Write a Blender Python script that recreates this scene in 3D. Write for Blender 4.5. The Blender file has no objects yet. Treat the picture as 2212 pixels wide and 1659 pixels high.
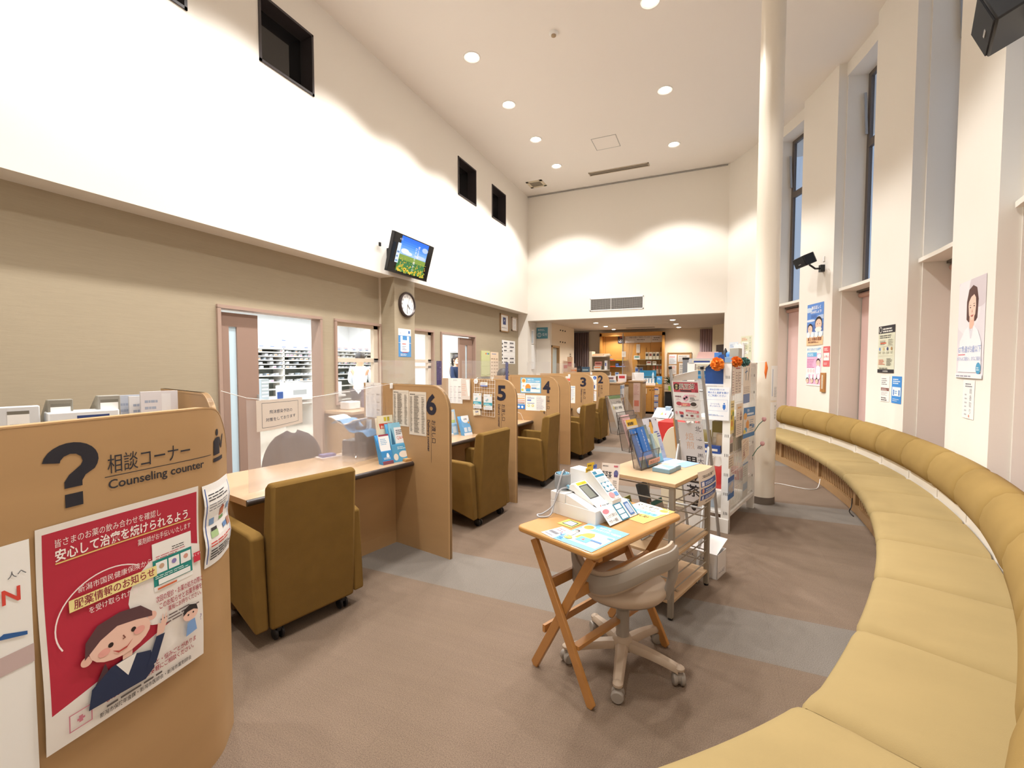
import bpy, bmesh, random
from math import *
from mathutils import Vector, Matrix
D = bpy.data
S = bpy.context.scene
COL = S.collection
V = Vector
random.seed(7)

# ------------------------------------------------------------------ camera, world, exposure
cam = D.objects.new('camera', D.cameras.new('camera'))
COL.objects.link(cam)
S.camera = cam
cam.location = (0, 0, 1.47)
cam.rotation_euler = (radians(90 - 2.4625), 0, radians(23.948))
cam.data.sensor_width = 36.0
cam.data.sensor_fit = 'HORIZONTAL'
cam.data.lens = 36.0 * 965.0 / 2212.0
cam.data.clip_start = 0.05
S.view_settings.view_transform = 'Standard'
S.view_settings.look = 'None'
S.view_settings.exposure = 0.0
S.view_settings.gamma = 1.0
S.view_settings.use_curve_mapping = False
W = D.worlds.new('dusk')
S.world = W
W.use_nodes = True
W.node_tree.nodes['Background'].inputs[0].default_value = (0.37, 0.47, 0.64, 1)
W.node_tree.nodes['Background'].inputs[1].default_value = 1.0

HALL_W = 228.0          # each hall downlight
BACK_W = 62.0
WARM = (1.0, 0.985, 0.962)
def lamp(name, kind, loc, energy, color=WARM, size=0.1, rot=(0, 0, 0), angle=110, blend=.25, sy=None):
    L = D.lights.new(name, kind)
    L.energy = energy
    L.color = color
    if kind == 'SPOT':
        L.spot_size = radians(angle); L.spot_blend = blend; L.shadow_soft_size = size
    elif kind == 'AREA':
        L.size = size
        if sy: L.shape = 'RECTANGLE'; L.size_y = sy
    else:
        L.shadow_soft_size = size
    o = D.objects.new(name, L)
    o.location = loc; o.rotation_euler = rot
    COL.objects.link(o)
    return o
HL = [(-3.0, 9.03), (-3.0, 7.83), (-3.0, 6.63), (-3.0, 5.43), (-3.0, 4.23), (-3.0, 3.03), (-3.0, 1.83), (-3.0, .63),
      (-.7, 9.05), (-.7, 7.24), (-.7, 5.44), (-.7, 3.64), (-.7, 1.84), (-.7, .04)]
for x, y in HL:
    lamp('downlight_beam', 'SPOT', (x, y, 5.50), HALL_W, size=.09, angle=112, blend=.3)
BL = [(x, y) for x in (-2.73, -.86) for y in (11.5, 12.67, 13.8)]
for x, y in BL:
    lamp('back_downlight_beam', 'SPOT', (x, y, 2.5), BACK_W, size=.07, angle=140, blend=.6)
lamp('pharmacy_light', 'AREA', (-7.0, 4.3, 2.72), 300, (.93, .97, 1), 3.6, sy=7)
lamp('pharmacy_light', 'AREA', (-9.3, 8.0, 2.72), 110, (.95, .98, 1), 1.2, sy=5)  # extra unseen area lamp, added to whiten the back wall above the shelving
lamp('pharmacy_light', 'AREA', (-5.6, 8.6, 2.72), 90, (.93, .97, 1), 1.6, sy=2)

# ------------------------------------------------------------------ materials
def lin1(c):
    c /= 255.0
    return c / 12.92 if c <= .04045 else ((c + .055) / 1.055) ** 2.4
def hx(s):
    if not isinstance(s, str): return s
    s = NAMED.get(s, s)
    return tuple(lin1(int(s[i:i + 2], 16)) for i in (0, 2, 4)) + (1.0,)
NAMED = dict(k='1c1c28', w='f4f2ee', b='2f7fc6', r='cf2f3f', g='3d8f55', y='f2d23c', n='2a2f55')
MATS = {}
def mat(name, col='808080', rough=.6, metal=0, noise=None, bump=None, emit=None, spec=.5, coat=0):
    """noise = (scale xyz, strength, detail): value variation; bump = (scale xyz, strength)"""
    if name in MATS: return MATS[name]
    m = D.materials.new(name); m.use_nodes = True
    nt = m.node_tree; N = nt.nodes; Lk = nt.links
    b = N['Principled BSDF']
    c = hx(col)
    b.inputs['Base Color'].default_value = c
    b.inputs['Roughness'].default_value = rough
    b.inputs['Metallic'].default_value = metal
    b.inputs['Specular IOR Level'].default_value = spec
    if coat: b.inputs['Coat Weight'].default_value = coat
    def coords(sc):
        t = N.new('ShaderNodeTexCoord'); mp = N.new('ShaderNodeMapping')
        mp.inputs['Scale'].default_value = sc
        Lk.new(t.outputs['Object'], mp.inputs['Vector'])
        return mp.outputs['Vector']
    if noise:
        nz = N.new('ShaderNodeTexNoise'); nz.inputs['Scale'].default_value = 1
        nz.inputs['Detail'].default_value = noise[2] if len(noise) > 2 else 4
        Lk.new(coords(noise[0]), nz.inputs['Vector'])
        mx = N.new('ShaderNodeMix'); mx.data_type = 'RGBA'
        a = noise[1]
        mx.inputs[6].default_value = tuple(x * (1 - a) for x in c[:3]) + (1,)
        mx.inputs[7].default_value = tuple(min(1, x * (1 + a)) for x in c[:3]) + (1,)
        Lk.new(nz.outputs['Fac'], mx.inputs[0]); Lk.new(mx.outputs[2], b.inputs['Base Color'])
    if bump:
        nz = N.new('ShaderNodeTexNoise'); nz.inputs['Scale'].default_value = 1; nz.inputs['Detail'].default_value = 3
        Lk.new(coords(bump[0]), nz.inputs['Vector'])
        bp = N.new('ShaderNodeBump'); bp.inputs['Strength'].default_value = bump[1]; bp.inputs['Distance'].default_value = .002
        Lk.new(nz.outputs['Fac'], bp.inputs['Height']); Lk.new(bp.outputs['Normal'], b.inputs['Normal'])
    if emit:
        b.inputs['Emission Color'].default_value = hx(emit[0]); b.inputs['Emission Strength'].default_value = emit[1]
    MATS[name] = m
    return m
def inkmat(name, rough=.55, emit=0, coat=0):
    """printed or packaged surfaces: colour comes from the mesh's own 'ink' attribute"""
    m = mat(name, 'ffffff', rough, coat=coat)
    nt = m.node_tree
    a = nt.nodes.new('ShaderNodeAttribute'); a.attribute_name = 'ink'
    b = nt.nodes['Principled BSDF']
    nt.links.new(a.outputs['Color'], b.inputs['Base Color'])
    if emit:
        nt.links.new(a.outputs['Color'], b.inputs['Emission Color']); b.inputs['Emission Strength'].default_value = emit
    return m
def seethru(name, col, alpha, rough=.15, gloss=.06):
    """clear or milky sheet: transparent, tinted, some diffuse veil and a little reflection"""
    m = D.materials.new(name); m.use_nodes = True
    nt = m.node_tree; N = nt.nodes; Lk = nt.links
    N.remove(N['Principled BSDF'])
    out = N['Material Output']
    tr = N.new('ShaderNodeBsdfTransparent'); df = N.new('ShaderNodeBsdfDiffuse'); tl = N.new('ShaderNodeBsdfTranslucent')
    df.inputs[0].default_value = hx(col); tl.inputs[0].default_value = hx(col)
    a = N.new('ShaderNodeMixShader'); a.inputs[0].default_value = .5
    Lk.new(df.outputs[0], a.inputs[1]); Lk.new(tl.outputs[0], a.inputs[2])
    c = N.new('ShaderNodeMixShader'); c.inputs[0].default_value = alpha
    Lk.new(tr.outputs[0], c.inputs[1]); Lk.new(a.outputs[0], c.inputs[2])
    g = N.new('ShaderNodeBsdfGlossy'); g.inputs['Roughness'].default_value = rough
    d = N.new('ShaderNodeMixShader'); d.inputs[0].default_value = gloss
    Lk.new(c.outputs[0], d.inputs[1]); Lk.new(g.outputs[0], d.inputs[2])
    Lk.new(d.outputs[0], out.inputs['Surface'])
    MATS[name] = m
    return m
M_PRINT = inkmat('printed_paper', .55)
M_PACK = inkmat('packaging', .4)
M_CLOTH = inkmat('dyed_cloth', .85)
M_WALL = mat('cream_wall', 'eee8de', .85, bump=((60, 60, 60), .15))
M_CEIL = mat('ceiling_paint', 'f2ece5', .9)
M_BEIGE = mat('beige_wallpaper', 'a69880', .85, noise=((6, 6, 260), .10, 2), bump=((20, 20, 400), .25))
M_WOOD = mat('maple_board', 'b38f64', .42, noise=((2.2, 2.2, 9), .10, 6), spec=.4)
M_WOODT = mat('maple_top', 'c5a582', .3, noise=((3, 12, 12), .08, 6), spec=.5)
M_EDGE = mat('maple_edge', 'c49e70', .4, noise=((30, 30, 2), .06))
M_NOSE = mat('dark_edging', '3a302c', .35)
M_OLIVE = mat('olive_fabric', '785c2e', .95, noise=((9, 9, 9), .16, 6), bump=((500, 500, 500), .3), spec=.15)
M_SEAT = mat('seat_fabric', 'a08b60', .95, noise=((3, 6, 3), .10, 6), bump=((500, 500, 500), .25), spec=.15)
M_BACK = mat('cushion_fabric', '957a47', .92, noise=((4, 4, 7), .16, 6), bump=((500, 500, 500), .25), spec=.2)
M_DOOR = mat('taupe_door', '9c8172', .5)
M_FRAME = mat('taupe_frame', 'a98f80', .5)
M_CREAMF = mat('cream_frame', 'd8cbb8', .5)
M_DARK = mat('black_plastic', '17171a', .4)
M_DARKF = mat('bronze_frame', '3a3436', .45)
M_WHITE = mat('white_plastic', 'f0eeea', .4)
M_METAL = mat('grey_metal', 'aaa8a5', .4, metal=.35)
M_STEEL = mat('painted_steel', '9c9385', .45, metal=.2)
M_RACK = mat('white_steel', 'efece6', .4)
M_LETTER = mat('navy_lettering', '1e1f33', .5)
M_SASH = mat('window_sash', '6f6660', .45, metal=.2)
M_PINK = mat('pink_blind', 'e3c3bd', .9)
M_GLASS = seethru('window_glass', 'ffffff', 0.0, .03, .08)
M_DGLASS = mat('dark_glass', '1b1a1b', .04, spec=.6)
M_CLEAR = seethru('clear_acrylic', 'ffffff', .08, .05, .06)
M_SMOKE = seethru('smoke_acrylic', '9a8f88', .17, .1, .05)
M_VEIL = seethru('clear_vinyl', 'e4dcdc', .40, .25, .05)
M_LAMP = mat('lamp_lens', 'ffffff', .4, emit=('fff4e2', 30))
M_CLOUDY = mat('milky_plastic', 'e4e4e2', .4)
M_STOOL = mat('stool_plastic', '9a9187', .5)
M_STOOLV = mat('stool_vinyl', 'b39f8a', .5)
M_PINE = mat('pine', 'b27c42', .35, noise=((4, 4, 14), .14, 6), coat=.2)
M_PINET = mat('pine_top', 'bd8c50', .3, noise=((5, 16, 5), .13, 6), coat=.3)

# ------------------------------------------------------------------ mesh builder
class MB:
    def __init__(s):
        s.v = []; s.f = []; s.c = []; s.mi = []; s.M = Matrix(); s.col = None; s.k = 0
    def add(s, vs, fs, col=None):
        n = len(s.v)
        s.v += [s.M @ V(p) for p in vs]
        for f in fs:
            s.f.append([i + n for i in f]); s.c.append(col or s.col); s.mi.append(s.k)
        return s
    def box(s, x0, y0, z0, x1, y1, z1, col=None):
        p = [(x, y, z) for z in (z0, z1) for x, y in ((x0, y0), (x1, y0), (x1, y1), (x0, y1))]
        return s.add(p, [(3, 2, 1, 0), (4, 5, 6, 7), (0, 1, 5, 4), (1, 2, 6, 5), (2, 3, 7, 6), (3, 0, 4, 7)], col)
    def cbox(s, cx, cy, z0, lx, ly, lz, rz=0, col=None):
        o = s.M; s.M = o @ Matrix.Translation((cx, cy, z0)) @ Matrix.Rotation(rz, 4, 'Z')
        s.box(-lx / 2, -ly / 2, 0, lx / 2, ly / 2, lz, col); s.M = o
        return s
    def prism(s, pts, a, b, ax='z', col=None):
        """2-D outline pulled from a to b along an axis; outline is (x,y), (x,z) for y, (y,z) for x"""
        mk = {'z': lambda p, t: (p[0], p[1], t), 'y': lambda p, t: (p[0], t, p[1]), 'x': lambda p, t: (t, p[0], p[1])}[ax]
        n = len(pts)
        vs = [mk(p, a) for p in pts] + [mk(p, b) for p in pts]
        fs = [list(range(n))[::-1], list(range(n, 2 * n))] + [(i, (i + 1) % n, n + (i + 1) % n, n + i) for i in range(n)]
        return s.add(vs, fs, col)
    def tube(s, pts, r, n=8, closed=False, col=None, cap=True):
        pts = [V(p) for p in pts]; m = len(pts)
        rr = r if isinstance(r, (list, tuple)) else [r] * m
        vs = []; up = None
        for i, p in enumerate(pts):
            if closed: t = pts[(i + 1) % m] - pts[i - 1]
            else: t = pts[min(i + 1, m - 1)] - pts[max(i - 1, 0)]
            t.normalize()
            if up is None: up = V((0, 0, 1)) if abs(t.z) < .9 else V((1, 0, 0))
            a = t.cross(up)
            if a.length < 1e-6: a = t.orthogonal()
            a.normalize(); b = a.cross(t).normalized(); up = b
            vs += [p + (a * cos(2 * pi * k / n) + b * sin(2 * pi * k / n)) * rr[i] for k in range(n)]
        fs = []
        for i in range(m if closed else m - 1):
            j = (i + 1) % m
            fs += [(i * n + k, j * n + k, j * n + (k + 1) % n, i * n + (k + 1) % n) for k in range(n)]
        if cap and not closed: fs += [list(range(n)), list(range((m - 1) * n, m * n))[::-1]]
        return s.add(vs, fs, col)
    def bar(s, a, b, w, h, up=(0, 0, 1), col=None):
        """square-section bar from a to b, w across, h along up"""
        a = V(a); b = V(b); t = (b - a).normalized(); u = V(up); x = t.cross(u).normalized(); u = x.cross(t).normalized()
        c = [(-w / 2, -h / 2), (w / 2, -h / 2), (w / 2, h / 2), (-w / 2, h / 2)]
        vs = [q + x * i + u * j for q in (a, b) for i, j in c]
        return s.add(vs, [(0, 1, 2, 3), (7, 6, 5, 4), (0, 4, 5, 1), (1, 5, 6, 2), (2, 6, 7, 3), (3, 7, 4, 0)], col)
    def lathe(s, prof, n=24, c=(0, 0), col=None, cap=True):
        vs = [(c[0] + r * cos(2 * pi * k / n), c[1] + r * sin(2 * pi * k / n), z) for r, z in prof for k in range(n)]
        fs = [(i * n + k, i * n + (k + 1) % n, (i + 1) * n + (k + 1) % n, (i + 1) * n + k) for i in range(len(prof) - 1) for k in range(n)]
        if cap: fs += [list(range(n))[::-1], list(range((len(prof) - 1) * n, len(prof) * n))]
        return s.add(vs, fs, col)
    def ball(s, c, r, n=12, col=None):
        rx, ry, rz = r if isinstance(r, (list, tuple)) else (r, r, r)
        m = n // 2
        vs = [(c[0] + rx * sin(pi * i / m) * cos(2 * pi * k / n), c[1] + ry * sin(pi * i / m) * sin(2 * pi * k / n), c[2] - rz * cos(pi * i / m)) for i in range(m + 1) for k in range(n)]
        fs = [(i * n + k, i * n + (k + 1) % n, (i + 1) * n + (k + 1) % n, (i + 1) * n + k) for i in range(m) for k in range(n)]
        return s.add(vs, fs, col)
    def grid(s, nu, nv, fn, col=None, closed=False):
        vs = [fn(i / nu, j / nv) for j in range(nv + 1) for i in range(nu + (0 if closed else 1))]
        w = nu if closed else nu + 1
        fs = [(j * w + i, j * w + (i + 1) % w, (j + 1) * w + (i + 1) % w, (j + 1) * w + i) for j in range(nv) for i in range(nu)]
        return s.add(vs, fs, col)
    def out(s, name, m, parent=None, smooth=None, bevel=0, seg=2, solid=0):
        me = D.meshes.new(name)
        me.from_pydata([tuple(p) for p in s.v], [], s.f)
        for x in (m if isinstance(m, (list, tuple)) else [m]): me.materials.append(x)
        if any(s.mi): me.polygons.foreach_set('material_index', s.mi)
        if any(c is not None for c in s.c):
            at = me.color_attributes.new('ink', 'FLOAT_COLOR', 'CORNER')
            buf = []
            cache = {}
            for f, c in zip(s.f, s.c):
                if c not in cache: cache[c] = hx(c or 'ffffff')
                buf += list(cache[c]) * len(f)
            at.data.foreach_set('color', buf)
        bm = bmesh.new(); bm.from_mesh(me)
        bmesh.ops.recalc_face_normals(bm, faces=bm.faces) if s.M is not None and getattr(s, 'recalc', True) else None
        bm.to_mesh(me); bm.free()
        if smooth:
            me.polygons.foreach_set('use_smooth', [True] * len(me.polygons))
            me.set_sharp_from_angle(angle=radians(smooth))
        me.update()
        o = D.objects.new(name, me); COL.objects.link(o)
        if parent: o.parent = parent
        if solid:
            md = o.modifiers.new('thickness', 'SOLIDIFY'); md.thickness = solid; md.offset = 0
        if bevel:
            md = o.modifiers.new('bevel', 'BEVEL'); md.width = bevel; md.segments = seg; md.limit_method = 'ANGLE'; md.angle_limit = radians(40)
            if not smooth:
                me.polygons.foreach_set('use_smooth', [True] * len(me.polygons)); me.set_sharp_from_angle(angle=radians(30))
                md.harden_normals = False
        return o
def tag(o, label, cat, group=None, kind=None):
    if label: o['label'] = label
    if cat: o['category'] = cat
    if group: o['group'] = group
    if kind: o['kind'] = kind
    return o
def struct(o):
    o['kind'] = 'structure'
    return o
def thing(name, label, cat, loc=(0, 0, 0), rz=0, group=None):
    o = D.objects.new(name, None); o.empty_display_size = .1; COL.objects.link(o)
    o.location = loc; o.rotation_euler = (0, 0, rz)
    return tag(o, label, cat, group)
def basis(o, loc, rd, ud):
    rd = V(rd).normalized(); ud = V(ud); nd = rd.cross(ud).normalized(); ud = nd.cross(rd).normalized()
    m = Matrix((rd, ud, nd)).transposed().to_4x4(); m.translation = V(loc)
    o.matrix_basis = m
    return o
def dup(root, loc=None, rz=None, label=None, group=None):
    r = root.copy(); COL.objects.link(r)
    if loc is not None: r.location = loc
    if rz is not None: r.rotation_euler = (0, 0, rz)
    if label: r['label'] = label
    if group: r['group'] = group
    for ch in list(root.children):
        c = ch.copy(); COL.objects.link(c); c.parent = r; c.matrix_parent_inverse = ch.matrix_parent_inverse
        for g in list(ch.children):
            d = g.copy(); COL.objects.link(d); d.parent = c; d.matrix_parent_inverse = g.matrix_parent_inverse
    return r

# ------------------------------------------------------------------ printed sheets and lettering
GL = {}
_fc = D.curves.new('glyphs', 'FONT'); _fc.resolution_u = 3
_fo = D.objects.new('glyphs', _fc)
def glyphs(t, bold=0):
    """(verts2d, faces, x0, x1, y0, y1) of a line of text at size 1"""
    k = (t, bold)
    if k not in GL:
        _fc.body = t; _fc.size = 1; _fc.offset = bold
        me = D.meshes.new_from_object(_fo)
        vs = [(p.co.x, p.co.y) for p in me.vertices]; fs = [list(p.vertices) for p in me.polygons]
        D.meshes.remove(me)
        xs = [p[0] for p in vs] or [0, 1]; ys = [p[1] for p in vs] or [0, 1]
        GL[k] = (vs, fs, min(xs), max(xs), min(ys), max(ys))
    return GL[k]
def put_text(mb, t, x, y, size, z, col=None, al='l', bold=0, maxw=None, fn=None):
    vs, fs, x0, x1, y0, y1 = glyphs(t, bold)
    sx = size
    if maxw and (x1 - x0) * sx > maxw: sx = maxw / (x1 - x0)
    off = x - x0 * sx if al == 'l' else (x - x1 * sx if al == 'r' else x - (x0 + x1) / 2 * sx)
    P = [(off + p[0] * sx, y + p[1] * size, z) for p in vs]
    if fn: P = [fn(p) for p in P]
    mb.add(P, fs, col)
def sheet(name, label, cat, w, h, items, loc, rd, ud=(0, 0, 1), group=None, bend=None, base='w', th=.0008, m=None, parent=None, sub=(10, 8), mid=False, rot=0):
    """A printed sheet w x h metres, lower-left corner (or middle) at loc. Item coordinates are fractions of w and h; text size a fraction of h."""
    mb = MB(); mb.recalc = False
    B = lambda p: p
    lev = [0]
    def Z():
        lev[0] += 1
        return th + lev[0] * .00022
    def rect(x0, y0, x1, y1, z, col):
        mb.add([(x * w, y * h, z) for x, y in ((x0, y0), (x1, y0), (x1, y1), (x0, y1))], [(0, 1, 2, 3)], col)
    if base: mb.box(0, 0, 0, w, h, th, base)
    for it in items:
        k = it[0]; z = Z()
        if k == 'r': rect(it[1], it[2], it[3], it[4], z, it[5])
        elif k == 'b':
            x0, y0, x1, y1, c = it[1:6]; t = it[6] if len(it) > 6 else .006
            ty = t * w / h
            for q in ((x0, y0, x1, y0 + ty), (x0, y1 - ty, x1, y1), (x0, y0, x0 + t, y1), (x1 - t, y0, x1, y1)): rect(*q, z, c)
        elif k == 'e':
            cx, cy, rx, ry, c = it[1:6]
            ry = ry or rx * w / h
            n = 20
            mb.add([B(((cx + rx * cos(2 * pi * i / n)) * w, (cy + ry * sin(2 * pi * i / n)) * h, z)) for i in range(n)], [list(range(n))], c)
        elif k == 'p':
            mb.add([(x * w, y * h, z) for x, y in it[2]], [list(range(len(it[2])))], it[1])
        elif k == 't':
            _, t, x, y, sz, c = it[:6]
            al = it[6] if len(it) > 6 else 'c'; bold = it[7] if len(it) > 7 else 0; mw = it[8] * w if len(it) > 8 and it[8] else None
            put_text(mb, t, x * w, y * h, sz * h, z, c, al, bold, mw, B)
        elif k == 'v':
            _, t, x, y, sz, c = it[:6]; bold = it[6] if len(it) > 6 else 0
            for i, ch in enumerate(t):
                if ch == ' ': continue
                put_text(mb, ch, x * w, (y - (i + .85) * sz * 1.08) * h, sz * h, z, c, 'c', bold, None, B)
        elif k == 'n':
            x0, y0, x1, y1, n, c = it[1:7]; fill = it[7] if len(it) > 7 else .5
            rg = random.Random(n + int(x0 * 100) + int(y0 * 977))
            st = (y1 - y0) / n
            for i in range(n):
                y = y1 - (i + 1) * st; x = x0; end = x0 + (x1 - x0) * rg.uniform(.6, 1)
                while x < end:
                    e = min(end, x + (x1 - x0) * rg.uniform(.08, .3))
                    mb.add([B((q[0] * w, q[1] * h, z)) for q in ((x, y), (e, y), (e, y + st * fill), (x, y + st * fill))], [(0, 1, 2, 3)], c)
                    x = e + (x1 - x0) * .03
    o = mb.out(name, m or M_PRINT, parent)
    if base and any(it[0] in 'ep' for it in items):      # trim what runs over the sheet's edge
        bm = bmesh.new(); bm.from_mesh(o.data)
        for co, no in ((V((0, 0, 0)), V((-1, 0, 0))), (V((w, 0, 0)), V((1, 0, 0))), (V((0, 0, 0)), V((0, -1, 0))), (V((0, h, 0)), V((0, 1, 0)))):
            bmesh.ops.bisect_plane(bm, geom=bm.verts[:] + bm.edges[:] + bm.faces[:], dist=1e-6, plane_co=co + no * 1e-5, plane_no=no, clear_outer=True)
        bm.to_mesh(o.data); bm.free(); o.data.update()
    if bend:                      # cut the flat print finely, then curve it
        bm = bmesh.new(); bm.from_mesh(o.data)
        for ax, n, L_ in ((V((1, 0, 0)), sub[0], w), (V((0, 1, 0)), sub[1], h)):
            for i in range(1, n): bmesh.ops.bisect_plane(bm, geom=bm.verts[:] + bm.edges[:] + bm.faces[:], plane_co=ax * (L_ * i / n), plane_no=ax)
        bmesh.ops.triangulate(bm, faces=[f for f in bm.faces if len(f.verts) > 4])
        for q in bm.verts: q.co = bend(q.co)
        bm.to_mesh(o.data); bm.free(); o.data.update()
    rd = V(rd).normalized()
    if rot:
        nd = rd.cross(V(ud)).normalized(); R = Matrix.Rotation(rot, 3, nd); rd = R @ rd; ud = R @ V(ud)
    if mid: loc = V(loc) - rd * w / 2 - (rd.cross(V(ud)).normalized()).cross(rd).normalized() * h / 2
    basis(o, loc, rd, ud)
    if label: tag(o, label, cat, group)
    return o
# ------------------------------------------------------------------ the room
C0 = V((-7.12, 5.37, 0))            # centre of the curved window wall and of the bench
def pol(R, a, z=0.0):
    a = radians(a)
    return V((C0.x + R * cos(a), C0.y + R * sin(a), z))
H = 5.6
XU, XB, YB = -4.18, -4.44, 10.38    # upper left wall, beige wall, back wall
ZS, ZO = 2.735, 2.56                # underside of the upper wall, top of the back opening

# carpet: brown field, one row of grey tiles every five tiles
def carpet():
    m = D.materials.new('carpet_tiles'); m.use_nodes = True
    nt = m.node_tree; N = nt.nodes; L = nt.links; b = N['Principled BSDF']
    b.inputs['Roughness'].default_value = .95; b.inputs['Specular IOR Level'].default_value = .2
    tc = N.new('ShaderNodeTexCoord')
    def math(op, a, c=None, d=None):
        n = N.new('ShaderNodeMath'); n.operation = op
        for i, q in enumerate((a, c, d)):
            if q is None: continue
            if isinstance(q, (int, float)): n.inputs[i].default_value = q
            else: L.new(q, n.inputs[i])
        return n.outputs[0]
    def noise(scale, det=4):
        mp = N.new('ShaderNodeMapping'); mp.inputs['Scale'].default_value = scale; L.new(tc.outputs['Object'], mp.inputs['Vector'])
        n = N.new('ShaderNodeTexNoise'); n.inputs['Scale'].default_value = 1; n.inputs['Detail'].default_value = det
        L.new(mp.outputs['Vector'], n.inputs['Vector']); return n.outputs['Fac']
    sp = N.new('ShaderNodeSeparateXYZ'); L.new(tc.outputs['Object'], sp.inputs[0])
    yy = math('MODULO', math('ADD', sp.outputs['Y'], 100 - 2.47), 2.5)
    band = math('LESS_THAN', yy, .5)
    def mix(f, a, c):
        n = N.new('ShaderNodeMix'); n.data_type = 'RGBA'
        if isinstance(f, (int, float)): n.inputs[0].default_value = f
        else: L.new(f, n.inputs[0])
        for i, q in ((6, a), (7, c)):
            if isinstance(q, str): n.inputs[i].default_value = hx(q)
            else: L.new(q, n.inputs[i])
        return n.outputs[2]
    pile = noise((260, 260, 260), 3); blotch = noise((1.7, 1.7, 1), 5); streak = noise((1.2, 26, 1), 4)
    brown = mix(blotch, '72614f', '8b7767')
    brown = mix(math('MULTIPLY', streak, .35), brown, '64544a')
    grey = mix(blotch, '736b62', '877e75')
    base = mix(band, brown, grey)
    mu = N.new('ShaderNodeMix'); mu.data_type = 'RGBA'; mu.blend_type = 'MULTIPLY'; mu.inputs[0].default_value = 1
    L.new(base, mu.inputs[6])
    g = math('ADD', math('MULTIPLY', pile, 1.7), .15)
    cb = N.new('ShaderNodeCombineColor'); L.new(g, cb.inputs[0]); L.new(g, cb.inputs[1]); L.new(g, cb.inputs[2])
    L.new(cb.outputs[0], mu.inputs[7])
    # joints between the 50 cm tiles
    jy = math('LESS_THAN', math('MODULO', yy, .5), .004)
    jx = math('LESS_THAN', math('MODULO', math('ADD', sp.outputs['X'], 100.18), .5), .004)
    j = math('MULTIPLY', math('MAXIMUM', jx, jy), .10)
    L.new(mix(j, mu.outputs[2], '4a3c34'), b.inputs['Base Color'])
    bp = N.new('ShaderNodeBump'); bp.inputs['Strength'].default_value = .5; bp.inputs['Distance'].default_value = .004
    L.new(pile, bp.inputs['Height']); L.new(bp.outputs['Normal'], b.inputs['Normal'])
    return m
M_CARPET = carpet()
struct(MB().box(-4.56, -1.6, -.1, 2.4, 15, 0).out('floor', M_CARPET))
struct(MB().box(-10.6, -1.6, -.1, -4.56, 15, 0).out('floor', mat('vinyl_floor', 'd8d2c4', .4)))
struct(MB().box(-4.6, -1.6, H, 2.6, 10.6, H + .15).out('ceiling', M_CEIL))
struct(MB().box(-4.6, 10.6, ZO, 2.4, 15, ZO + .1).out('ceiling', mat('lobby_ceiling', 'd9cdbf', .9)))
struct(MB().box(-10.6, -1.6, 2.76, -4.56, 15, 2.86).out('ceiling', mat('white_ceiling', 'f2f2f2', .9)))

def holed(mb, ax, a, b, u0, u1, z0, z1, holes):
    """a wall slab between a and b along ax ('x' or 'y'), with rectangular holes (u0,u1,z0,z1)"""
    us = sorted({u0, u1, *[h[0] for h in holes], *[h[1] for h in holes]})
    us = [u for u in us if u0 <= u <= u1]
    for p, q in zip(us, us[1:]):
        cuts = sorted([(h[2], h[3]) for h in holes if h[0] <= p + 1e-6 and h[1] >= q - 1e-6])
        z = z0
        for c0, c1 in cuts + [(z1, z1)]:
            if c0 > z + 1e-6:
                if ax == 'x': mb.box(a, p, z, b, q, c0)
                else: mb.box(p, a, z, q, b, c0)
            z = max(z, c1)
    return mb
DOOR1 = (2.878, 4.114, 0, 2.035); WIN1 = (4.377, 5.215, .98, 2.035); WIN2 = (5.76, 6.578, .98, 2.035); DOOR2 = (6.857, 8.09, 0, 2.035)
struct(holed(MB(), 'x', XB, -4.56, -1.6, 10.98, 0, ZS, [DOOR1, WIN1, WIN2, DOOR2]).out('wall_left', M_BEIGE))
TR = [(y, y + .675, 4.515, 5.19) for y in (1.83, 3.18, 7.03, 8.385)]
struct(holed(MB(), 'x', XU, -4.56, -1.6, 10.98, ZS, H, TR).out('wall_left_upper', M_WALL))
struct(MB().box(XB, 5.235, 0, XU, 5.715, ZS).out('wall_left_pier', M_BEIGE))
struct(MB().box(XB, 5.21, 0, XB + .02, 5.235, ZS).out('trim_1', M_CREAMF))
struct(MB().box(XB, YB, 0, XU, YB + .6, ZS).out('wall_back_return', M_WALL))
struct(MB().box(XU, YB, ZO, 1.2, YB + .22, H).out('wall_back', M_WALL))
struct(MB().box(.25, YB, 0, 1.2, YB + .22, ZO).out('wall_back_side', M_WALL))
struct(MB().box(XU, YB - .025, H - .03, .26, YB, H - .012).out('trim_2', M_METAL))
struct(MB().box(.62, -1.6, 0, .75, .62, H).out('wall_right_return', M_WALL))
struct(MB().box(-4.6, -1.75, 0, 2.4, -1.6, H).out('wall_front', M_WALL))
# transoms: dark frame set in the wall, dark pane
for i, (y0, y1, z0, z1) in enumerate(TR):
    mb = MB()
    x0, x1 = XU + .012, -4.50
    for a in ((y0, z0, y1, z0 + .025), (y0, z1 - .025, y1, z1), (y0, z0, y0 + .025, z1), (y1 - .025, z0, y1, z1)):
        mb.box(x1, a[0], a[1], x0, a[2], a[3])
    w = struct(mb.out('window_%d' % (i + 1), M_DARKF))
    MB().box(-4.36, y0 + .025, z0 + .025, -4.35, y1 - .025, z1 - .025).out('pane', M_DGLASS, w)

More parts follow.
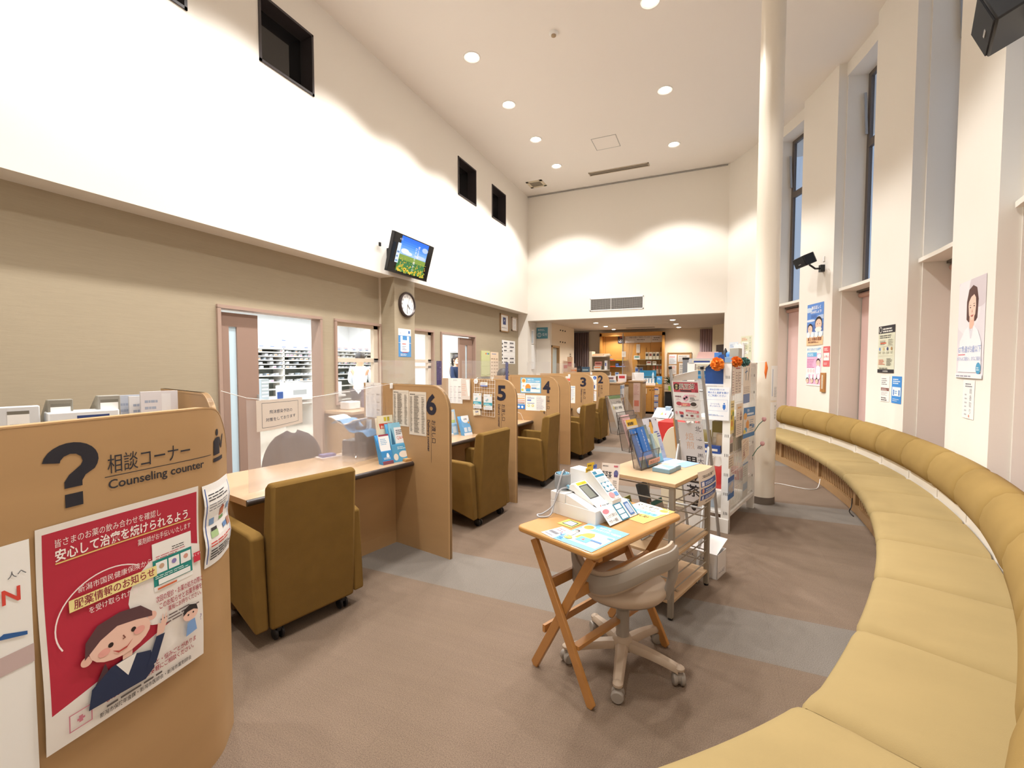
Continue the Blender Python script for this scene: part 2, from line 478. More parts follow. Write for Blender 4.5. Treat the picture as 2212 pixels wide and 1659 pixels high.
# door and hatch frames in the beige wall
def wall_frame(name, o, sill=False):
    y0, y1, z0, z1 = o
    mb = MB()
    for a in ((y0 - .03, z1 - .004, y1 + .03, z1 + .03), (y0 - .03, z0, y0 + .004, z1), (y1 - .004, z0, y1 + .03, z1)): mb.box(-4.575, a[0], a[1], XB + .025, a[2], a[3])
    if sill: mb.box(-4.575, y0 - .03, z0 - .03, XB + .025, y1 + .03, z0)
    return struct(mb.out(name, M_FRAME))
def leaf(parent, y0, y1, x, gy0, gy1, hand):
    mb = MB()
    for a in ((y0, 0.01, gy0, 2.0), (gy1, .01, y1, 2.0), (gy0, 1.86, gy1, 2.0), (gy0, .01, gy1, .2)): mb.box(x, a[0], a[1], x + .04, a[2], a[3])
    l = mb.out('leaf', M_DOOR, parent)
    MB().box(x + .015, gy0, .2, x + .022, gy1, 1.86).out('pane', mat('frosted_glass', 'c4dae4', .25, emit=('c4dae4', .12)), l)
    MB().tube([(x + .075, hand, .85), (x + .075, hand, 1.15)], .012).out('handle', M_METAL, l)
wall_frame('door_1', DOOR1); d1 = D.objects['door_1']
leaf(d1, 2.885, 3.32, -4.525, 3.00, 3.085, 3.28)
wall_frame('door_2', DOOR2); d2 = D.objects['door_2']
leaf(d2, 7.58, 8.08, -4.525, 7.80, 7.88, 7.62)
for n, o in (('window_5', WIN1), ('window_6', WIN2)):
    w = wall_frame(n, o, True)
    y0, y1, z0, z1 = o
    mb = MB()
    for a in ((y0, z1 - .05, y1, z1), (y0, z0, y0 + .03, z1), (y1 - .09, z0, y1, z1), (y0, 1.505, y1, 1.56)): mb.box(-4.53, a[0], a[1], -4.47, a[2], a[3])
    if n == 'window_6': mb.box(-4.53, y0, 1.41, -4.47, y1, 1.45)
    mb.out('sash', M_CREAMF, w)
    MB().box(-4.505, y0, 1.56, -4.5, y1 - .09, z1 - .05).out('pane', M_GLASS, w)

# pharmacy behind the beige wall
M_PH = mat('pharmacy_wall', 'f4f5f6', .9)
struct(MB().box(-10.75, -1.6, 0, -10.6, 15, 2.8).out('wall_pharmacy', M_PH))
struct(MB().box(-10.6, 10.98, 0, -4.56, 11.1, 2.8).out('wall_pharmacy_end', M_PH))
struct(MB().box(-10.6, -1.75, 0, -4.56, -1.6, 2.8).out('wall_pharmacy_front', M_PH))
# lobby beyond the opening
M_LOB = mat('lobby_wall', 'e6d6bd', .85)
struct(MB().box(-4.56, 10.98, 0, -3.8, 11.1, ZO).out('wall_lobby_side', M_WALL))
LD = (11.08, 11.75, 0, 1.98)
struct(holed(MB(), 'x', -3.92, -3.8, 11.1, 13.2, 0, ZO, [LD]).out('wall_lobby_left', M_LOB))
mb = MB()
for a in ((LD[0], 1.93, LD[1], 1.98), (LD[0], 0, LD[0] + .05, 1.98), (LD[1] - .05, 0, LD[1], 1.98)): mb.box(-3.93, a[0], a[1], -3.785, a[2], a[3])
d3 = struct(mb.out('door_3', M_WOOD))
MB().box(-3.9, 11.13, .02, -3.86, 11.7, 1.93).out('leaf', mat('glass_door', 'b9c3c0', .3), d3)
struct(MB().box(-4.7, 14.4, 0, 2.4, 14.55, ZO).out('wall_lobby_back', M_LOB))
struct(MB().box(-4.7, 13.2, 0, -4.5, 14.4, ZO).out('wall_lobby_recess', M_LOB))
struct(MB().box(1.6, 10.6, 0, 1.75, 14.4, ZO).out('wall_lobby_right', M_LOB))
mb = MB()
mb.M = Matrix.Translation((.03, 12.16, 0)) @ Matrix.Rotation(radians(-64), 4, 'Z')
mb.box(0, 0, 0, .9, .06, ZO - .12)
d4 = struct(mb.out('door_4', mat('ivory_door', 'cfc0a4', .5)))
m2 = MB(); m2.M = mb.M; m2.box(.22, -.012, .95, .58, 0, 1.95); m2.out('pane', M_DARKF, d4)
m2 = MB(); m2.M = mb.M; m2.tube([(.1, -.05, 1.0), (.1, -.05, 1.2)], .012); m2.out('handle', M_METAL, d4)

# curved window wall: piers, recesses with ledges, sashes and blinds
def wedge(mb, R0, R1, a0, a1, z0, z1, n=1):
    for i in range(n):
        p = a0 + (a1 - a0) * i / n; q = a0 + (a1 - a0) * (i + 1) / n
        mb.prism([pol(R0, p)[:2], pol(R1, p)[:2], pol(R1, q)[:2], pol(R0, q)[:2]], z0, z1)
    return mb
PIERS = [(25.9, 34.6), (14.45, 20.2), (2.87, 8.53), (-8.3, -2.92), (-19.8, -14.3), (-31, -25.7)]
for i, (a0, a1) in enumerate(PIERS):
    mb = wedge(MB(), 8.95, 9.06, a0, a1, 0, H, 2)
    wedge(mb, 9.06, 9.352, a0 - .09, a1 + (.09 if i else -2), 0, H, 2)
    struct(mb.out('wall_right_%d' % (i + 1), M_WALL))
M_REV = mat('reveal_paper', 'cfc3b2', .85)
for i in range(5):
    b0, b1 = PIERS[i + 1][1], PIERS[i][0]
    struct(wedge(MB(), 9.05, 9.55, b0, b1, 5.42, H, 2).out('trim_%d' % (3 + i), M_WALL))
    struct(wedge(MB(), 9.02, 9.36, b0 + .1, b1 - .1, 2.495, 2.535, 2).out('trim_%d' % (13 + i), M_WALL))
    struct(wedge(MB(), 9.42, 9.55, b0, b1, 0, 2.5, 1).out('wall_right_%d' % (11 + i), M_REV))
    mb = MB()
    e = .33
    def fr(a, b, z0, z1): wedge(mb, 9.31, 9.355, a, b, z0, z1)
    fr(b0 + .1, b0 + .1 + e, 2.535, 5.42); fr(b1 - .1 - e, b1 - .1, 2.535, 5.42)
    fr(b0 + .1, b1 - .1, 2.535, 2.58); fr(b0 + .1, b1 - .1, 5.36, 5.42); fr(b0 + .1, b1 - .1, 4.42, 4.52)
    w = struct(mb.out('window_%d' % (7 + i), M_SASH))
    wedge(MB(), 9.335, 9.345, b0 + .1 + e, b1 - .1 - e, 2.58, 5.36).out('pane', M_GLASS, w)
    p, q = pol(9.28, b1 - .35, 4.6), pol(9.25, b1 - .35, 5.15)
    MB().bar(p, q, .02, .03).out('stay_arm', M_METAL, w)
    bl = thing('roller_blind', 'pink roller blind in the window recess ' + ['beside the round column', 'past the tall blue poster', 'past the black headed poster', 'past the portrait poster', 'nearest the bench end'][i], 'blind', group='roller blinds')
    wedge(MB(), 9.31, 9.315, b0 + .2, b1 - .2, .4, 2.42, 1).out('cloth', M_PINK, bl)
    MB().tube([pol(9.29, b0 + .2, 2.43), pol(9.29, b1 - .2, 2.43)], .035, 12).out('roller', mat('blind_case', 'c9a394', .6), bl)
    wedge(MB(), 9.24, 9.33, b0 + .15, b1 - .15, 2.468, 2.495, 1).out('head_rail', M_SASH, bl)

# round column
mb = MB().lathe([(.112, 0), (.112, H)], 40, (.53, 5.42))
struct(mb.out('column', mat('column_paint', 'ece2d2', .3, spec=.5), smooth=40))
struct(MB().lathe([(.116, 0), (.116, .075)], 40, (.53, 5.42)).out('baseboard_column', mat('dark_base', '6e6257', .6), smooth=40))

# ------------------------------------------------------------------ ceiling fittings
def downlight(x, y, z, r, label, group):
    t = thing('downlight', label, 'downlight', (x, y, z), 0, group)
    MB().lathe([(r * .78, -.004), (r, -.012), (r * 1.08, -.002), (r * 1.08, 0), (r * .78, 0)], 28).out('trim_ring', M_WHITE, t, smooth=40)
    MB().lathe([(r * .76, -.006), (r * .5, -.014), (.001, -.017)], 24).out('lens', M_LAMP, t, smooth=40)
    return t
dl = None
rows = ['%s in the line of five along the tall white wall' % s for s in ('farthest downlight', 'second farthest downlight', 'middle downlight', 'second nearest downlight', 'nearest downlight')]
for i, (x, y) in enumerate(HL):
    if i in (5, 6, 7, 12, 13): continue
    lab = rows[i] if i < 5 else {8: 'farthest downlight of the wide row, before the ceiling slot', 9: 'middle downlight of the wide row, by the round column top', 10: 'nearest downlight of the wide row, cut by the frame', 11: 'downlight of the wide row above the camera'}[i]
    if i == 11: continue
    o = downlight(x, y, H, .105, lab, 'hall ceiling downlights') if dl is None else dup(dl, (x, y, H), label=lab)
    dl = dl or o
bl = None
for i, (x, y) in enumerate(BL):
    lab = '%s downlight of the %s row in the low lobby ceiling' % (('near', 'middle', 'far')[i % 3], ('first', 'second')[i // 3] + (' reception side' if i < 3 else ' door side'))
    o = downlight(x, y, ZO, .075, lab, 'lobby downlights') if bl is None else dup(bl, (x, y, ZO), label=lab)
    bl = bl or o
t = thing('smoke_detector', 'small round smoke detector on the white hall ceiling', 'detector', (-1.858, 5.46, H))
MB().lathe([(.055, 0), (.055, -.018), (.045, -.03)], 24).out('base', M_WHITE, t, smooth=40)
MB().lathe([(.03, -.03), (.03, -.042), (.012, -.055)], 20).out('sensor', mat('tan_plastic', 'b59e80', .5), t, smooth=40)
mb = MB()
for a in ((-2.08, 8.24, -1.625, 8.25), (-2.08, 8.70, -1.625, 8.71), (-2.08, 8.24, -2.07, 8.71), (-1.635, 8.24, -1.625, 8.71)): mb.box(a[0], a[1], H - .004, a[2], a[3], H)
t = thing('access_hatch', 'square access hatch with grey rim in the hall ceiling', 'hatch', (0, 0, 0))
mb.out('rim', M_METAL, t); MB().box(-2.068, 8.252, H - .003, -1.637, 8.698, H).out('panel', M_CEIL, t)
t = thing('slot_diffuser', 'long grey slot air diffuser in the ceiling near the back wall', 'vent', (0, 0, 0))
mb = MB()
for a in ((-2.48, 9.63, -1.23, 9.655), (-2.48, 9.775, -1.23, 9.80), (-2.48, 9.63, -2.46, 9.8), (-1.25, 9.63, -1.23, 9.8)): mb.box(a[0], a[1], H - .012, a[2], a[3], H)
mb.out('frame', mat('vent_beige', 'bcae9a', .6), t)
MB().box(-2.46, 9.655, H - .004, -1.25, 9.775, H).out('slot', mat('vent_dark', '5c554c', .7), t)
MB().box(-2.46, 9.705, H - .01, -1.25, 9.722, H - .003).out('blade', mat('vent_beige'), t)
t = thing('ceiling_vent', 'square ceiling vent with a woven grille in the far corner', 'vent', (0, 0, 0))
mb = MB()
for a in ((-3.9, 9.54, -3.52, 9.6), (-3.9, 9.85, -3.52, 9.91), (-3.9, 9.54, -3.84, 9.91), (-3.58, 9.54, -3.52, 9.91)): mb.box(a[0], a[1], H - .01, a[2], a[3], H)
mb.out('frame', mat('vent_cream', 'dccfb6', .6), t)
mb = MB()
for i in range(14): mb.box(-3.84 + i * .0186, 9.6, H - .006, -3.828 + i * .0186, 9.85, H)
mb.out('grille', mat('vent_mesh', '8f8572', .7), t)
t = thing('wall_grille', 'wide egg crate return air grille on the back wall', 'vent', (-2.0, YB, 2.87))
mb = MB()
for a in ((-.61, -.145, .61, -.125), (-.61, .125, .61, .145), (-.61, -.145, -.59, .145), (.59, -.145, .61, .145), (-.125, -.13, -.115, .13)): mb.box(a[0], -.012, a[1], a[2], 0, a[3])
mb.out('frame', M_WHITE, t)
mb = MB()
for i in range(61): mb.box(-.59 + i * .0195, -.008, -.125, -.588 + i * .0195, 0, .125)
for i in range(13): mb.box(-.59, -.008, -.125 + i * .0205, .59, 0, -.1235 + i * .0205)
mb.out('egg_crate', mat('crate_white', 'd6d2cc', .5), t)
MB().box(-.59, -.002, -.125, .59, -.0005, .125).out('backing', mat('duct_dark', '4a4540', .8), t)
# lobby ceiling fittings
mb = MB().box(-2.55, 12.05, ZO - .012, -1.0, 12.2, ZO)
tag(mb.out('ceiling_track', mat('track', 'e6dccd', .5)), 'pale strip fitting across the low lobby ceiling', 'ceiling fitting')
tag(MB().box(-2.3, 13.45, ZO - .01, -1.5, 13.6, ZO).out('air_slot', mat('vent_mesh')), 'dark slim air slot at the back of the low lobby ceiling', 'vent')
# ------------------------------------------------------------------ curved bench
def bench():
    B = thing('bench', 'long curved olive waiting bench along the window wall', 'bench')
    def RF(a):                       # the front edge flares towards the near end
        return 8.31 - (.0 if a > -26 else .16 * ((-26 - a) / 5) ** 1.3)
    def pad(a0, a1):
        mb = MB()
        def fn(u, v):
            u = .5 - .5 * cos(pi * u)
            a = a0 + .012 + (a1 - a0 - .024) * u
            e = min(u, 1 - u) * abs(a1 - a0) * 8.4 * pi / 180 / .05
            p = 1 if e >= 1 else 1 - (1 - e) ** 2
            rf = RF(a)
            prof = [(rf + .06, .335), (rf + .012, .34), (rf, .36), (rf, .395), (rf + .012, .418), (rf + .04, .428), (rf + .15, .432), (rf + .3, .430), (8.80, .424), (8.81, .34)]
            r, z = prof[int(round(v * 9))]
            q = .2 + .8 * p
            if z > .34: z = .40 + (z - .40) * q if z > .40 else z
            r = r + (1 - p) * .012 if v < .6 else r
            return pol(r, a, z)
        mb.grid(16, 9, fn)
        return mb.out('seat_cushion', M_SEAT, B, smooth=50)
    def roll(a0, a1):
        mb = MB()
        prof = [(8.90, .50), (8.82, .50), (8.77, .525), (8.742, .57), (8.735, .63), (8.75, .70), (8.785, .76), (8.83, .795), (8.88, .80), (8.925, .78), (8.945, .73), (8.945, .52)]
        def fn(u, v):
            u = .5 - .5 * cos(pi * u)
            a = a0 + .01 + (a1 - a0 - .02) * u
            e = min(u, 1 - u) * abs(a1 - a0) * 8.8 * pi / 180 / .07
            p = 1 if e >= 1 else sqrt(max(0, 1 - (1 - e) ** 2))
            r, z = prof[int(round(v * 11))]
            k = .80 + .20 * p
            return pol(8.88 + (r - 8.88) * k, a, .64 + (z - .64) * k)
        mb.grid(18, 11, fn)
        return mb.out('back_cushion', M_BACK, B, smooth=60)
    a = 21.5
    seams = [x for x in [-.95 + 4.34 * k for k in range(-7, 6)]]
    seams = [-33.0] + seams + [21.8] if seams[0] > -32.5 else seams + [21.8]
    for p, q in zip(seams, seams[1:]):
        pad(p, q); roll(p, q)
    wedge(MB(), 8.815, 8.93, -33, 21.8, .12, .50, 22).out('back_board', mat('bench_white', 'efe8dd', .6), B)
    mb = MB()
    for s in seams[1:-1]: wedge(mb, 8.811, 8.8152, s - .03, s + .03, .425, .50)
    mb.out('board_joints', mat('joint_line', 'cfc5b8', .7), B)
    wedge(MB(), 8.42, 8.80, -33, 21.8, .30, .34, 22).out('seat_deck', M_WOOD, B)
    wedge(MB(), 8.452, 8.50, -33, 21.8, 0, .085, 22).out('kick_board', M_WOOD, B)
    wedge(MB(), 8.45, 8.47, -33, 21.8, .285, .30, 22).out('top_rail', M_WOOD, B)
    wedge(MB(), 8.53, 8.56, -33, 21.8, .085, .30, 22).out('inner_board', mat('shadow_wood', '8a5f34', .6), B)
    posts = [.18 + 8.13 * k for k in range(-4, 3)]
    for x in posts: wedge(MB(), 8.45, 8.52, x - .22, x + .22, .085, .285).out('post', M_WOOD, B)
    for x, y in zip([-33] + posts, posts + [21.8]):
        mb = MB(); n = max(3, int((y - x) / .34))
        for k in range(n):
            c = x + (y - x) * (k + .5) / n
            if abs(c - x) > .3 and abs(c - y) > .3: wedge(mb, 8.475, 8.50, c - .095, c + .095, .085, .285)
        mb.out('slat_panel', M_WOOD, B)
bench()

# ------------------------------------------------------------------ booth panels, counter desks
def rot(p, a, o):       # local booth point to world
    c, s = cos(-a), sin(-a)
    return V((o[0] + p[0] * c - p[1] * s, o[1] + p[0] * s + p[1] * c, p[2] if len(p) > 2 else 0))
def outline(depth, h=1.315, rx=.18, rz=.2, n=9):
    return [(-depth, 0), (0, 0), (0, h - rz)] + [(-rx + rx * cos(pi / 2 * k / n), h - rz + rz * sin(pi / 2 * k / n)) for k in range(1, n + 1)] + [(-depth, h)]
def booth_panel(x, y, a, label, num=None, depth=1.0, h=1.315):
    t = thing('booth_panel', label, 'partition panel', (x, y, 0), -radians(a), 'booth panels')
    o = outline(depth, h)
    MB().prism(o, -.012, .012, 'y').out('board', M_WOOD, t)
    mb = MB()
    c = [p for p in o[1:]]
    for p, q in zip(c, c[1:]):
        d = V((q[0] - p[0], q[1] - p[1])).normalized(); n = V((-d.y, d.x)) * .011
        mb.add([(p[0], -.0135, p[1]), (q[0], -.0135, q[1]), (q[0] + n.x, -.0135, q[1] + n.y), (p[0] + n.x, -.0135, p[1] + n.y),
                (p[0], .0135, p[1]), (q[0], .0135, q[1]), (q[0] + n.x, .0135, q[1] + n.y), (p[0] + n.x, .0135, p[1] + n.y)],
               [(0, 1, 2, 3), (7, 6, 5, 4), (0, 4, 5, 1), (3, 2, 6, 7)])
    mb.out('edge_band', M_EDGE, t)
    if num:
        mb = MB(); mb.recalc = False
        vs, fs, x0, x1, y0, y1 = glyphs(num, .035)
        W_, Hh = .108, .165
        mb.add([(-.238 + (p[0] - x0) / (x1 - x0) * W_, -.0142, 1.084 + (p[1] - y0) / (y1 - y0) * Hh) for p in vs], fs)
        mb.out('numeral', M_LETTER, t)
        sheet('lettering', None, None, .34, .10, [
            ('t', 'お渡し口', .0, .56, .46, '26263a', 'l', .0, .60), ('r', 0, .435, .97, .455, '26263a'),
            ('t', 'Delivery counter', .0, .06, .36, '26263a', 'l', .012, .80)], (-.232, -.0128, 1.045), (0, 0, -1), (1, 0, 0), base=None, parent=t)
    return t
PAN = [(-1.77, 2.85, 10.8, '6'), (-1.86, 4.32, 6, '5'), (-1.845, 5.73, 3, '4'), (-1.861, 6.30, 3, None), (-1.86, 7.70, 2, '3'), (-1.905, 9.25, 2, '2')]
for x, y, a, n in PAN:
    booth_panel(x, y, a, 'rounded maple booth panel numbered %s in navy' % n if n else 'plain rounded maple booth panel close behind the one numbered 4', n)
booth_panel(-2.41, 1.53, 14, 'maple divider panel rising behind the counseling counter screen', None, .9)

def desk(a, o, L, label, depth=.78, front=-.385, h=.70):
    t = thing('counter_desk', label, 'desk', (o[0], o[1], 0), -radians(a), 'delivery counter desks')
    y0, y1 = -L, -.0145
    MB().box(front - depth, y0, h - .036, front - .012, y1, h).out('worktop', M_WOODT, t)
    mb = MB().prism([(front - .012 + .019 * sin(pi * k / 8), h - .018 - .019 * cos(pi * k / 8)) for k in range(9)], y0, y1, 'y')
    mb.out('nosing', M_NOSE, t, smooth=40)
    MB().box(front - .24, y0, 0, front - .215, y1, h - .036).out('modesty_panel', M_WOOD, t)
    MB().box(front - .214, y0, 0, front - .21, y1, .1).out('kick_strip', M_WOOD, t)
    MB().box(front - depth + .03, y0 + .01, 0, front - .26, y0 + .035, h - .036).out('end_panel', M_WOOD, t)
    return t
desk(10.8, (-1.77, 2.85), 1.27, 'maple counter desk between the curved screen and the panel numbered 6')
desk(6, (-1.86, 4.32), 1.35, 'maple counter desk in front of the panel numbered 5', .6)
desk(3, (-1.845, 5.73), 1.34, 'maple counter desk in front of the panel numbered 4')
desk(2, (-1.86, 7.70), 1.36, 'maple counter desk in front of the panel numbered 3')
desk(2, (-1.905, 9.25), 1.5, 'maple counter desk in front of the panel numbered 2')

# curved counseling screen
CP = [V(p) for p in ((-1.768, 1.16), (-1.72, 1.11), (-1.675, 1.06), (-1.643, 1.0), (-1.627, .92), (-1.613, .805), (-1.598, .68), (-1.566, .48), (-1.535, .3), (-1.49, .05), (-1.45, -.2))]
_d = [0]
for p, q in zip(CP, CP[1:]): _d.append(_d[-1] + (q - p).length)
def cpos(s, off=0):
    s = max(0, min(_d[-1], s))
    i = max(k for k in range(len(CP) - 1) if _d[k] <= s + 1e-9)
    def tan(j):
        j0, j1 = max(0, j - 1), min(len(CP) - 1, j + 1)
        return (CP[j1] - CP[j0]).normalized()
    f = (s - _d[i]) / (_d[i + 1] - _d[i])
    p0, p1 = CP[i], CP[i + 1]; m0, m1 = tan(i) * (p1 - p0).length, tan(i + 1) * (p1 - p0).length
    h = lambda t: p0 * (2 * t**3 - 3 * t**2 + 1) + m0 * (t**3 - 2 * t**2 + t) + p1 * (3 * t**2 - 2 * t**3) + m1 * (t**3 - t**2)
    p = h(f); d = (h(min(1, f + .01)) - h(max(0, f - .01))).normalized()
    n = V((-d.y, d.x))            # towards the hall
    return p + n * off
SC = thing('counseling_screen', 'curved maple screen lettered for the counseling counter with a big question mark', 'partition panel')
def ztop(s): return 1.117 + .2 * sqrt(max(0, 1 - ((.2 - s) / .2) ** 2)) if s < .2 else 1.317
ss = [0, .004, .012, .025, .045, .07, .1, .13, .16, .2] + [.2 + .055 * k for k in range(1, 21)]
mb = MB(); vs = []
for s in ss:
    f = cpos(s, 0); b = cpos(s, -.034)
    vs += [(f.x, f.y, 0), (f.x, f.y, ztop(s)), (b.x, b.y, ztop(s)), (b.x, b.y, 0)]
n = len(ss)
fs = [(4 * i + k, 4 * (i + 1) + k, 4 * (i + 1) + (k + 1) % 4, 4 * i + (k + 1) % 4) for i in range(n - 1) for k in range(4)] + [(0, 1, 2, 3), tuple(4 * (n - 1) + k for k in range(4))]
mb.add(vs, fs)
mb.out('board', M_WOOD, SC, smooth=35)
mb = MB()
for s0, s1 in zip(ss, ss[1:]):
    q = [cpos(s0, .001), cpos(s1, .001), cpos(s1, -.035), cpos(s0, -.035)]
    mb.add([(p.x, p.y, ztop(s) + e) for p, s, e in zip(q, (s0, s1, s1, s0), (.0015,) * 4)] + [(p.x, p.y, ztop(s) - .003) for p, s in zip(q, (s0, s1, s1, s0))], [(0, 1, 2, 3), (0, 1, 5, 4), (2, 3, 7, 6)])
mb.out('edge_band', M_EDGE, SC, smooth=40)
def on_screen(sl, z0, off=.0006, curl=None):
    def fn(p):
        o = off + p[2] + (curl(p[0], p[1]) if curl else 0)
        q = cpos(sl - p[0], o)
        return V((q.x, q.y, z0 + p[1]))
    return fn
ID = ((0, 0, 0), (1, 0, 0), (0, 1, 0))
def qmark():
    """heavy question mark with a square dot, 1 x 1"""
    pts = []
    for k in range(15): t = radians(172 - 205 * k / 14); pts.append((.47 + .47 * cos(t), .70 + .30 * sin(t)))
    pts += [(.70, .46), (.64, .38), (.64, .30), (.34, .30), (.34, .40), (.42, .50), (.58, .60)]
    inner = [(.47 + .19 * cos(radians(a)), .70 + .125 * sin(radians(a))) for a in (-35, -5, 30, 65, 95, 130, 160, 178)]
    return pts + inner, [(.34, 0), (.64, 0), (.64, .205), (.34, .205)]
qa, qb = qmark()
sheet('question_mark', None, None, .136, .176, [('p', 'k', qa), ('p', 'k', qb)], *ID, bend=on_screen(.657, 1.083), base=None, parent=SC, sub=(8, 8))
sheet('lettering', None, None, .34, .12, [
    ('t', '相談コーナー', .025, .47, .50, '26262f', 'l', .0, .72), ('r', .0, .352, 1, .372, '26262f'),
    ('t', 'Counseling counter', .025, .06, .31, '26262f', 'l', .014, .90)], *ID, bend=on_screen(.516, 1.1), base=None, parent=SC, sub=(24, 2))
sheet('pictogram', None, None, .13, .13, [
    ('e', .46, .85, .085, .1, 'k'), ('p', 'k', [(.22, .22), (.62, .22), (.62, .68), (.52, .72), (.34, .70), (.24, .62)]),
    ('p', 'k', [(.58, .66), (.74, .36), (.82, .36), (.98, .72), (.92, .76), (.78, .50), (.64, .72)]), ('r', .20, .03, .86, .14, 'k')],
    *ID, bend=on_screen(.187, 1.108), base=None, parent=SC, sub=(6, 2))

# ------------------------------------------------------------------ olive tub armchairs on castors
def armchair(loc, rz, label):
    t = thing('armchair', label, 'armchair', loc, rz, 'olive armchairs at the counters')
    # back: slightly raked slab with soft edges
    mb = MB()
    mb.prism([(.285, .075), (.325, .84), (.31, .86), (.27, .86), (.235, .83), (.19, .42), (.18, .1)], -.245, .245, 'y')
    mb.out('backrest', M_OLIVE, t, smooth=30, bevel=.018, seg=3)
    for s in (-1, 1):
        mb = MB().prism([(.275, .085), (.245, .575), (.20, .592), (-.22, .606), (-.24, .59), (-.22, .22)], .25 * s, .32 * s, 'y')
        a = mb.out('arm', M_OLIVE, t, smooth=30, bevel=.014, seg=3)
    MB().box(-.23, -.248, .2, .2, .248, .40).out('seat', M_OLIVE, t, smooth=30, bevel=.02, seg=3)
    MB().box(-.19, -.22, .085, .2, .22, .2).out('base', M_DARK, t)
    for x, y in ((.235, -.19), (.235, .19), (-.17, -.2), (-.17, .2)):
        c = MB().lathe([(.03, -.012), (.033, -.006), (.033, .006), (.03, .012)], 16)
        c = MB(); c.M = Matrix.Translation((x, y, .033)) @ Matrix.Rotation(pi / 2, 4, 'X')
        for q in (-.016, .016): c.lathe([(.026, q - .009), (.033, q - .005), (.033, q + .005), (.026, q + .009)], 16)
        c.M = Matrix.Translation((x, y, 0)); c.box(-.02, -.012, .045, .02, .012, .09)
        c.out('castor', M_DARK, t, smooth=40)
    return t
ch = armchair((-2.29, 1.87, 0), -radians(13), 'olive tub armchair at the nearest counter desk by the curved screen')
for x, y, r, n in ((-2.13, 3.77, -6, '5'), (-2.07, 5.23, 2, '4'), (-2.03, 6.95, -6, '3'), (-2.12, 8.50, -2, '2')):
    dup(ch, (x, y, 0), radians(r), 'olive tub armchair in the booth of the panel numbered ' + n)

# ------------------------------------------------------------------ folding pine table
tc = V((-.842, 1.944, 0)); ex = V((.426, -.188, 0)).normalized(); ey = V((.36, .933, 0)).normalized()
TBL = thing('folding_table', 'small pine folding table with crossed legs holding the blood pressure monitor', 'table', tuple(tc), atan2(ex.y, ex.x))
TW, TL = .466, .735
mb = MB()
def rr(w, l, r, n=4, o=(0, 0)):
    c = [(w - r, l - r, 0), (r, l - r, 90), (r, r, 180), (w - r, r, 270)]
    return [(o[0] + x + r * cos(radians(a + 90 * k / n)), o[1] + y + r * sin(radians(a + 90 * k / n))) for x, y, a in c for k in range(n + 1)]
mb.prism(rr(TW, TL, .03), .672, .70).out('tabletop', M_PINET, TBL, smooth=30, bevel=.009, seg=3)
for y in (.075, TL - .105):
    MB().box(.03, y, .635, TW - .03, y + .025, .672).out('apron', M_PINE, TBL, bevel=.004)
for y, o in ((.045, 0), (TL - .065, 1)):
    for k in (0, 1):
        yy = y + (.022 if k else 0)
        a, b = ((.07, .64), (.42, .0)) if k == 0 else ((TW - .07, .64), (.05, .0))
        mb = MB()
        A = V((a[0], yy, a[1])); Bq = V((b[0], yy, b[1])); d = (Bq - A).normalized(); nrm = V((-d.z, 0, d.x)) * .021
        q = [A + nrm, A - nrm, Bq - nrm - d * .012, Bq - d * 0, Bq + nrm - d * .012]
        mb.prism([(p.x, p.z) for p in q], yy, yy + .02, 'y')
        mb.out('leg', M_PINE, TBL, bevel=.003)
MB().box(.30, .066, .21, .335, TL - .06, .228).out('stretcher', M_PINE, TBL)
MB().box(.115, .066, .20, .13, TL - .06, .235).out('stretcher', M_PINE, TBL)
MB().box(.16, .066, .43, .175, TL - .06, .48).out('stretcher', M_PINE, TBL)
MB().box(.30, .066, .43, .315, TL - .06, .48).out('stretcher', M_PINE, TBL)
def ontable(x, y, z=.7): return tc + ex * x + ey * y + V((0, 0, z))

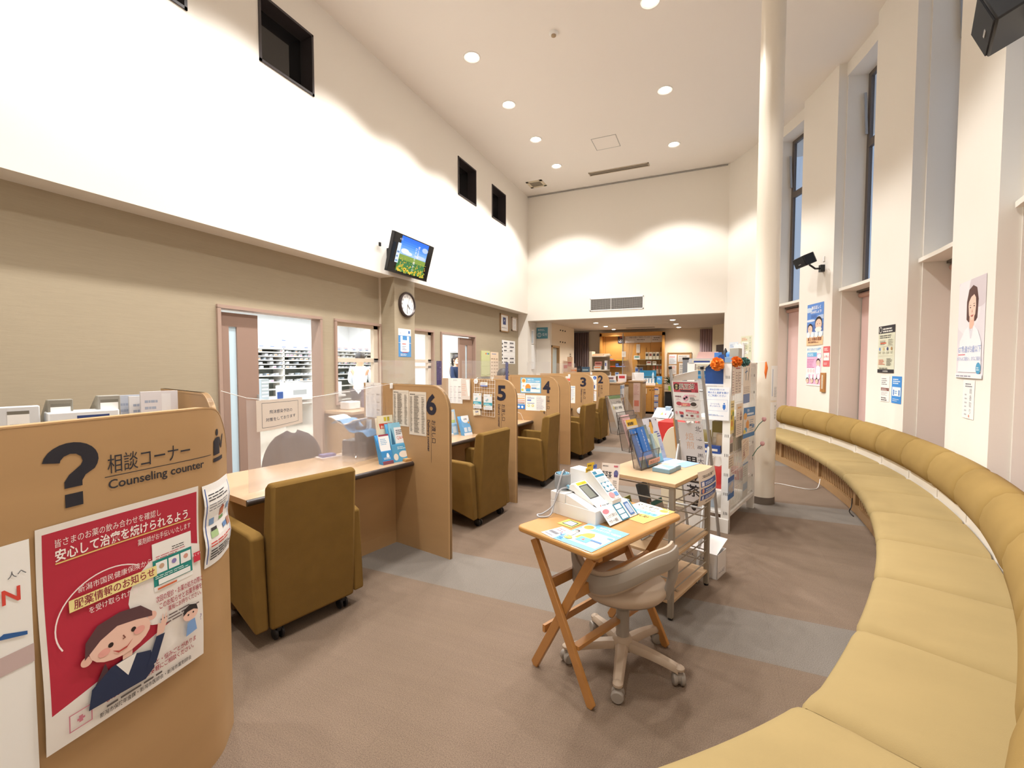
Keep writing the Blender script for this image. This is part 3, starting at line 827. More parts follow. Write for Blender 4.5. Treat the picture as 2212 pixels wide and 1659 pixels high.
# ------------------------------------------------------------------ operator stool
def stool():
    t = thing('stool', 'taupe castor stool with a wrap round backrest tucked under the pine table', 'stool', (-.375, 2.19, 0), 0)
    MB().lathe([(.001, .355), (.15, .355), (.19, .365), (.2, .378)], 32).out('seat_pan', M_STOOL, t, smooth=50)
    mb = MB().lathe([(.2, .376), (.208, .392), (.205, .41), (.185, .428), (.12, .44), (.001, .443)], 36)
    mb.out('seat', M_STOOLV, t, smooth=60)
    MB().lathe([(.032, .13), (.032, .27), (.026, .275), (.026, .36)], 20).out('gas_column', M_STOOL, t, smooth=40)
    # backrest band: from the right bracket round the near side to the far left
    def c(a, r): return V((r * cos(a), r * sin(a), 0))
    a0, a1 = radians(8), radians(-168)
    def zc(u): return .59 - .115 * sin(pi * max(0, u - .25) / .9) ** 2
    mb = MB()
    def band(r, hh, th):
        def fn(u, v):
            a = a0 + (a1 - a0) * u; e = min(1, min(u, 1 - u) / .06); e = sqrt(1 - (1 - e) ** 2)
            w = 2 * pi * v; rr_ = r + th * .5 * cos(w) * max(.25, e); z = zc(u) + hh * .5 * sin(w) * max(.3, e)
            q = c(a, rr_); q.z = z; return q
        return fn
    mb.grid(40, 10, band(.243, .085, .026)); mb.out('backrest_shell', M_STOOL, t, smooth=60)
    mb = MB(); mb.grid(40, 10, band(.224, .12, .036)); mb.out('backrest_pad', M_STOOLV, t, smooth=60)
    for a, z in ((radians(-3), .56), (radians(-150), .5)):
        p, q = c(a, .235), c(a, .12)
        MB().tube([(p.x, p.y, z), (p.x * .99, p.y * .99, z - .07), (p.x * .86, p.y * .86, .38), (q.x, q.y, .36)], [.02, .022, .02, .016], 10).out('bracket', M_STOOL, t, smooth=50)
    mb = MB().lathe([(.05, .075), (.055, .1), (.042, .135), (.034, .14)], 20); mb.out('hub', M_STOOLV, t, smooth=40)
    for k in range(5):
        a = radians(-84 + 72 * k)
        d = V((cos(a), sin(a), 0)); s = V((-d.y, d.x, 0))
        mb = MB()
        def leg(u, v):
            r = .03 + .245 * u; w = .03 - .008 * u; z1 = .118 - .03 * u * u; z0 = z1 - .035 + .008 * u
            prof = [(-w, z0), (w, z0), (w, z1 - .012), (w * .6, z1), (-w * .6, z1), (-w, z1 - .012)]
            x, z = prof[int(round(v * 6)) % 6]
            return d * r + s * x + V((0, 0, z))
        mb.grid(8, 6, leg); mb.ball(d * .275 + V((0, 0, .078)), (.024, .024, .016), 10)
        lg = mb.out('leg', M_STOOLV, t, smooth=45)
        w = MB(); p = d * .272
        w.M = Matrix.Translation((p.x, p.y, .029)) @ Matrix.Rotation(a + .5 * k + pi / 2, 4, 'Z') @ Matrix.Rotation(pi / 2, 4, 'X')
        for q in (-.017, .017): w.lathe([(.02, q - .012), (.028, q - .008), (.029, q + .002), (.024, q + .01)], 18)
        w.ball((0, .006, 0), (.022, .028, .026), 12)
        w.out('castor', M_STOOL, lg, smooth=45)
stool()

# ------------------------------------------------------------------ open shelf trolley
sn = V((-.187, 2.675, 0)); sx = V((-.944, .33, 0)); sy = V((.33, .944, 0))
SH = thing('shelf_unit', 'open metal shelf unit with wood boards holding leaflets beside the pine table', 'shelf unit', tuple(sn), atan2(sy.y, sy.x) - pi / 2)
SW, SL, SHT = .43, .56, .80       # local x runs to -SW, y to SL
for x in (0, -SW):
    for y in (0, SL):
        l = MB().box(x - .015, y - .015, .012, x + .015, y + .015, SHT - .022).out('leg', M_STEEL, SH, bevel=.003)
        MB().lathe([(.014, 0), (.016, .013)], 12, (x, y)).out('foot', M_DARK, l)
MB().box(-SW - .03, -.03, SHT - .022, .03, SL + .03, SHT).out('top_board', mat('ash_board', 'c9a982', .45, noise=((8, 2, 8), .08)), SH, bevel=.002)
for z in (.37, .11): MB().box(-SW - .012, -.012, z - .016, .012, SL + .012, z).out('board', mat('ash_board'), SH)
for y in (0, SL):
    for z in [.16 + .075 * k for k in range(9)]:
        if abs(z - .37) < .03: continue
        MB().tube([(0, y, z), (-SW, y, z)], .004, 6).out('rail', M_STEEL, SH)
for x in (0, -SW):
    for z in [.16 + .075 * k for k in range(9)]:
        if x and k % 2: continue
        MB().tube([(x, 0, z), (x, SL, z)], .004, 6).out('rail', M_STEEL, SH)
def onshelf(x, y, z=SHT): return sn + sx * (-x) + sy * y + V((0, 0, z))

# ------------------------------------------------------------------ white wire display rack
rn = V((.143, 4.295, 0)); rdp = V((.269, .901, 0)).normalized(); rac = V((-.955, .285, 0)).normalized()
RK = thing('display_rack', 'white steel shop rack with mesh sides hung with flyers, standing before the column', 'rack', tuple(rn), atan2(rdp.y, rdp.x) - pi / 2)
RWD, RDP, RH = .31, .90, 1.49
for x in (0, -RWD):
    for y in (0, RDP):
        p = MB().box(x - .035, y - .02, 0, x + .03, y + .02, RH); po = p.out('post', M_RACK, RK)
        m2 = MB()
        for k in range(8):
            for q in (-.014, 0, .012): m2.box(x + q, y - .0215, .16 + .17 * k, x + q + .004, y - .0195, .185 + .17 * k)
        m2.out('slots', mat('slot_dark', '57524c', .7), po)
MB().box(-RWD - .03, -.03, 0, .03, .0, .12).out('plinth', M_RACK, RK); MB().box(.012, 0, .14, .03, RDP, .17).out('bottom_rail', M_RACK, RK)
for z in (.17, .36, .68, 1.0): MB().box(-RWD, .0, z - .02, .0, RDP, z).out('shelf', M_RACK, RK)
MB().box(-RWD - .03, -.02, RH - .012, .03, RDP + .02, RH).out('top_shelf', M_RACK, RK)
for x in (.012, -RWD):
    mb = MB()
    for k in range(29): mb.tube([(x, .04 + k * (RDP - .08) / 28, .17), (x, .04 + k * (RDP - .08) / 28, RH - .02)], .002, 5)
    for k in range(9): mb.tube([(x, .02, .2 + k * .155), (x, RDP - .02, .2 + k * .155)], .0025, 5)
    mb.out('mesh_side', M_RACK, RK)
def onrack(x, y, z=0): return rn - rac * x + rdp * y + V((0, 0, z))   # x local (0 right face, negative to the left)

# ------------------------------------------------------------------ metal A-frame easel
EA = thing('easel', 'grey tube easel with black caps holding the black bean tea posters', 'easel')
P1 = [((-.06, 3.78, 1.437), (.091, 4.163, 0)), ((-.30, 3.86, 1.437), (-.16, 4.24, 0))]
P2 = [((-.002, 3.95, .8), (-.063, 3.204, 0)), ((-.235, 4.03, .8), (-.31, 3.28, 0))]
for a, b in P1 + P2:
    o = MB().tube([a, b], .0125, 12).out('leg', M_METAL, EA, smooth=40)
    if a[2] > 1:
        d = (V(a) - V(b)).normalized(); MB().tube([V(a), V(a) + d * .022], .014, 12).out('cap', M_DARK, o, smooth=40)
for t_ in (.12, .42, .66): MB().tube([V(P1[0][0]).lerp(V(P1[0][1]), t_), V(P1[1][0]).lerp(V(P1[1][1]), t_)], .008, 8).out('crossbar', M_METAL, EA)
for t_ in (.5, .93): MB().tube([V(P2[0][0]).lerp(V(P2[0][1]), t_), V(P2[1][0]).lerp(V(P2[1][1]), t_)], .008, 8).out('crossbar', M_METAL, EA)

# ------------------------------------------------------------------ television, clock, speakers
TV = thing('television', 'wall hung television tilted down showing a sunflower field under blue sky', 'television', (-4.05, 5.38, 2.752), 0)
up = V((.15, -.02, .495)).normalized(); rt = V((0, 1, 0))
def tvb(w, h, d0, d1, x0=0, y0=0):
    mb = MB(); n = rt.cross(up)
    o = -rt * .46
    return mb.add([o + rt * (x0 + a * w) + up * (y0 + b * h) + n * c for c in (d0, d1) for a, b in ((0, 0), (1, 0), (1, 1), (0, 1))], [(0, 1, 2, 3), (4, 5, 6, 7), (0, 1, 5, 4), (1, 2, 6, 5), (2, 3, 7, 6), (3, 0, 4, 7)])
tvb(.925, .535, -.045, 0).out('casing', M_DARK, TV)
tvb(.925, .018, -.045, .004).out('bottom_bezel', mat('bezel', '2a2a2c', .3), TV)
rg = random.Random(4)
sun = []
for k in range(170):
    y = rg.random() ** 1.6; f = 1 - y
    sun.append(('e', .18 + .67 * rg.random(), .05 + .40 * y, .004 + .013 * f, 0, rg.choice(['c9b23a', 'd8c24a', '6f8f2e', '4f7f3a', '8fa04a'])))
for x, y, r in ((.32, .12, .03), (.60, .14, .02), (.68, .1, .024), (.73, .16, .022), (.24, .2, .018), (.80, .08, .02), (.42, .2, .014), (.5, .1, .016), (.28, .3, .012), (.62, .26, .012)):
    sun += [('e', x, y, r, 0, 'e0c23c'), ('e', x, y, r * .45, 0, '4a3318')]
scr = [('r', .165, .04, .855, .5, '3f7a4e')] + [('r', .165, .5 + .48 * k / 8, .855, .5 + .48 * (k + 1) / 8 + .002, c) for k, c in enumerate(('9cc4f4', '86b6f2', '6ea8f0', '5a9af0', '468cf0', '347ff0', '2674ee', '1b6aea'))]
scr += [('e', .3, .60, .1, .07, 'dfeafc'), ('e', .38, .57, .1, .05, 'cfe0fa'), ('e', .78, .80, .08, .07, 'a9c6f6'), ('e', .7, .56, .14, .05, 'b9d0f8')]
scr += [('r', .165, .36, .855, .5, '7d9a48')] + sun
scr += [('v', '空と花の', .56, .86, .085, 'ffffff'), ('v', 'ひまわり畑から', .50, .80, .09, 'eef4ff'), ('r', .05, .24, .125, .76, 'cfe2f6'), ('n', .06, .27, .115, .62, 3, '4a78b0', .4), ('t', '4:31', .10, .84, .075, 'c8d8f0', 'c')]
o = sheet('screen', None, None, .91, .51, scr, (0, 0, 0), rt, up, base='0c0c0e', parent=TV, m=inkmat('screen_glow', .2, .55))
o.location = V((0, 0, 0)) - rt * .4525 + up * .02 + rt.cross(up) * .001
MB().box(-.14, -.3, .1, -.035, .3, .35).out('bracket', M_DARK, TV)
MB().bar((-.10, -.49, .36), (-.10, -.46, .36), .02, .05).out('side_box', M_DARK, TV)

CK = thing('wall_clock', 'round wall clock with dark rim on the beige pier under the television', 'clock', (XU, 5.508, 2.366), 0)
def facing_x(mb): mb.M = Matrix.Rotation(pi / 2, 4, 'Y'); return mb
facing_x(MB()).lathe([(.155, 0), (.185, .0), (.19, .02), (.182, .042), (.165, .046), (.155, .03)], 48, cap=False).out('rim', mat('clock_rim', '4a3f3c', .3, metal=.4), CK, smooth=40)
dial = [('e', .5, .5, .5, 0, 'f6f5f4')]
for k in range(12):
    a = pi / 2 - 2 * pi * (k + 1) / 12
    dial.append(('t', str(k + 1), .5 + .39 * cos(a), .5 + .39 * sin(a) - .045, .135, '3a3a40', 'c'))
sheet('dial', None, None, .32, .32, dial, (.022, -.16, -.16), (0, 1, 0), base=None, parent=CK)
facing_x(MB()).lathe([(.006, .025), (.006, .034)], 12).out('hub', M_METAL, CK)
def hand(l, w, ang, x): return MB().bar((x, 0, 0), (x, l * sin(ang), l * cos(ang)), w, .002, up=(1, 0, 0)).out('hand', M_DARK, CK)
hand(.085, .009, radians(136), .028); hand(.125, .006, radians(190), .031); hand(.11, .002, radians(20), .033)

def speaker(loc, rz, tilt, label):
    t = thing('speaker', label, 'speaker', loc, rz, 'black wall speakers')
    mb = MB(); mb.M = Matrix.Translation((-.26, 0, 0)) @ Matrix.Rotation(tilt, 4, 'Y')
    prof = [(-.08, -.155), (.06, -.155), (.085, -.12), (.085, .12), (.06, .155), (-.08, .155)]
    mb.prism([(p[0], p[1]) for p in prof], -.075, .075); mb.out('cabinet', M_DARK, t, bevel=.008)
    mb = MB(); mb.M = Matrix.Translation((-.26, 0, 0)) @ Matrix.Rotation(tilt, 4, 'Y')
    mb.box(-.086, -.145, -.065, -.079, .145, .065); mb.out('grille', mat('speaker_cloth', '0f0f11', .8), t)
    mb = MB(); mb.M = Matrix.Translation((-.26, 0, 0)) @ Matrix.Rotation(tilt, 4, 'Y')
    mb.box(-.0885, -.03, -.035, -.086, .03, -.025); mb.out('badge', M_METAL, t)
    MB().tube([(-.2, 0, -.06), (-.12, 0, -.12), (-.06, 0, -.12)], .014, 8).out('arm', M_DARK, t)
    MB().box(-.06, -.03, -.17, 0, .03, -.07).out('wall_bracket', M_DARK, t)
    MB().box(-.012, -.02, -.02, 0, .02, .05).out('wire_cover', M_WHITE, t)
    return t
p = pol(8.95, 16.0, 2.99); s1 = speaker(tuple(p), radians(16.0), radians(-22), 'black box speaker on a bracket above the blue poster')
p = pol(8.95, -18.0, 2.99); o = dup(s1, tuple(p), radians(-18.0), 'black box speaker cut off by the frame edge high up')
# ------------------------------------------------------------------ posters on the curved screen
def wave(a, k): return lambda x, y: a * (1 + sin(x * k + y * 5))
RED = 'b8283e'
P = [('r', .03, .085, .985, .97, RED), ('p', 'efe9e2', [(.0, .0), (1, .0), (1, .36), (.72, .30), (.42, .235), (.0, .16)]), ('r', 0, 0, .985, .16, 'efe9e2'),
     ('e', .80, .50, .33, .20, 'efe9e2'),
     ('t', '皆さまのお薬の飲み合わせを確認し', .09, .90, .040, 'f6e9e6', 'l', 0, .62), ('t', '安心して治療を続けられるよう', .09, .838, .058, 'fbf2ee', 'l', .02, .82),
     ('r', .09, .822, .93, .828, 'e8cf7a'), ('t', '薬剤師がお手伝いいたします', .55, .776, .036, 'f6e9e6', 'l', 0, .38),
     ('r', .64, .50, .93, .755, 'f4f2ee'), ('r', .64, .525, .93, .665, '1f8a82'), ('n', .78, .69, .92, .715, 2, '55514e', .4),
     ('r', .66, .59, .74, .65, 'f2f4f2'), ('r', .75, .59, .83, .65, 'f2f4f2'), ('r', .84, .59, .92, .65, 'f2f4f2'), ('e', .70, .625, .018, 0, 'c9a58c'), ('e', .79, .625, .018, 0, '8a7fb8'), ('e', .88, .625, .018, 0, 'd59a8a'),
     ('n', .65, .565, .91, .585, 2, 'd9efe9', .4), ('r', .67, .53, .91, .558, 'f2f4f2'), ('r', .66, .505, .80, .515, 'd2683c'), ('n', .66, .668, .90, .69, 2, 'c96a70', .4),
     ('r', .94, .565, .995, .62, 'cf2f45'), ('t', 'おくすり', .967, .60, .016, 'ffffff'),
     ('t', '新潟市国民健康保険から', .19, .66, .034, 'f6e9e6', 'l', 0, .44), ('r', .14, .585, .66, .640, 'efdf98'), ('t', '服薬情報のお知らせ', .165, .596, .046, '8c2138', 'l', .015, .48), ('t', 'を受け取られた皆さま', .24, .545, .034, 'f6e9e6', 'l', 0, .36),
     ('t', '次回の受診・お薬の処方の際に', .64, .445, .036, 'a5263c', 'l', .01, .36), ('t', 'このお知らせとお薬手帳を', .66, .405, .036, 'a5263c', 'l', .01, .33), ('t', '薬局にお持ちください。', .72, .372, .030, 'a5263c', 'l', .01, .26),
     ('n', .66, .31, .96, .36, 3, '6a5a58', .4),
     ('t', 'お薬に関する困ったこと・悩みごとがありま', .30, .125, .032, 'a5263c', 'l', .01, .62), ('t', 'したら、薬剤師へお気軽にご相談ください。', .30, .09, .032, 'a5263c', 'l', .01, .60), ('n', .30, .062, .86, .082, 1, '5a5350', .5),
     ('t', '新潟市保険年金課・新潟市医師会・新潟市薬剤師会', .26, .032, .026, '4a4442', 'l', .01, .62), ('b', .10, .05, .22, .13, 'c9798a', .006), ('r', .15, .075, .17, .105, 'c9798a'), ('r', .14, .085, .18, .095, 'c9798a')]
arc = [(.11 + .0, .34)]
_a = [radians(205 - k * 7.2) for k in range(22)]
P.append(('p', 'f6e9e6', [(.36 + .303 * cos(t), .52 + .203 * sin(t)) for t in _a] + [(.36 + .295 * cos(t), .52 + .197 * sin(t)) for t in _a[::-1]]))
# the drawn woman in a navy suit
P += [('p', '4a2f36', [(.30, .28), (.34, .17), (.27, .13), (.24, .20)]), ('p', '23304f', [(.20, .10), (.22, .19), (.33, .245), (.45, .255), (.58, .22), (.60, .12), (.54, .085)]),
      ('p', 'f2ede6', [(.36, .245), (.43, .16), (.49, .25)]), ('p', 'e9c0ae', [(.40, .25), (.46, .25), (.465, .30), (.405, .30)]),
      ('p', '23304f', [(.54, .13), (.61, .14), (.68, .27), (.62, .275)]), ('p', 'e9c0ae', [(.62, .275), (.67, .275), (.70, .33), (.71, .37), (.695, .335), (.70, .385), (.68, .335), (.675, .38), (.655, .33), (.635, .34)]),
      ('e', .20, .335, .032, .022, 'e9b9a8'), ('e', .60, .395, .03, .022, 'e9b9a8'), ('e', .40, .36, .185, .085, 'efc6b4'),
      ('p', '5a3b3f', [(.19, .345), (.20, .42), (.27, .475), (.40, .49), (.53, .475), (.60, .42), (.60, .395), (.50, .415), (.38, .43), (.28, .40)]),
      ('e', .335, .355, .016, 0, '2a1d1c'), ('e', .475, .375, .016, 0, '2a1d1c'), ('e', .295, .335, .035, .018, 'eaa79c'), ('e', .51, .358, .035, .018, 'eaa79c'),
      ('p', '7d4a3c', [(.405, .372), (.413, .374), (.425, .355), (.405, .352), (.405, .357), (.416, .358)]), ('p', 'b5453f', [(.34, .325), (.38, .308), (.43, .312), (.47, .335), (.425, .303), (.375, .30)])]
P += [('e', .875, .295, .06, .036, 'efc6b4'), ('p', '2c2628', [(.815, .30), (.825, .335), (.87, .35), (.925, .335), (.935, .30), (.90, .315), (.85, .315)]), ('e', .855, .295, .007, 0, '2a1d1c'), ('e', .895, .298, .007, 0, '2a1d1c'), ('p', '7fa5d8', [(.83, .18), (.845, .25), (.87, .26), (.905, .26), (.92, .19)]), ('t', '?', .955, .23, .05, '9a8fae')]
sheet('poster', 'big red poster with a smiling cartoon woman in a navy suit taped to the screen', 'poster', .438, .60, P, *ID, bend=on_screen(.679, .447, .004, lambda x, y: .006 * (sin(x * 9) + 1) * (1 - y / .6) + .004 * sin(y * 11)), sub=(16, 12), base='ece6df')
Q = [('b', .04, .04, .96, .96, '3c5fa8', .02), ('n', .1, .80, .9, .90, 3, '3a3a40', .4), ('n', .1, .68, .9, .78, 3, '8a8a90', .35), ('r', .12, .50, .25, .58, '7fa0c8'), ('r', .42, .56, .62, .64, 'c97f62'), ('r', .42, .51, .62, .55, '7aa56a'), ('p', 'b8604a', [(.40, .64), (.52, .69), (.64, .64)]),
     ('r', .76, .58, .92, .66, '9ab2d2'), ('r', .14, .34, .34, .42, 'a9c48e'), ('r', .16, .42, .32, .46, '3b3b3b'), ('r', .55, .38, .75, .44, '6a8fc0'), ('r', .78, .36, .94, .46, 'b98a78'), ('n', .1, .24, .9, .31, 2, 'cf4a3c', .45), ('n', .1, .08, .9, .22, 4, '333338', .45)]
sheet('notice', 'small white notice with tiny house drawings at the tip of the curved screen', 'notice', .198, .297, Q, *ID, bend=on_screen(.224, .742, .002, lambda x, y: .010 * sin(y * 21) ** 2 + .02 * max(0, x - .12)), sub=(8, 12))
L = [('r', 0, .0, 1, .04, '1e8fd0'), ('r', 0, .04, 1, .08, '57aede'), ('r', 0, .08, 1, .12, '8fc7ea'), ('r', 0, .12, 1, .17, 'bcdcf0'), ('r', 0, .17, 1, .23, 'dfeaf2'), ('r', 0, .66, 1, .71, 'c9b3b0'), ('t', '人へ', .89, .91, .02, '5a5a60', 'l'), ('t', 'N', .86, .845, .055, 'd8483c', 'l', .02), ('p', '2f5f9e', [(.82, .76), (.97, .742), (.97, .752), (.86, .77)])]
sheet('poster', 'white poster with a blue fading foot cut off beside the red poster', 'poster', .40, .93, L, *ID, bend=on_screen(1.09, .10, .003), sub=(8, 6))

# file boxes standing behind the screen
cab = thing('side_cabinet', 'low maple cabinet behind the curved screen carrying the file boxes', 'cabinet', (-2.98, 1.32, 0), radians(-14))
MB().box(-.2, -.42, 0, .2, .34, 1.03).out('carcass', M_WOOD, cab); MB().box(-.21, -.43, 1.03, .21, .35, 1.05).out('top', M_WOODT, cab)
mcab = Matrix.Translation((-2.98, 1.32, 1.0505)) @ Matrix.Rotation(radians(-14), 4, 'Z')
def at(o, m, p, rz=0): o.matrix_basis = m @ Matrix.Translation(p) @ Matrix.Rotation(rz, 4, 'Z'); return o
for i, (y, h, c, lab) in enumerate(((-.34, .225, 'd9dadb', 'milky white tray of the file row, farthest from the divider panel'), (-.20, .25, '8a8578', 'first grey magazine file with a white spine label'), (-.02, .26, '9a968c', 'second grey magazine file, nearer to the divider panel'))):
    mb = MB()
    w = .09 if i else .14
    mb.prism([(-.13, 0), (.13, 0), (.13, h), (.08, h), (-.13, h * .62)], -w / 2, w / 2, 'y', c)
    t = thing('magazine_file', lab, 'file box', group='file boxes'); at(t, mcab, (0, y, 0))
    mb.out('case', M_PACK, t, bevel=.004)
    sheet('spine_label', None, None, .07, .1, [('r', .0, .84, 1, 1, '777266'), ('n', .1, .2, .9, .5, 2, 'c9c9cc', .3)], (.1305, -.035, h - .12), (0, 1, 0), parent=t)
t = thing('file_tray', 'clear plastic tray with a navy card leaning before the grey files', 'tray'); at(t, mcab, (.08, -.12, 0))
MB().box(-.03, -.13, 0, .1, .13, .19, 'e9ebec').out('box', M_PACK, t, bevel=.006)
sheet('card', None, None, .12, .1, [('r', 0, .72, 1, 1, '33477e'), ('n', .1, .1, .9, .6, 3, 'b9bfcc', .4)], (.101, -.03, .07), (0, 1, 0), parent=t)
for i, (y, c1, c2, h, lab) in enumerate(((.10, 'c9cfdc', '2b3560', .25, 'upright leaflet pack with a navy strip near the divider'), (.15, 'e9e7e8', 'dcd9dc', .245, 'white leaflet pack against the divider'), (.19, 'e3dfe2', 'efeef0', .27, 'tall clear sleeve of papers nearest the divider'))):
    o = sheet('leaflet_pack', lab, 'leaflet', .17, h, [('r', .55, 0, .8, .95, c2), ('n', .1, .5, .5, .9, 3, 'aab4c8', .4)], (0, 0, 0), (0, 1, 0), base=c1, th=.02)
    o.matrix_basis = mcab @ Matrix.Translation((-.04 + .05 * i, y - .07, 0)) @ o.matrix_basis

# ------------------------------------------------------------------ vinyl curtain over the first desk
t = thing('vinyl_curtain', 'clear vinyl splash curtain hanging on a string over the nearest desk', 'curtain')
def sag(u): return 1.262 - .03 * sin(pi * min(1, u * 1.6)) + .05 * max(0, u - .35) / .65
mb = MB(); mb.recalc = False
mb.grid(44, 10, lambda u, v: (-2.50 + .010 * sin(u * 21) + .008 * sin(u * 47 + v * 3) * (1 - v), 1.765 + 1.195 * u, .706 + (sag(u) - .706) * v))
mb.out('sheet', M_VEIL, t, smooth=80)
MB().tube([(-2.47, 1.60, 1.325), (-2.49, 1.76, 1.275), (-2.5, 1.95, 1.244), (-2.5, 2.12, 1.24), (-2.5, 2.5, 1.262), (-2.5, 2.96, 1.298), (-2.38, 2.94, 1.318)], .0022, 6).out('string', M_WHITE, t)
p = rot((-.625, -.02, 0), radians(10.8), (-1.77, 2.85))
MB().box(p.x - .012, p.y - .014, 1.275, p.x + .012, p.y, 1.318).out('hook', M_WHITE, t, bevel=.003)
S6 = [('b', .10, .10, .90, .90, '3c4658', .006), ('t', '飛沫感染予防の', .5, .55, .13, '3f4c66', 'c', 0, .56), ('t', '対策をしております', .5, .30, .13, '3f4c66', 'c', 0, .72)]
sheet('notice', 'paper notice about splash prevention taped to the vinyl curtain', 'notice', .335, .19, S6, (-2.482, 1.815, 1.066), (0, 1, 0), base='f0e3d6', bend=lambda p: V((p[0], p[1] + (.02 * max(0, p[0] - .1) * 4 * (1 - p[1] / .19) if p[1] < .1 else 0), p[2] + .006 * sin(p[0] * 14))), sub=(12, 6))

# ------------------------------------------------------------------ papers on the booth panels
def on_panel(k, x0, x1, z0, z1, items, label, name='notice', cat='notice', base='w', off=.0135, rz=0, **kw):
    x, y, a, n = PAN[k]; a = radians(a)
    d = V((cos(a), -sin(a), 0)); nn = V((-sin(a), -cos(a), 0))
    return sheet(name, label, cat, x1 - x0, z1 - z0, items, V((x, y, 0)) + d * x0 + nn * off + V((0, 0, z0)), d, base=base, rot=rz, **kw)
def dose(seed):
    rg = random.Random(seed); it = [('n', .06, .93, .5, .97, 1, '6a645c', .5), ('r', .05, .925, .95, .93, '8a847a')]
    for k in range(6): it.append(('r', .05, .12 + .13 * k, .95, .123 + .13 * k, 'a59f94'))
    it += [('n', .06, .08, .20, .90, 26, '77716a', .45), ('n', .30, .06, .62, .92, 34, '6f6962', .5), ('n', .74, .06, .92, .90, 22, '7f7971', .45)]
    return it
on_panel(0, -.622, -.434, .984 - .01, 1.265, dose(1), 'printed list sheet pinned to panel 6, the one beside the curtain hook', base='e2d9cb')
on_panel(0, -.429, -.238, .915, 1.258, dose(2), 'longer printed list sheet pinned to panel 6 beside the numeral', base='e2d9cb')
CAL = [('n', .35, .90, .65, .95, 2, '9a9aa2', .4)] + [('r', .10 + .3 * i, .66 - .22 * j, .28 + .3 * i, .675 - .22 * j, 'b9b4bc' if i < 2 else '6a5a58') for i in range(3) for j in range(3)] + [('n', .08 + .3 * i, .50 - .22 * j, .28 + .3 * i, .64 - .22 * j, 5, 'dedce2', .35) for i in range(3) for j in range(3)]
on_panel(0, -.975, -.768, 1.02, 1.318, CAL, 'three month calendar sheet on the far half of panel 6 behind the curtain', 'calendar', 'calendar')
on_panel(0, -.968, -.90, .86, 1.0, [('n', .15, .1, .85, .9, 8, 'b5b5bd', .3)], 'narrow receipt slip hanging under the calendar on panel 6', 'slip', 'slip')
# panel 5: wire grid with packs
x, y, a, n = PAN[1]
G = thing('wire_grid', 'white wire grid hooked on panel 5 carrying two hanging packs', 'wire grid', (x, y, 0), -radians(a))
yy = -.022
MB().tube([(-.535, yy, .915), (-.265, yy, .905), (-.262, yy, 1.30), (-.53, yy, 1.31)], .003, 6, closed=True).out('frame', M_WHITE, G)
mb = MB()
for k in range(1, 8): mb.tube([(-.535 + k * .034, yy, .912), (-.531 + k * .034, yy, 1.307)], .0014, 5)
for k in range(1, 9): mb.tube([(-.535, yy, .91 + k * .044), (-.263, yy, .905 + k * .044)], .0014, 5)
mb.out('wires', M_WHITE, G)
for q in (-.50, -.30): MB().tube([(q, yy, 1.30), (q, -.016, 1.325), (q, 0, 1.327)], .003, 6).out('hook', M_WHITE, G)
pk = [('r', 0, .27, 1, .46, '3aa7bd'), ('n', .1, .30, .9, .42, 2, 'd8f0f2', .5), ('n', .08, .86, .7, .92, 1, 'a9b6bc', .5), ('e', .85, .92, .07, 0, 'e8c63a'), ('e', .14, .24, .07, 0, 'e8b93a'), ('p', '9fc3cc', [(.2, .6), (.5, .74), (.6, .64), (.35, .52)]), ('n', .1, .06, .9, .2, 3, 'c3c9cc', .35)]
on_panel(1, -.533, -.428, .99, 1.158, pk, 'white and teal pouch on the wire grid, the one farther from the numeral 5', 'pouch', 'pouch', base='e6eaec', off=.034, th=.008)
on_panel(1, -.396, -.286, .98, 1.15, pk, 'white and teal pouch on the wire grid, the one nearer the numeral 5', 'pouch', 'pouch', base='e6eaec', off=.034, th=.008)
on_panel(1, -.538, -.438, .905, .972, [('t', 'Safe', .5, .48, .4, '3d4f8e', 'c', .03, .7), ('t', 'Guard', .5, .14, .26, 'd0a53a', 'c', .02, .6), ('b', .03, .04, .97, .96, 'c9b77a', .02)], 'small cream card clipped to the foot of the wire grid', 'card', 'card', base='f0e6cf', off=.03, rz=radians(8))
on_panel(1, -.445, -.352, 1.233, 1.28, [('r', 0, 0, 1, .28, '6f86c8'), ('n', .1, .4, .9, .9, 2, 'a9a9bb', .45)], 'tiny blue footed tag at the head of the wire grid', 'tag', 'tag', off=.03)
on_panel(1, -.535, -.475, 1.26, 1.318, [('e', .5, .5, .48, 0, 'f2f0f2'), ('n', .2, .3, .8, .7, 3, '8d97bb', .4)], 'round white badge at the corner of the wire grid', 'badge', 'badge', base=None, off=.03)
on_panel(1, -.90, -.70, 1.03, 1.318, CAL, 'calendar sheet on the far half of panel 5', 'calendar', 'calendar')
o = on_panel(1, -.70, -.58, 1.08, 1.315, [('n', .1, .2, .6, .8, 6, 'e0b9a8', .4), ('p', 'f4f2f0', [(.55, .95), (.95, .95), (1.0, .2), (.8, .15)])], 'crumpled pale bag hung from panel 5', 'bag', 'bag', base='ded3c8', off=.03, th=.01)
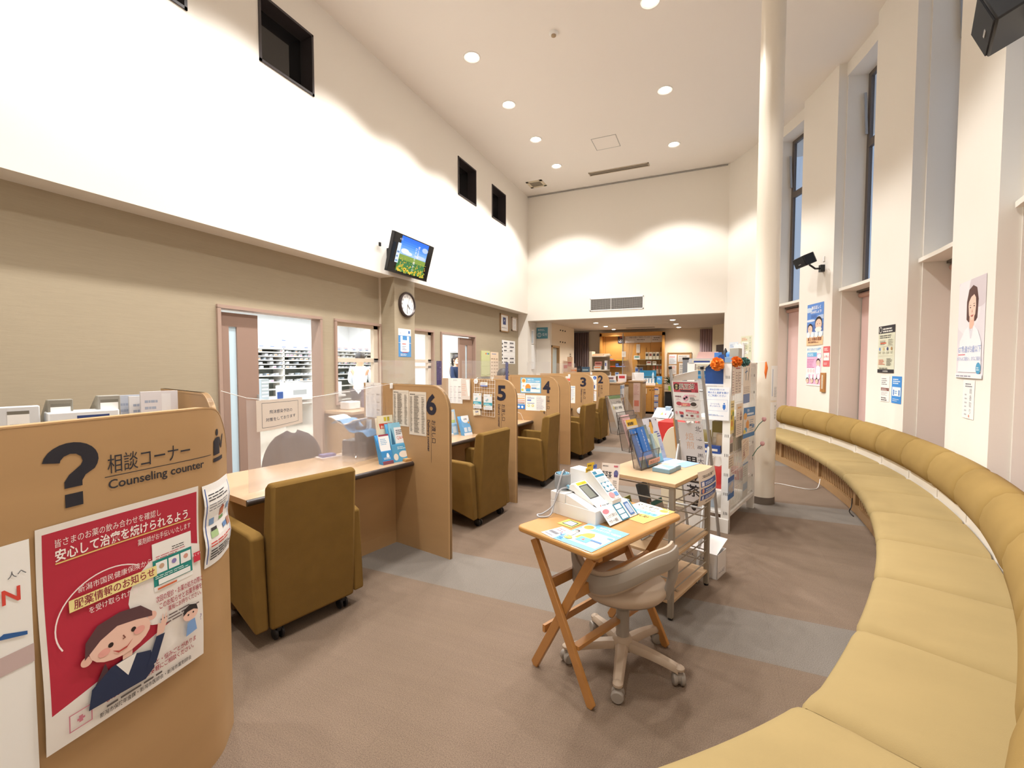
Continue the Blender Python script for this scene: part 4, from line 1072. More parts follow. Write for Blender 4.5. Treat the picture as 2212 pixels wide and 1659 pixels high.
# panel 4
BL4 = [('r', 0, 0, 1, 1, '6fb8e0'), ('r', .04, .05, .96, .66, 'eaf4f8'), ('t', '免疫ケアも', .34, .84, .10, 'ffffff', 'l', .02, .3), ('t', 'まとめてプラズマ乳酸菌!', .34, .71, .11, 'ffffff', 'l', .02, .6), ('e', .16, .80, .12, .17, 'f0e2b8'), ('e', .16, .80, .08, .11, 'd8963a'), ('p', 'e8963a', [(.24, .22), (.24, .46), (.32, .58), (.42, .58), (.50, .46), (.50, .22)]), ('r', .27, .10, .49, .3, '4f9fd0'), ('e', .15, .45, .05, .07, 'e8c9b0'), ('r', .09, .12, .20, .40, 'f6f6f4'), ('e', .10, .2, .06, .08, 'e8d04a'), ('n', .54, .42, .92, .6, 4, 'b9cfd8', .35), ('r', .54, .28, .78, .36, '5a8fc8'), ('r', .78, .24, .94, .34, 'a8d8e8')]
on_panel(2, -.576, -.266, 1.08, 1.293, BL4, 'sky blue advert sheet at the top of panel 4')
on_panel(2, -.498, -.193, .838, 1.05, [('n', .08, .86, .4, .93, 1, 'a9a9b5', .4), ('r', .08, .80, .44, .83, '3d56a8'), ('r', .08, .62, .28, .72, '6f88c8'), ('r', .08, .46, .44, .49, '3d56a8'), ('e', .16, .32, .06, 0, 'd2cf5a'), ('e', .16, .32, .035, 0, 'f4f2ee'), ('e', .36, .32, .06, 0, 'd2cf5a'), ('e', .36, .32, .03, 0, 'f4f2ee'), ('n', .54, .1, .95, .95, 14, 'b5b9c8', .35), ('r', .72, 0, .96, .03, 'e0b52e')], 'white information sheet with two yellow rings under the blue advert on panel 4')
on_panel(2, -.645, -.508, .854, 1.07, [('t', 'いっからの飲み', .5, .9, .08, 'd4503c', 'c', .02, .9), ('r', .04, .8, .96, .86, 'f0b489'), ('r', .04, .66, .96, .72, 'e8963a'), ('r', .04, .54, .96, .58, 'c9642e'), ('r', .04, .42, .96, .46, 'b8442e'), ('r', .04, .34, .96, .38, '2e2e34'), ('r', 0, 0, 1, .3, '2f7fd2'), ('e', .3, .13, .12, 0, 'f4f6f8'), ('e', .7, .13, .12, 0, 'f4f6f8')], 'striped orange and blue sheet beside the ringed sheet on panel 4')
t = tag(MB().tube([rot(p, radians(3), PAN[2][:2]) for p in ((-.78, -.30, .706), (-.72, -.28, .82), (-.62, -.2, .86), (-.52, -.12, .80), (-.49, -.1, .706))], .0025, 6).out('wire_loop', M_WHITE, smooth=60), 'white wire loop standing on the desk at panel 4', 'wire')
# panels 3 and 2
on_panel(4, -.418, -.330, .786, 1.095, [('r', .1, .9, .9, .94, '7aa8d8'), ('n', .12, .2, .88, .86, 9, 'a9bcd8', .4), ('e', .5, .25, .1, .03, 'e0cf6a')], 'pale blue sheet on panel 3')
on_panel(4, -.51, -.428, 1.17, 1.263, [('n', .1, .7, .9, .92, 2, '6a6a70', .4), ('r', .3, .1, 1, .6, 'e0644a')], 'white sheet with a red block behind the numeral 3 panel edge')
o = tag(MB().lathe([(.001, 0), (.05, 0), (.056, .006), (.05, .016), (.001, .02)], 28).out('round_knob', M_WHITE, smooth=50), 'white round disc stuck on panel 3 above the chair arm', 'disc')
a = radians(2); basis(o, V((-1.86, 7.70, .657)) + V((cos(a), -sin(a), 0)) * -.241 + V((-sin(a), -cos(a), 0)) * .0125, (cos(a), -sin(a), 0), (0, 0, 1))
for k, (x0, z0) in enumerate(((-.36, 1.25), (-.30, 1.262))):
    on_panel(4 + k, x0 - .10, x0 - .06, z0, z0 + .05, [('e', .5, .5, .3, .3, 'd8d8d8')], 'white rounded clip on the top edge ' + ('behind the numeral 3', 'above the blue disc sheet of panel 2')[k], 'clip', 'clip', off=.016, th=.006)
on_panel(5, -.445, -.266, 1.065, 1.24, [('e', .78, .75, .2, 0, '2f5fb8'), ('n', .64, .68, .92, .82, 2, 'dfe8f6', .4), ('p', 'd8a888', [(.05, .55), (.25, .75), (.35, .6), (.2, .4)]), ('n', .1, .1, .9, .3, 2, 'a9a9bb', .4)], 'white sheet with a blue disc at the top of panel 2')
on_panel(5, -.385, -.267, .925, 1.06, [('r', .2, .35, .4, .9, '3a5a9e'), ('r', .55, .35, .75, .9, '3a5a9e'), ('n', .1, .08, .9, .3, 2, '9a9aa8', .4), ('r', 0, 0, 1, .06, 'e0a23a')], 'sheet with two blue bottles in the middle of panel 2')
on_panel(5, -.384, -.268, .70, .915, [('n', .1, .8, .9, .95, 2, 'c96a5a', .4), ('r', .2, .3, .45, .6, '4a7ac8'), ('n', .5, .2, .9, .7, 5, 'b5b5c0', .4), ('r', 0, 0, 1, .05, 'e0a23a')], 'sheet with a blue block low on panel 2')

# acrylic guards with vertical strips above the farther desks
def guard(x0, y0, x1, y1, z0, z1, label):
    t = thing('acrylic_guard', label, 'guard', group='acrylic guards')
    d = V((x1 - x0, y1 - y0, 0)).normalized(); n = V((-d.y, d.x, 0)) * .003
    a, b = V((x0, y0, 0)), V((x1, y1, 0))
    MB().prism([tuple((a - n)[:2]), tuple((b - n)[:2]), tuple((b + n)[:2]), tuple((a + n)[:2])], z0, z1).out('sheet', M_CLEAR, t)
    for q in (a + d * .06, b - d * .06): MB().cbox(q.x, q.y, z0 - .012, .05, .12, .022, atan2(d.y, d.x)).out('foot', M_WHITE, t)
    return t
guard(-2.62, 2.99, -2.60, 4.20, .713, 1.51, 'clear acrylic guard on the desk of panel 5')
guard(-2.62, 4.48, -2.60, 5.66, .713, 1.52, 'clear acrylic guard on the desk of panel 4')
guard(-2.6, 6.42, -2.6, 7.5, .713, 1.52, 'clear acrylic guard on the desk of panel 3')
guard(-2.6, 7.9, -2.6, 9.1, .713, 1.5, 'clear acrylic guard on the desk of panel 2')
def vstrip(x, y, w, z0, z1, txt, txt2, c, label):
    sheet('vertical_sign', label, 'sign', w, z1 - z0, [('v', txt, .70, .98, .066, 'cfc8e2', .0), ('v', txt2, .28, .98, .066, 'cfc8e2', .0)], (x, y, z0), (0, 1, 0), base=c)
vstrip(-2.585, 3.90, .095, 1.26, 1.51, 'ガラス越しの声が小さい', '時はおっしゃって下さい', '4a4070', 'dark violet vertical strip on the guard by panel 5')
vstrip(-2.585, 5.60, .09, 1.25, 1.505, 'ガラス越しの声が小さい', '時はおっしゃって下さい', '4f5a88', 'slate blue vertical strip on the guard by panel 4')

# ------------------------------------------------------------------ things on the nearest desk
def leaf_stand(name, label, loc, rz, w, h, d, col, face, lean=.30, group=None):
    """small leaflet box leaning back, front printed"""
    t = thing(name, label, 'leaflet box', loc, rz, group)
    mb = MB()
    mb.prism([(0, 0), (d, 0), (d - h * lean * .45, h * .45), (-h * lean, h), (-h * lean - .006, h)], 0, w, 'y', col)
    mb.M = Matrix.Identity(4); mb.out('box', M_PACK, t)
    s = hypot(h * .45, h * lean * .45)
    sheet('face', None, None, w, s, face[0], (d + .001, 0, 0), (0, 1, 0), V((-h * lean * .45, 0, h * .45)), base=col, parent=t)
    sheet('leaflet', None, None, w * .94, h * .62, face[1], (d - h * lean * .45 - .012, w * .03, h * .44), (0, 1, 0), V((-lean, 0, 1)), base=face[2], parent=t, th=.01)
    return t
leaf_stand('leaflet_box', 'small blue leaflet box with a white house mark on the nearest desk', (-2.33, 2.715, .7005), radians(-16), .095, .215, .055, '3d8fcb',
    ([('r', 0, 0, 1, .22, '7c4a58'), ('r', 0, .22, 1, .26, 'a83a4a'), ('p', 'eef4fa', [(.42, .62), (.5, .85), (.62, .86), (.72, .62), (.62, .5), (.5, .5)]), ('n', .15, .4, .88, .58, 2, 'dfeaf6', .5)],
     [('n', .1, .4, .9, .8, 4, '7fb5dc', .4), ('r', 0, .9, 1, 1, '9a3a52')], 'f4f6f8'))
leaf_stand('leaflet_box', 'larger light blue leaflet box with a question and answer booklet on the nearest desk', (-2.315, 2.825, .7005), radians(-22), .145, .29, .055, '5aa7d2',
    ([('e', .68, .42, .28, .2, 'efe6da'), ('e', .2, .3, .14, .2, 'efe6da'), ('n', .35, .74, .9, .92, 2, 'd2ecf8', .5)],
     [('r', .32, .06, .98, .78, 'eef0f4'), ('t', 'Q&A', .64, .24, .2, 'd8806a', 'c', .01, .42), ('n', .42, .46, .9, .7, 3, '5a5a64', .5), ('p', '2f6a8e', [(.05, 0), (.12, .8), (.2, .5), (.28, 0)])], '8cc4dc'))
leaf_stand('leaflet_box', 'cream leaflets with red stars behind the question and answer box', (-2.40, 2.80, .7005), radians(-16), .15, .34, .03, 'e9dfcf',
    ([('r', 0, 0, 1, 1, 'e9dfcf')], [('p', 'd0452e', [(.1, .5), (.9, .5), (.95, .7), (.05, .7)]), ('t', 'あいうべ', .5, .52, .13, 'ffe8d0', 'c', .02, .7), ('r', .4, .78, .56, .94, 'd8c23a'), ('r', .62, .78, .78, .94, 'c9b43a')], 'f0e6c9'), lean=.16)
t = thing('coin_tray', 'stacked pair of pale wooden trays at the desk end by panel 6', 'tray', (-2.205, 2.925, .7005), radians(-20))
MB().box(-.03, -.055, 0, .03, .055, .009).out('lower_tray', M_PINET, t); MB().box(-.026, -.05, .0095, .032, .052, .02).out('upper_tray', mat('pale_tray', 'c9a06a', .5), t)
t = thing('sanitizer_bottle', 'small white pump bottle behind the vinyl curtain', 'bottle', (-2.84, 2.89, .7005))
MB().lathe([(.032, 0), (.032, .055), (.026, .065), (.016, .07)], 20).out('body', M_CLOUDY, t, smooth=40); MB().lathe([(.018, .07), (.018, .115), (.02, .12), (.02, .13)], 16).out('pump', M_WHITE, t, smooth=40)
t = thing('tape_dispenser', 'small box with an orange label behind the vinyl curtain', 'box', (-2.74, 2.90, .7005), radians(-12))
MB().box(-.02, -.035, 0, .02, .035, .085, '9a8f8a').out('box', M_PACK, t); MB().box(.0202, -.034, .03, .0212, .034, .062, 'e07a3c').out('label', M_PACK, t); MB().box(.0202, -.034, .012, .0212, .034, .03, 'a9c48e').out('stripe', M_PACK, t)
t = thing('clear_tray', 'round clear tray on the nearest desk under the curtain', 'tray', (-2.63, 2.76, .7005))
MB().lathe([(.001, .001), (.085, .001), (.115, .026), (.118, .026), (.09, 0)], 32, cap=False).out('bowl', M_CLEAR, t, smooth=50)
t = thing('card_box', 'violet lidded card box on a pale pad behind the curtain', 'box', (-2.88, 2.73, .7005), radians(-15))
MB().box(-.06, -.08, 0, .06, .08, .014, 'e6dcd8').out('pad', M_PACK, t); MB().box(-.035, -.06, .0145, .035, .055, .035, '6f6aa8').out('box', M_PACK, t)
t = thing('document_stand', 'dark stand with a tilted blue folder of papers behind the curtain', 'document stand', (-2.74, 3.0, .7005), radians(8))
MB().box(-.12, -.14, 0, .12, .06, .13, '3c3a42').out('base', M_PACK, t, bevel=.01)
mb = MB().grid(8, 3, lambda u, v: (-.17 + .34 * u, -.2 + .22 * v, .28 - .16 * max(0, u - .3) + .03 * sin(u * 9)), '5f9fd2'); mb.out('folder', M_PACK, t, solid=.006)
mb = MB().grid(8, 3, lambda u, v: (-.2 + .24 * u, -.2 + .2 * v, .305 + .03 * cos(u * 5)), 'f0ece8'); mb.out('papers', M_PACK, t, solid=.008)
MB().box(-.02, -.1, .13, .02, 0, .24, '55525a').out('prop', M_PACK, t)

# desk of panel 5: leaflet stands
leaf_stand('leaflet_box', 'tall white stand of violet and green leaflets on the desk of panel 5', (-2.73, 4.05, .7005), radians(-12), .19, .40, .05, 'e6e2e6',
    ([('r', 0, 0, .55, 1, '7a66a8'), ('r', .6, 0, 1, 1, 'e9e6ea')], [('r', 0, 0, .34, .42, '7a66a8'), ('r', .36, 0, .72, .42, '8a78b4'), ('r', .76, 0, .98, .42, '7fa84a'), ('n', .1, .5, .9, .9, 5, 'c9a9b5', .35)], 'f2f0f2'), lean=.2)
leaf_stand('leaflet_box', 'slim light blue booklet stand between the other leaflets of panel 5', (-2.60, 4.17, .7005), radians(-12), .10, .26, .04, '9cc4e2',
    ([('r', .2, .2, .8, .8, 'd9e6ee')], [('r', .2, .3, .8, .85, 'e6d9c2'), ('r', .2, .1, .8, .3, 'c9d88a')], 'b9d6ea'), lean=.2)
leaf_stand('leaflet_box', 'clear stand of blue and white chat leaflets at the front of the panel 5 desk', (-2.47, 4.20, .7005), radians(-14), .125, .20, .05, '6aaade',
    ([('r', 0, 0, 1, .3, 'eef2f8'), ('r', .1, .4, .45, .95, 'dfeaf6'), ('r', .55, .4, .9, .95, 'cfe2f4')], [('e', .5, .8, .5, .45, 'f4f6fa'), ('t', 'LINE', .5, .62, .2, '4a4a58', 'c', .02, .5), ('e', .85, .35, .1, 0, 'e8a83a')], '7ab4e4'), lean=.3)
t = thing('desk_phone', 'dark handset and small box behind the leaflets of panel 5', 'telephone', (-2.88, 4.0, .7005))
MB().box(-.07, -.09, 0, .07, .09, .05).out('base', M_DARK, t, bevel=.01); MB().tube([(-.02, -.09, .07), (-.02, -.05, .085), (-.02, .05, .085), (-.02, .09, .07)], [.024, .016, .016, .024], 10).out('handset', M_DARK, t, smooth=50)
o = sheet('paper', 'sheets of paper lying on the desk of panel 4', 'paper', .3, .21, [('n', .1, .1, .9, .9, 9, 'b9c4d8', .35)], (-2.5, 5.35, .7012), (0, 1, 0), (-1, 0, 0))

# ------------------------------------------------------------------ things on the beige wall and pier
def wallx(name, label, cat, y0, y1, z0, z1, items, x=XB + .001, **kw): return sheet(name, label, cat, y1 - y0, z1 - z0, items, (x, y0, z0), (0, 1, 0), **kw)
wallx('poster', 'blue and white shopping bag poster under the wall clock', 'poster', 5.315, 5.615, 1.588, 2.004,
    [('r', 0, 0, 1, .76, '4f8fc8'), ('t', 'マイバッグを', .06, .90, .06, '7f8fb8', 'l', 0, .5), ('t', 'お使いください', .06, .82, .06, '7f8fb8', 'l', 0, .55), ('r', .78, .84, .92, .94, '3f6fb0'), ('p', 'f4f4f6', [(.16, .2), (.16, .74), (.32, .74), (.32, .60), (.68, .60), (.68, .74), (.84, .74), (.84, .2), (.76, .18), (.24, .18)]), ('n', .3, .44, .7, .5, 1, 'd8605a', .6), ('n', .3, .24, .7, .42, 3, '8a8a9a', .4), ('r', .3, .155, .74, .172, 'c83a4a'), ('n', .15, .04, .85, .13, 3, 'dfeaf6', .45), ('r', 0, .49, 1, .505, 'dfe6ee')], x=XU + .001)
def frame_pic(label, y0, y1, z0, z1, items, c):
    t = thing('picture_frame', label, 'picture frame')
    mb = MB(); b = .022
    for q in ((y0, z0, y1, z0 + b), (y0, z1 - b, y1, z1), (y0, z0, y0 + b, z1), (y1 - b, z0, y1, z1)): mb.box(XB, q[0], q[1], XB + .03, q[2], q[3])
    mb.out('frame', c, t)
    sheet('print', None, None, y1 - y0 - 2 * b, z1 - z0 - 2 * b, items, (XB + .012, y0 + b, z0 + b), (0, 1, 0), parent=t)
frame_pic('pale wood framed certificate with a navy square on the beige wall', 9.30, 9.76, 2.24, 2.65, [('r', .3, .4, .7, .86, '3d4a7e'), ('t', 'JIS', .5, .62, .13, 'e6e2ea', 'c', .03, .3), ('n', .15, .18, .85, .26, 1, 'a5a0a0', .5)], M_WOOD)
frame_pic('smaller plain framed certificate nearest the white wall corner', 9.95, 10.25, 2.30, 2.63, [('n', .15, .1, .85, .9, 8, 'b5aeb0', .3)], mat('ivory_frame', 'd2bfae', .5))
wallx('calendar', 'white ring bound sheet with dark edge tabs under the framed certificates', 'calendar', 9.42, 10.18, 1.49, 2.05, [('r', .0, 0, .07, 1, 'efefef')] + [('r', .0, .03 + .155 * k, .055, .10 + .155 * k, '2c2a30') for k in range(6)] + [('r', .09, .005 + .165 * k, 1, .012 + .165 * k, 'c9c7c9') for k in range(6)] + [('n', .14, .05 + .165 * k, .45, .12 + .165 * k, 1, '55545c', .7) for k in (0, 1, 3, 4, 5)] + [('n', .58, .05 + .165 * k, .92, .12 + .165 * k, 1, '55545c', .7) for k in (0, 1, 3, 4, 5)])
wallx('notice_bag', 'soft green hanging bag with coloured letters on the beige wall', 'wall hanging', 8.37, 8.76, 1.22, 1.77, [('r', .45, .86, .60, .92, 'e08a4a'), ('r', .62, .86, .74, .92, '6a8fd8'), ('r', .76, .86, .9, .92, '3f8f6a'), ('r', .0, .40, 1, .41, 'b5b878'), ('p', 'b9bc80', [(0, .06), (.5, 0), (1, .06), (1, .1), (.5, .05), (0, .1)])], base='cdd09a', th=.02)
wallx('calendar', 'narrow cream calendar beside the green hanging bag', 'calendar', 8.82, 9.23, 1.10, 1.755, [('n', .2, .92, .8, .96, 1, '5a6fae', .6)] + [('n', .1 + .3 * i, .06 + .115 * j, .32 + .3 * i, .13 + .115 * j, 1, 'a58a72', .5) for i in range(3) for j in range(7)], base='e9d3b8')
# ------------------------------------------------------------------ pharmacy: shelving, boxes, bench, people
def shelving(name, label, loc, rz, w, d, levels, bays, top):
    t = thing(name, label, 'shelving', loc, rz)
    for k in range(bays + 1): MB().box(-w / 2 + k * w / bays - .014, -d, 0, -w / 2 + k * w / bays + .014, 0, top).out('upright', M_RACK, t)
    for z in levels: MB().box(-w / 2, -d, z - .022, w / 2, 0, z).out('shelf', M_RACK, t)
    MB().box(-w / 2, -d - .01, 0, w / 2, -d, top).out('back', mat('shelf_back', '8f968f', .8), t)
    return t
LV = [.55, .75, .92, 1.087, 1.232, 1.397, 1.493, 1.584, 1.673, 1.763, 1.843]
PS = shelving('medicine_shelving', 'long cream medicine shelving along the pharmacy back wall', (-9.0, 8.1, 0), -pi / 2, 4.8, .36, LV, 6, 1.843)
rg = random.Random(11)
PROTO = []
for k in range(9):
    mb = MB(); w, h, d = rg.uniform(.05, .085), rg.uniform(.035, .058), .12
    c = rg.choice(['d6dde4', 'e6e9ee', 'c4ced8', 'b4c0cc', 'e9ecf0', 'd2d8de'])
    mb.box(-w / 2, -d, 0, w / 2, 0, h, c); mb.box(-w / 2 + .004, .0003, h * .2, w / 2 - .01, .001, h * .55, rg.choice(['5f6f8a', 'c96a5a', '6a86b8', 'd89a5a', '7a7f8c', 'c8739a', '98a2b0']))
    PROTO.append(mb)
first = {}
def med(i, p, rz, label, group):
    if i not in first:
        o = first[i] = PROTO[i].out('medicine_box', M_PACK)
    else:
        o = first[i].copy(); COL.objects.link(o)
    o.location = p; o.rotation_euler = (0, 0, rz); tag(o, label, 'medicine box', group)
    return o
for L_ in LV[3:-1]:
    for b in range(6):
        y = 5.75 + b * .8
        if y > 10.2: continue
        x = y + .03
        while x < y + .70:
            if rg.random() < .82: med(rg.randrange(9), (-9.0 - rg.uniform(.01, .08), x + .045, L_), pi / 2 + pi, 'small pale medicine box in a shelf bay of the pharmacy shelving', 'boxes in the shelf bays')
            x += rg.uniform(.10, .16)
big = MB(); big.box(-.11, -.16, 0, .11, 0, .15, 'eceef2'); big.box(-.08, .0003, .03, .02, .001, .05, '6a7fb0'); big.box(-.08, .0003, .07, .06, .001, .08, 'c98aa5')
bo = None
y = 5.85
while y < 10.3:
    for s in range(rg.choice([1, 1, 2])):
        o = big.out('carton', M_PACK) if bo is None else bo.copy()
        if bo is not None: COL.objects.link(o)
        bo = bo or o
        o.location = (-9.03, y, 1.8435 + .151 * s); o.rotation_euler = (0, 0, pi / 2 + pi); tag(o, 'pale carton stacked on top of the pharmacy shelving', 'carton', 'cartons on the pharmacy shelving')
    y += rg.uniform(.24, .34)
PS2 = shelving('bin_shelving', 'cream shelving of plastic bins seen through the far doorway', (-5.55, 10.45, 0), 0, 1.9, .4, [.95, 1.28, 1.545, 1.82], 2, 1.84)
PS2.rotation_euler = (0, 0, pi); PS2.location = (-5.55, 10.45, 0)
pb = None
for z in (1.2805, 1.5455):
    for k in range(9):
        if pb is None:
            mb = MB().prism([(-.16, 0), (.0, 0), (.05, .09), (.02, .14), (-.16, .17)], -.075, .075, 'y', 'cdd3da'); pb = o = mb.out('plastic_bin', M_PACK)
            MB().box(.046, -.06, .075, .054, .06, .095, 'b5485a').out('label_strip', M_PACK, o)
            o.location = (-6.35, 10.52, z); o.rotation_euler = (0, 0, -pi / 2); tag(o, 'translucent plastic bin on the shelving through the far doorway', 'bin', 'bins on the far shelving')
        else: dup(pb, (-6.35 + k * .19, 10.52, z), -pi / 2)
for k, (x, w, h, z) in enumerate(((-6.2, .26, .2, 1.8405), (-5.85, .26, .2, 1.8405), (-5.85, .24, .2, 2.041), (-5.5, .36, .34, 1.8405), (-5.1, .3, .2, 1.8405), (-4.8, .25, .36, 1.8405))):
    mb = MB().box(-w / 2, 0, 0, w / 2, .3, h, 'e6ecf0'); mb.box(-.04, -.001, .05, .03, -.0002, .08, '55606e')
    if k == 4: mb.box(-.1, -.001, .03, .1, -.0002, .17, '3f8f6a')
    o = mb.out('storage_box', M_PACK); o.location = (x, 10.5, z); tag(o, ['white box low at the start of the far shelving top', 'lower white box of the stacked pair over the far bins', 'upper white box of the stacked pair over the far bins', 'large white box in the middle of the far shelving top', 'box with a green front over the far bins', 'tall white box by the taupe door edge over the far bins'][k], 'box', 'boxes over the far bins')
# work bench with machines
wb = thing('work_bench', 'white pharmacy work bench crowded with machines and papers', 'bench', (-7.3, 5.6, 0), 0)
MB().box(-.35, -1.2, .82, .35, 1.5, .86).out('top', M_WHITE, wb)
for y in (-1.1, 1.4): MB().box(-.3, y - .03, 0, .3, y + .03, .82).out('support', M_METAL, wb)
def pbox(name, label, cat, loc, rz, sz, col, extra=(), bevel=.01):
    mb = MB().box(-sz[0] / 2, -sz[1] / 2, 0, sz[0] / 2, sz[1] / 2, sz[2], col)
    for q in extra: mb.box(*q)
    o = mb.out(name, M_PACK, bevel=bevel); o.location = loc; o.rotation_euler = (0, 0, rz); return tag(o, label, cat)
pbox('packing_machine', 'large pale machine with a sloped lid on the pharmacy bench', 'machine', (-7.25, 6.1, .861), 0, (.4, .5, .22), 'dfe2e6', [(-.15, -.2, .22, .12, .2, .27, 'c9ced4'), (.2001, -.2, .05, .202, .1, .14, 'a9adb0')])
pbox('paper_tower', 'stack of grey trays on the pharmacy bench', 'tray stack', (-7.2, 5.35, .861), .1, (.22, .16, .36), 'aab4ba', [(.111, -.07, .05 + .06 * k, .112, .07, .075 + .06 * k, 'd6dce0') for k in range(5)])
pbox('printer', 'white printer at the far end of the pharmacy bench', 'printer', (-7.2, 6.78, .861), 0, (.42, .5, .26), 'eef0f4', [(.2101, -.15, .04, .212, .0, .14, '2c2c30')])
pbox('folder', 'navy folder leaning on the bench machine', 'folder', (-7.02, 5.6, .861), .2, (.03, .13, .13), '33508e')
pbox('paper_heap', 'heap of folded papers on the pharmacy bench', 'papers', (-7.15, 4.95, .861), .2, (.3, .4, .08), 'dfe2e6', [(-.1, -.1, .08, .1, .12, .14, 'c4ccd2')])
pbox('green_bottle', 'slim box with a lime top at the bench end', 'box', (-7.05, 4.66, .861), 0, (.08, .1, .2), 'e6e0e2', [(-.042, -.052, .15, .042, .052, .202, 'b9d84a')])
# cabinet ledge under the hatch, bins, clerk chair
cb = thing('hatch_cabinet', 'maple cabinet ledge under the pharmacy hatch window', 'cabinet', (-4.2, 4.75, 0))
MB().box(-.235, -.55, 0, .2, .44, .86).out('carcass', M_WOOD, cb); MB().box(-.236, -.6, .86, .24, .46, .892).out('top', M_WOODT, cb)
pbox('paper_box', 'low white box on the ledge under the hatch', 'box', (-4.3, 4.47, .8925), 0, (.16, .2, .1), 'eef0f2')
pbox('flower_picture', 'small dark picture of orange flowers on the hatch ledge', 'picture', (-4.3, 4.80, .8925), 0, (.05, .2, .24), '6a5a70', [(.0251, -.06, .02, .027, .06, .1, 'd8955a'), (.0251, -.03, .1, .027, .04, .15, 'e0b08a')])
for x, y, c, h, lab in ((-3.75, 3.55, '7f9ab8', .46, 'blue grey waste bin behind the nearest desk'), (-3.55, 3.86, 'cfd2d8', .38, 'pale waste bin beside the blue one')):
    o = MB().lathe([(.10, 0), (.135, h), (.14, h + .012), (.13, h + .012), (.098, .01)], 24, col=c).out('waste_bin', M_PACK, smooth=40); o.location = (x, y, 0); tag(o, lab, 'waste bin')
oc = thing('office_chair', 'dark office chair with a rounded back behind the nearest desk', 'office chair', (-3.42, 2.72, 0), radians(-15))
mb = MB(); mb.grid(16, 10, lambda u, v: (.22 + .03 * cos(pi * (u - .5)) , -.24 * cos(pi * u) * sqrt(max(.02, 1 - (v * 1.0) ** 3)), .50 + .40 * v)); mb.out('backrest', mat('charcoal_cloth', '35313a', .9), oc, smooth=60, solid=.05)
MB().box(-.24, -.23, .42, .2, .23, .49).out('seat', mat('charcoal_cloth'), oc, bevel=.03, seg=3)
MB().tube([(0, 0, .08), (0, 0, .42)], .025, 10).out('column', M_DARK, oc); MB().tube([(.05, 0, .44), (.24, 0, .46), (.26, 0, .6)], .016, 8).out('back_support', M_DARK, oc)
for k in range(5): MB().tube([(0, 0, .1), (.25 * cos(k * 1.2566), .25 * sin(k * 1.2566), .05)], [.025, .016], 8).out('leg', M_DARK, oc)

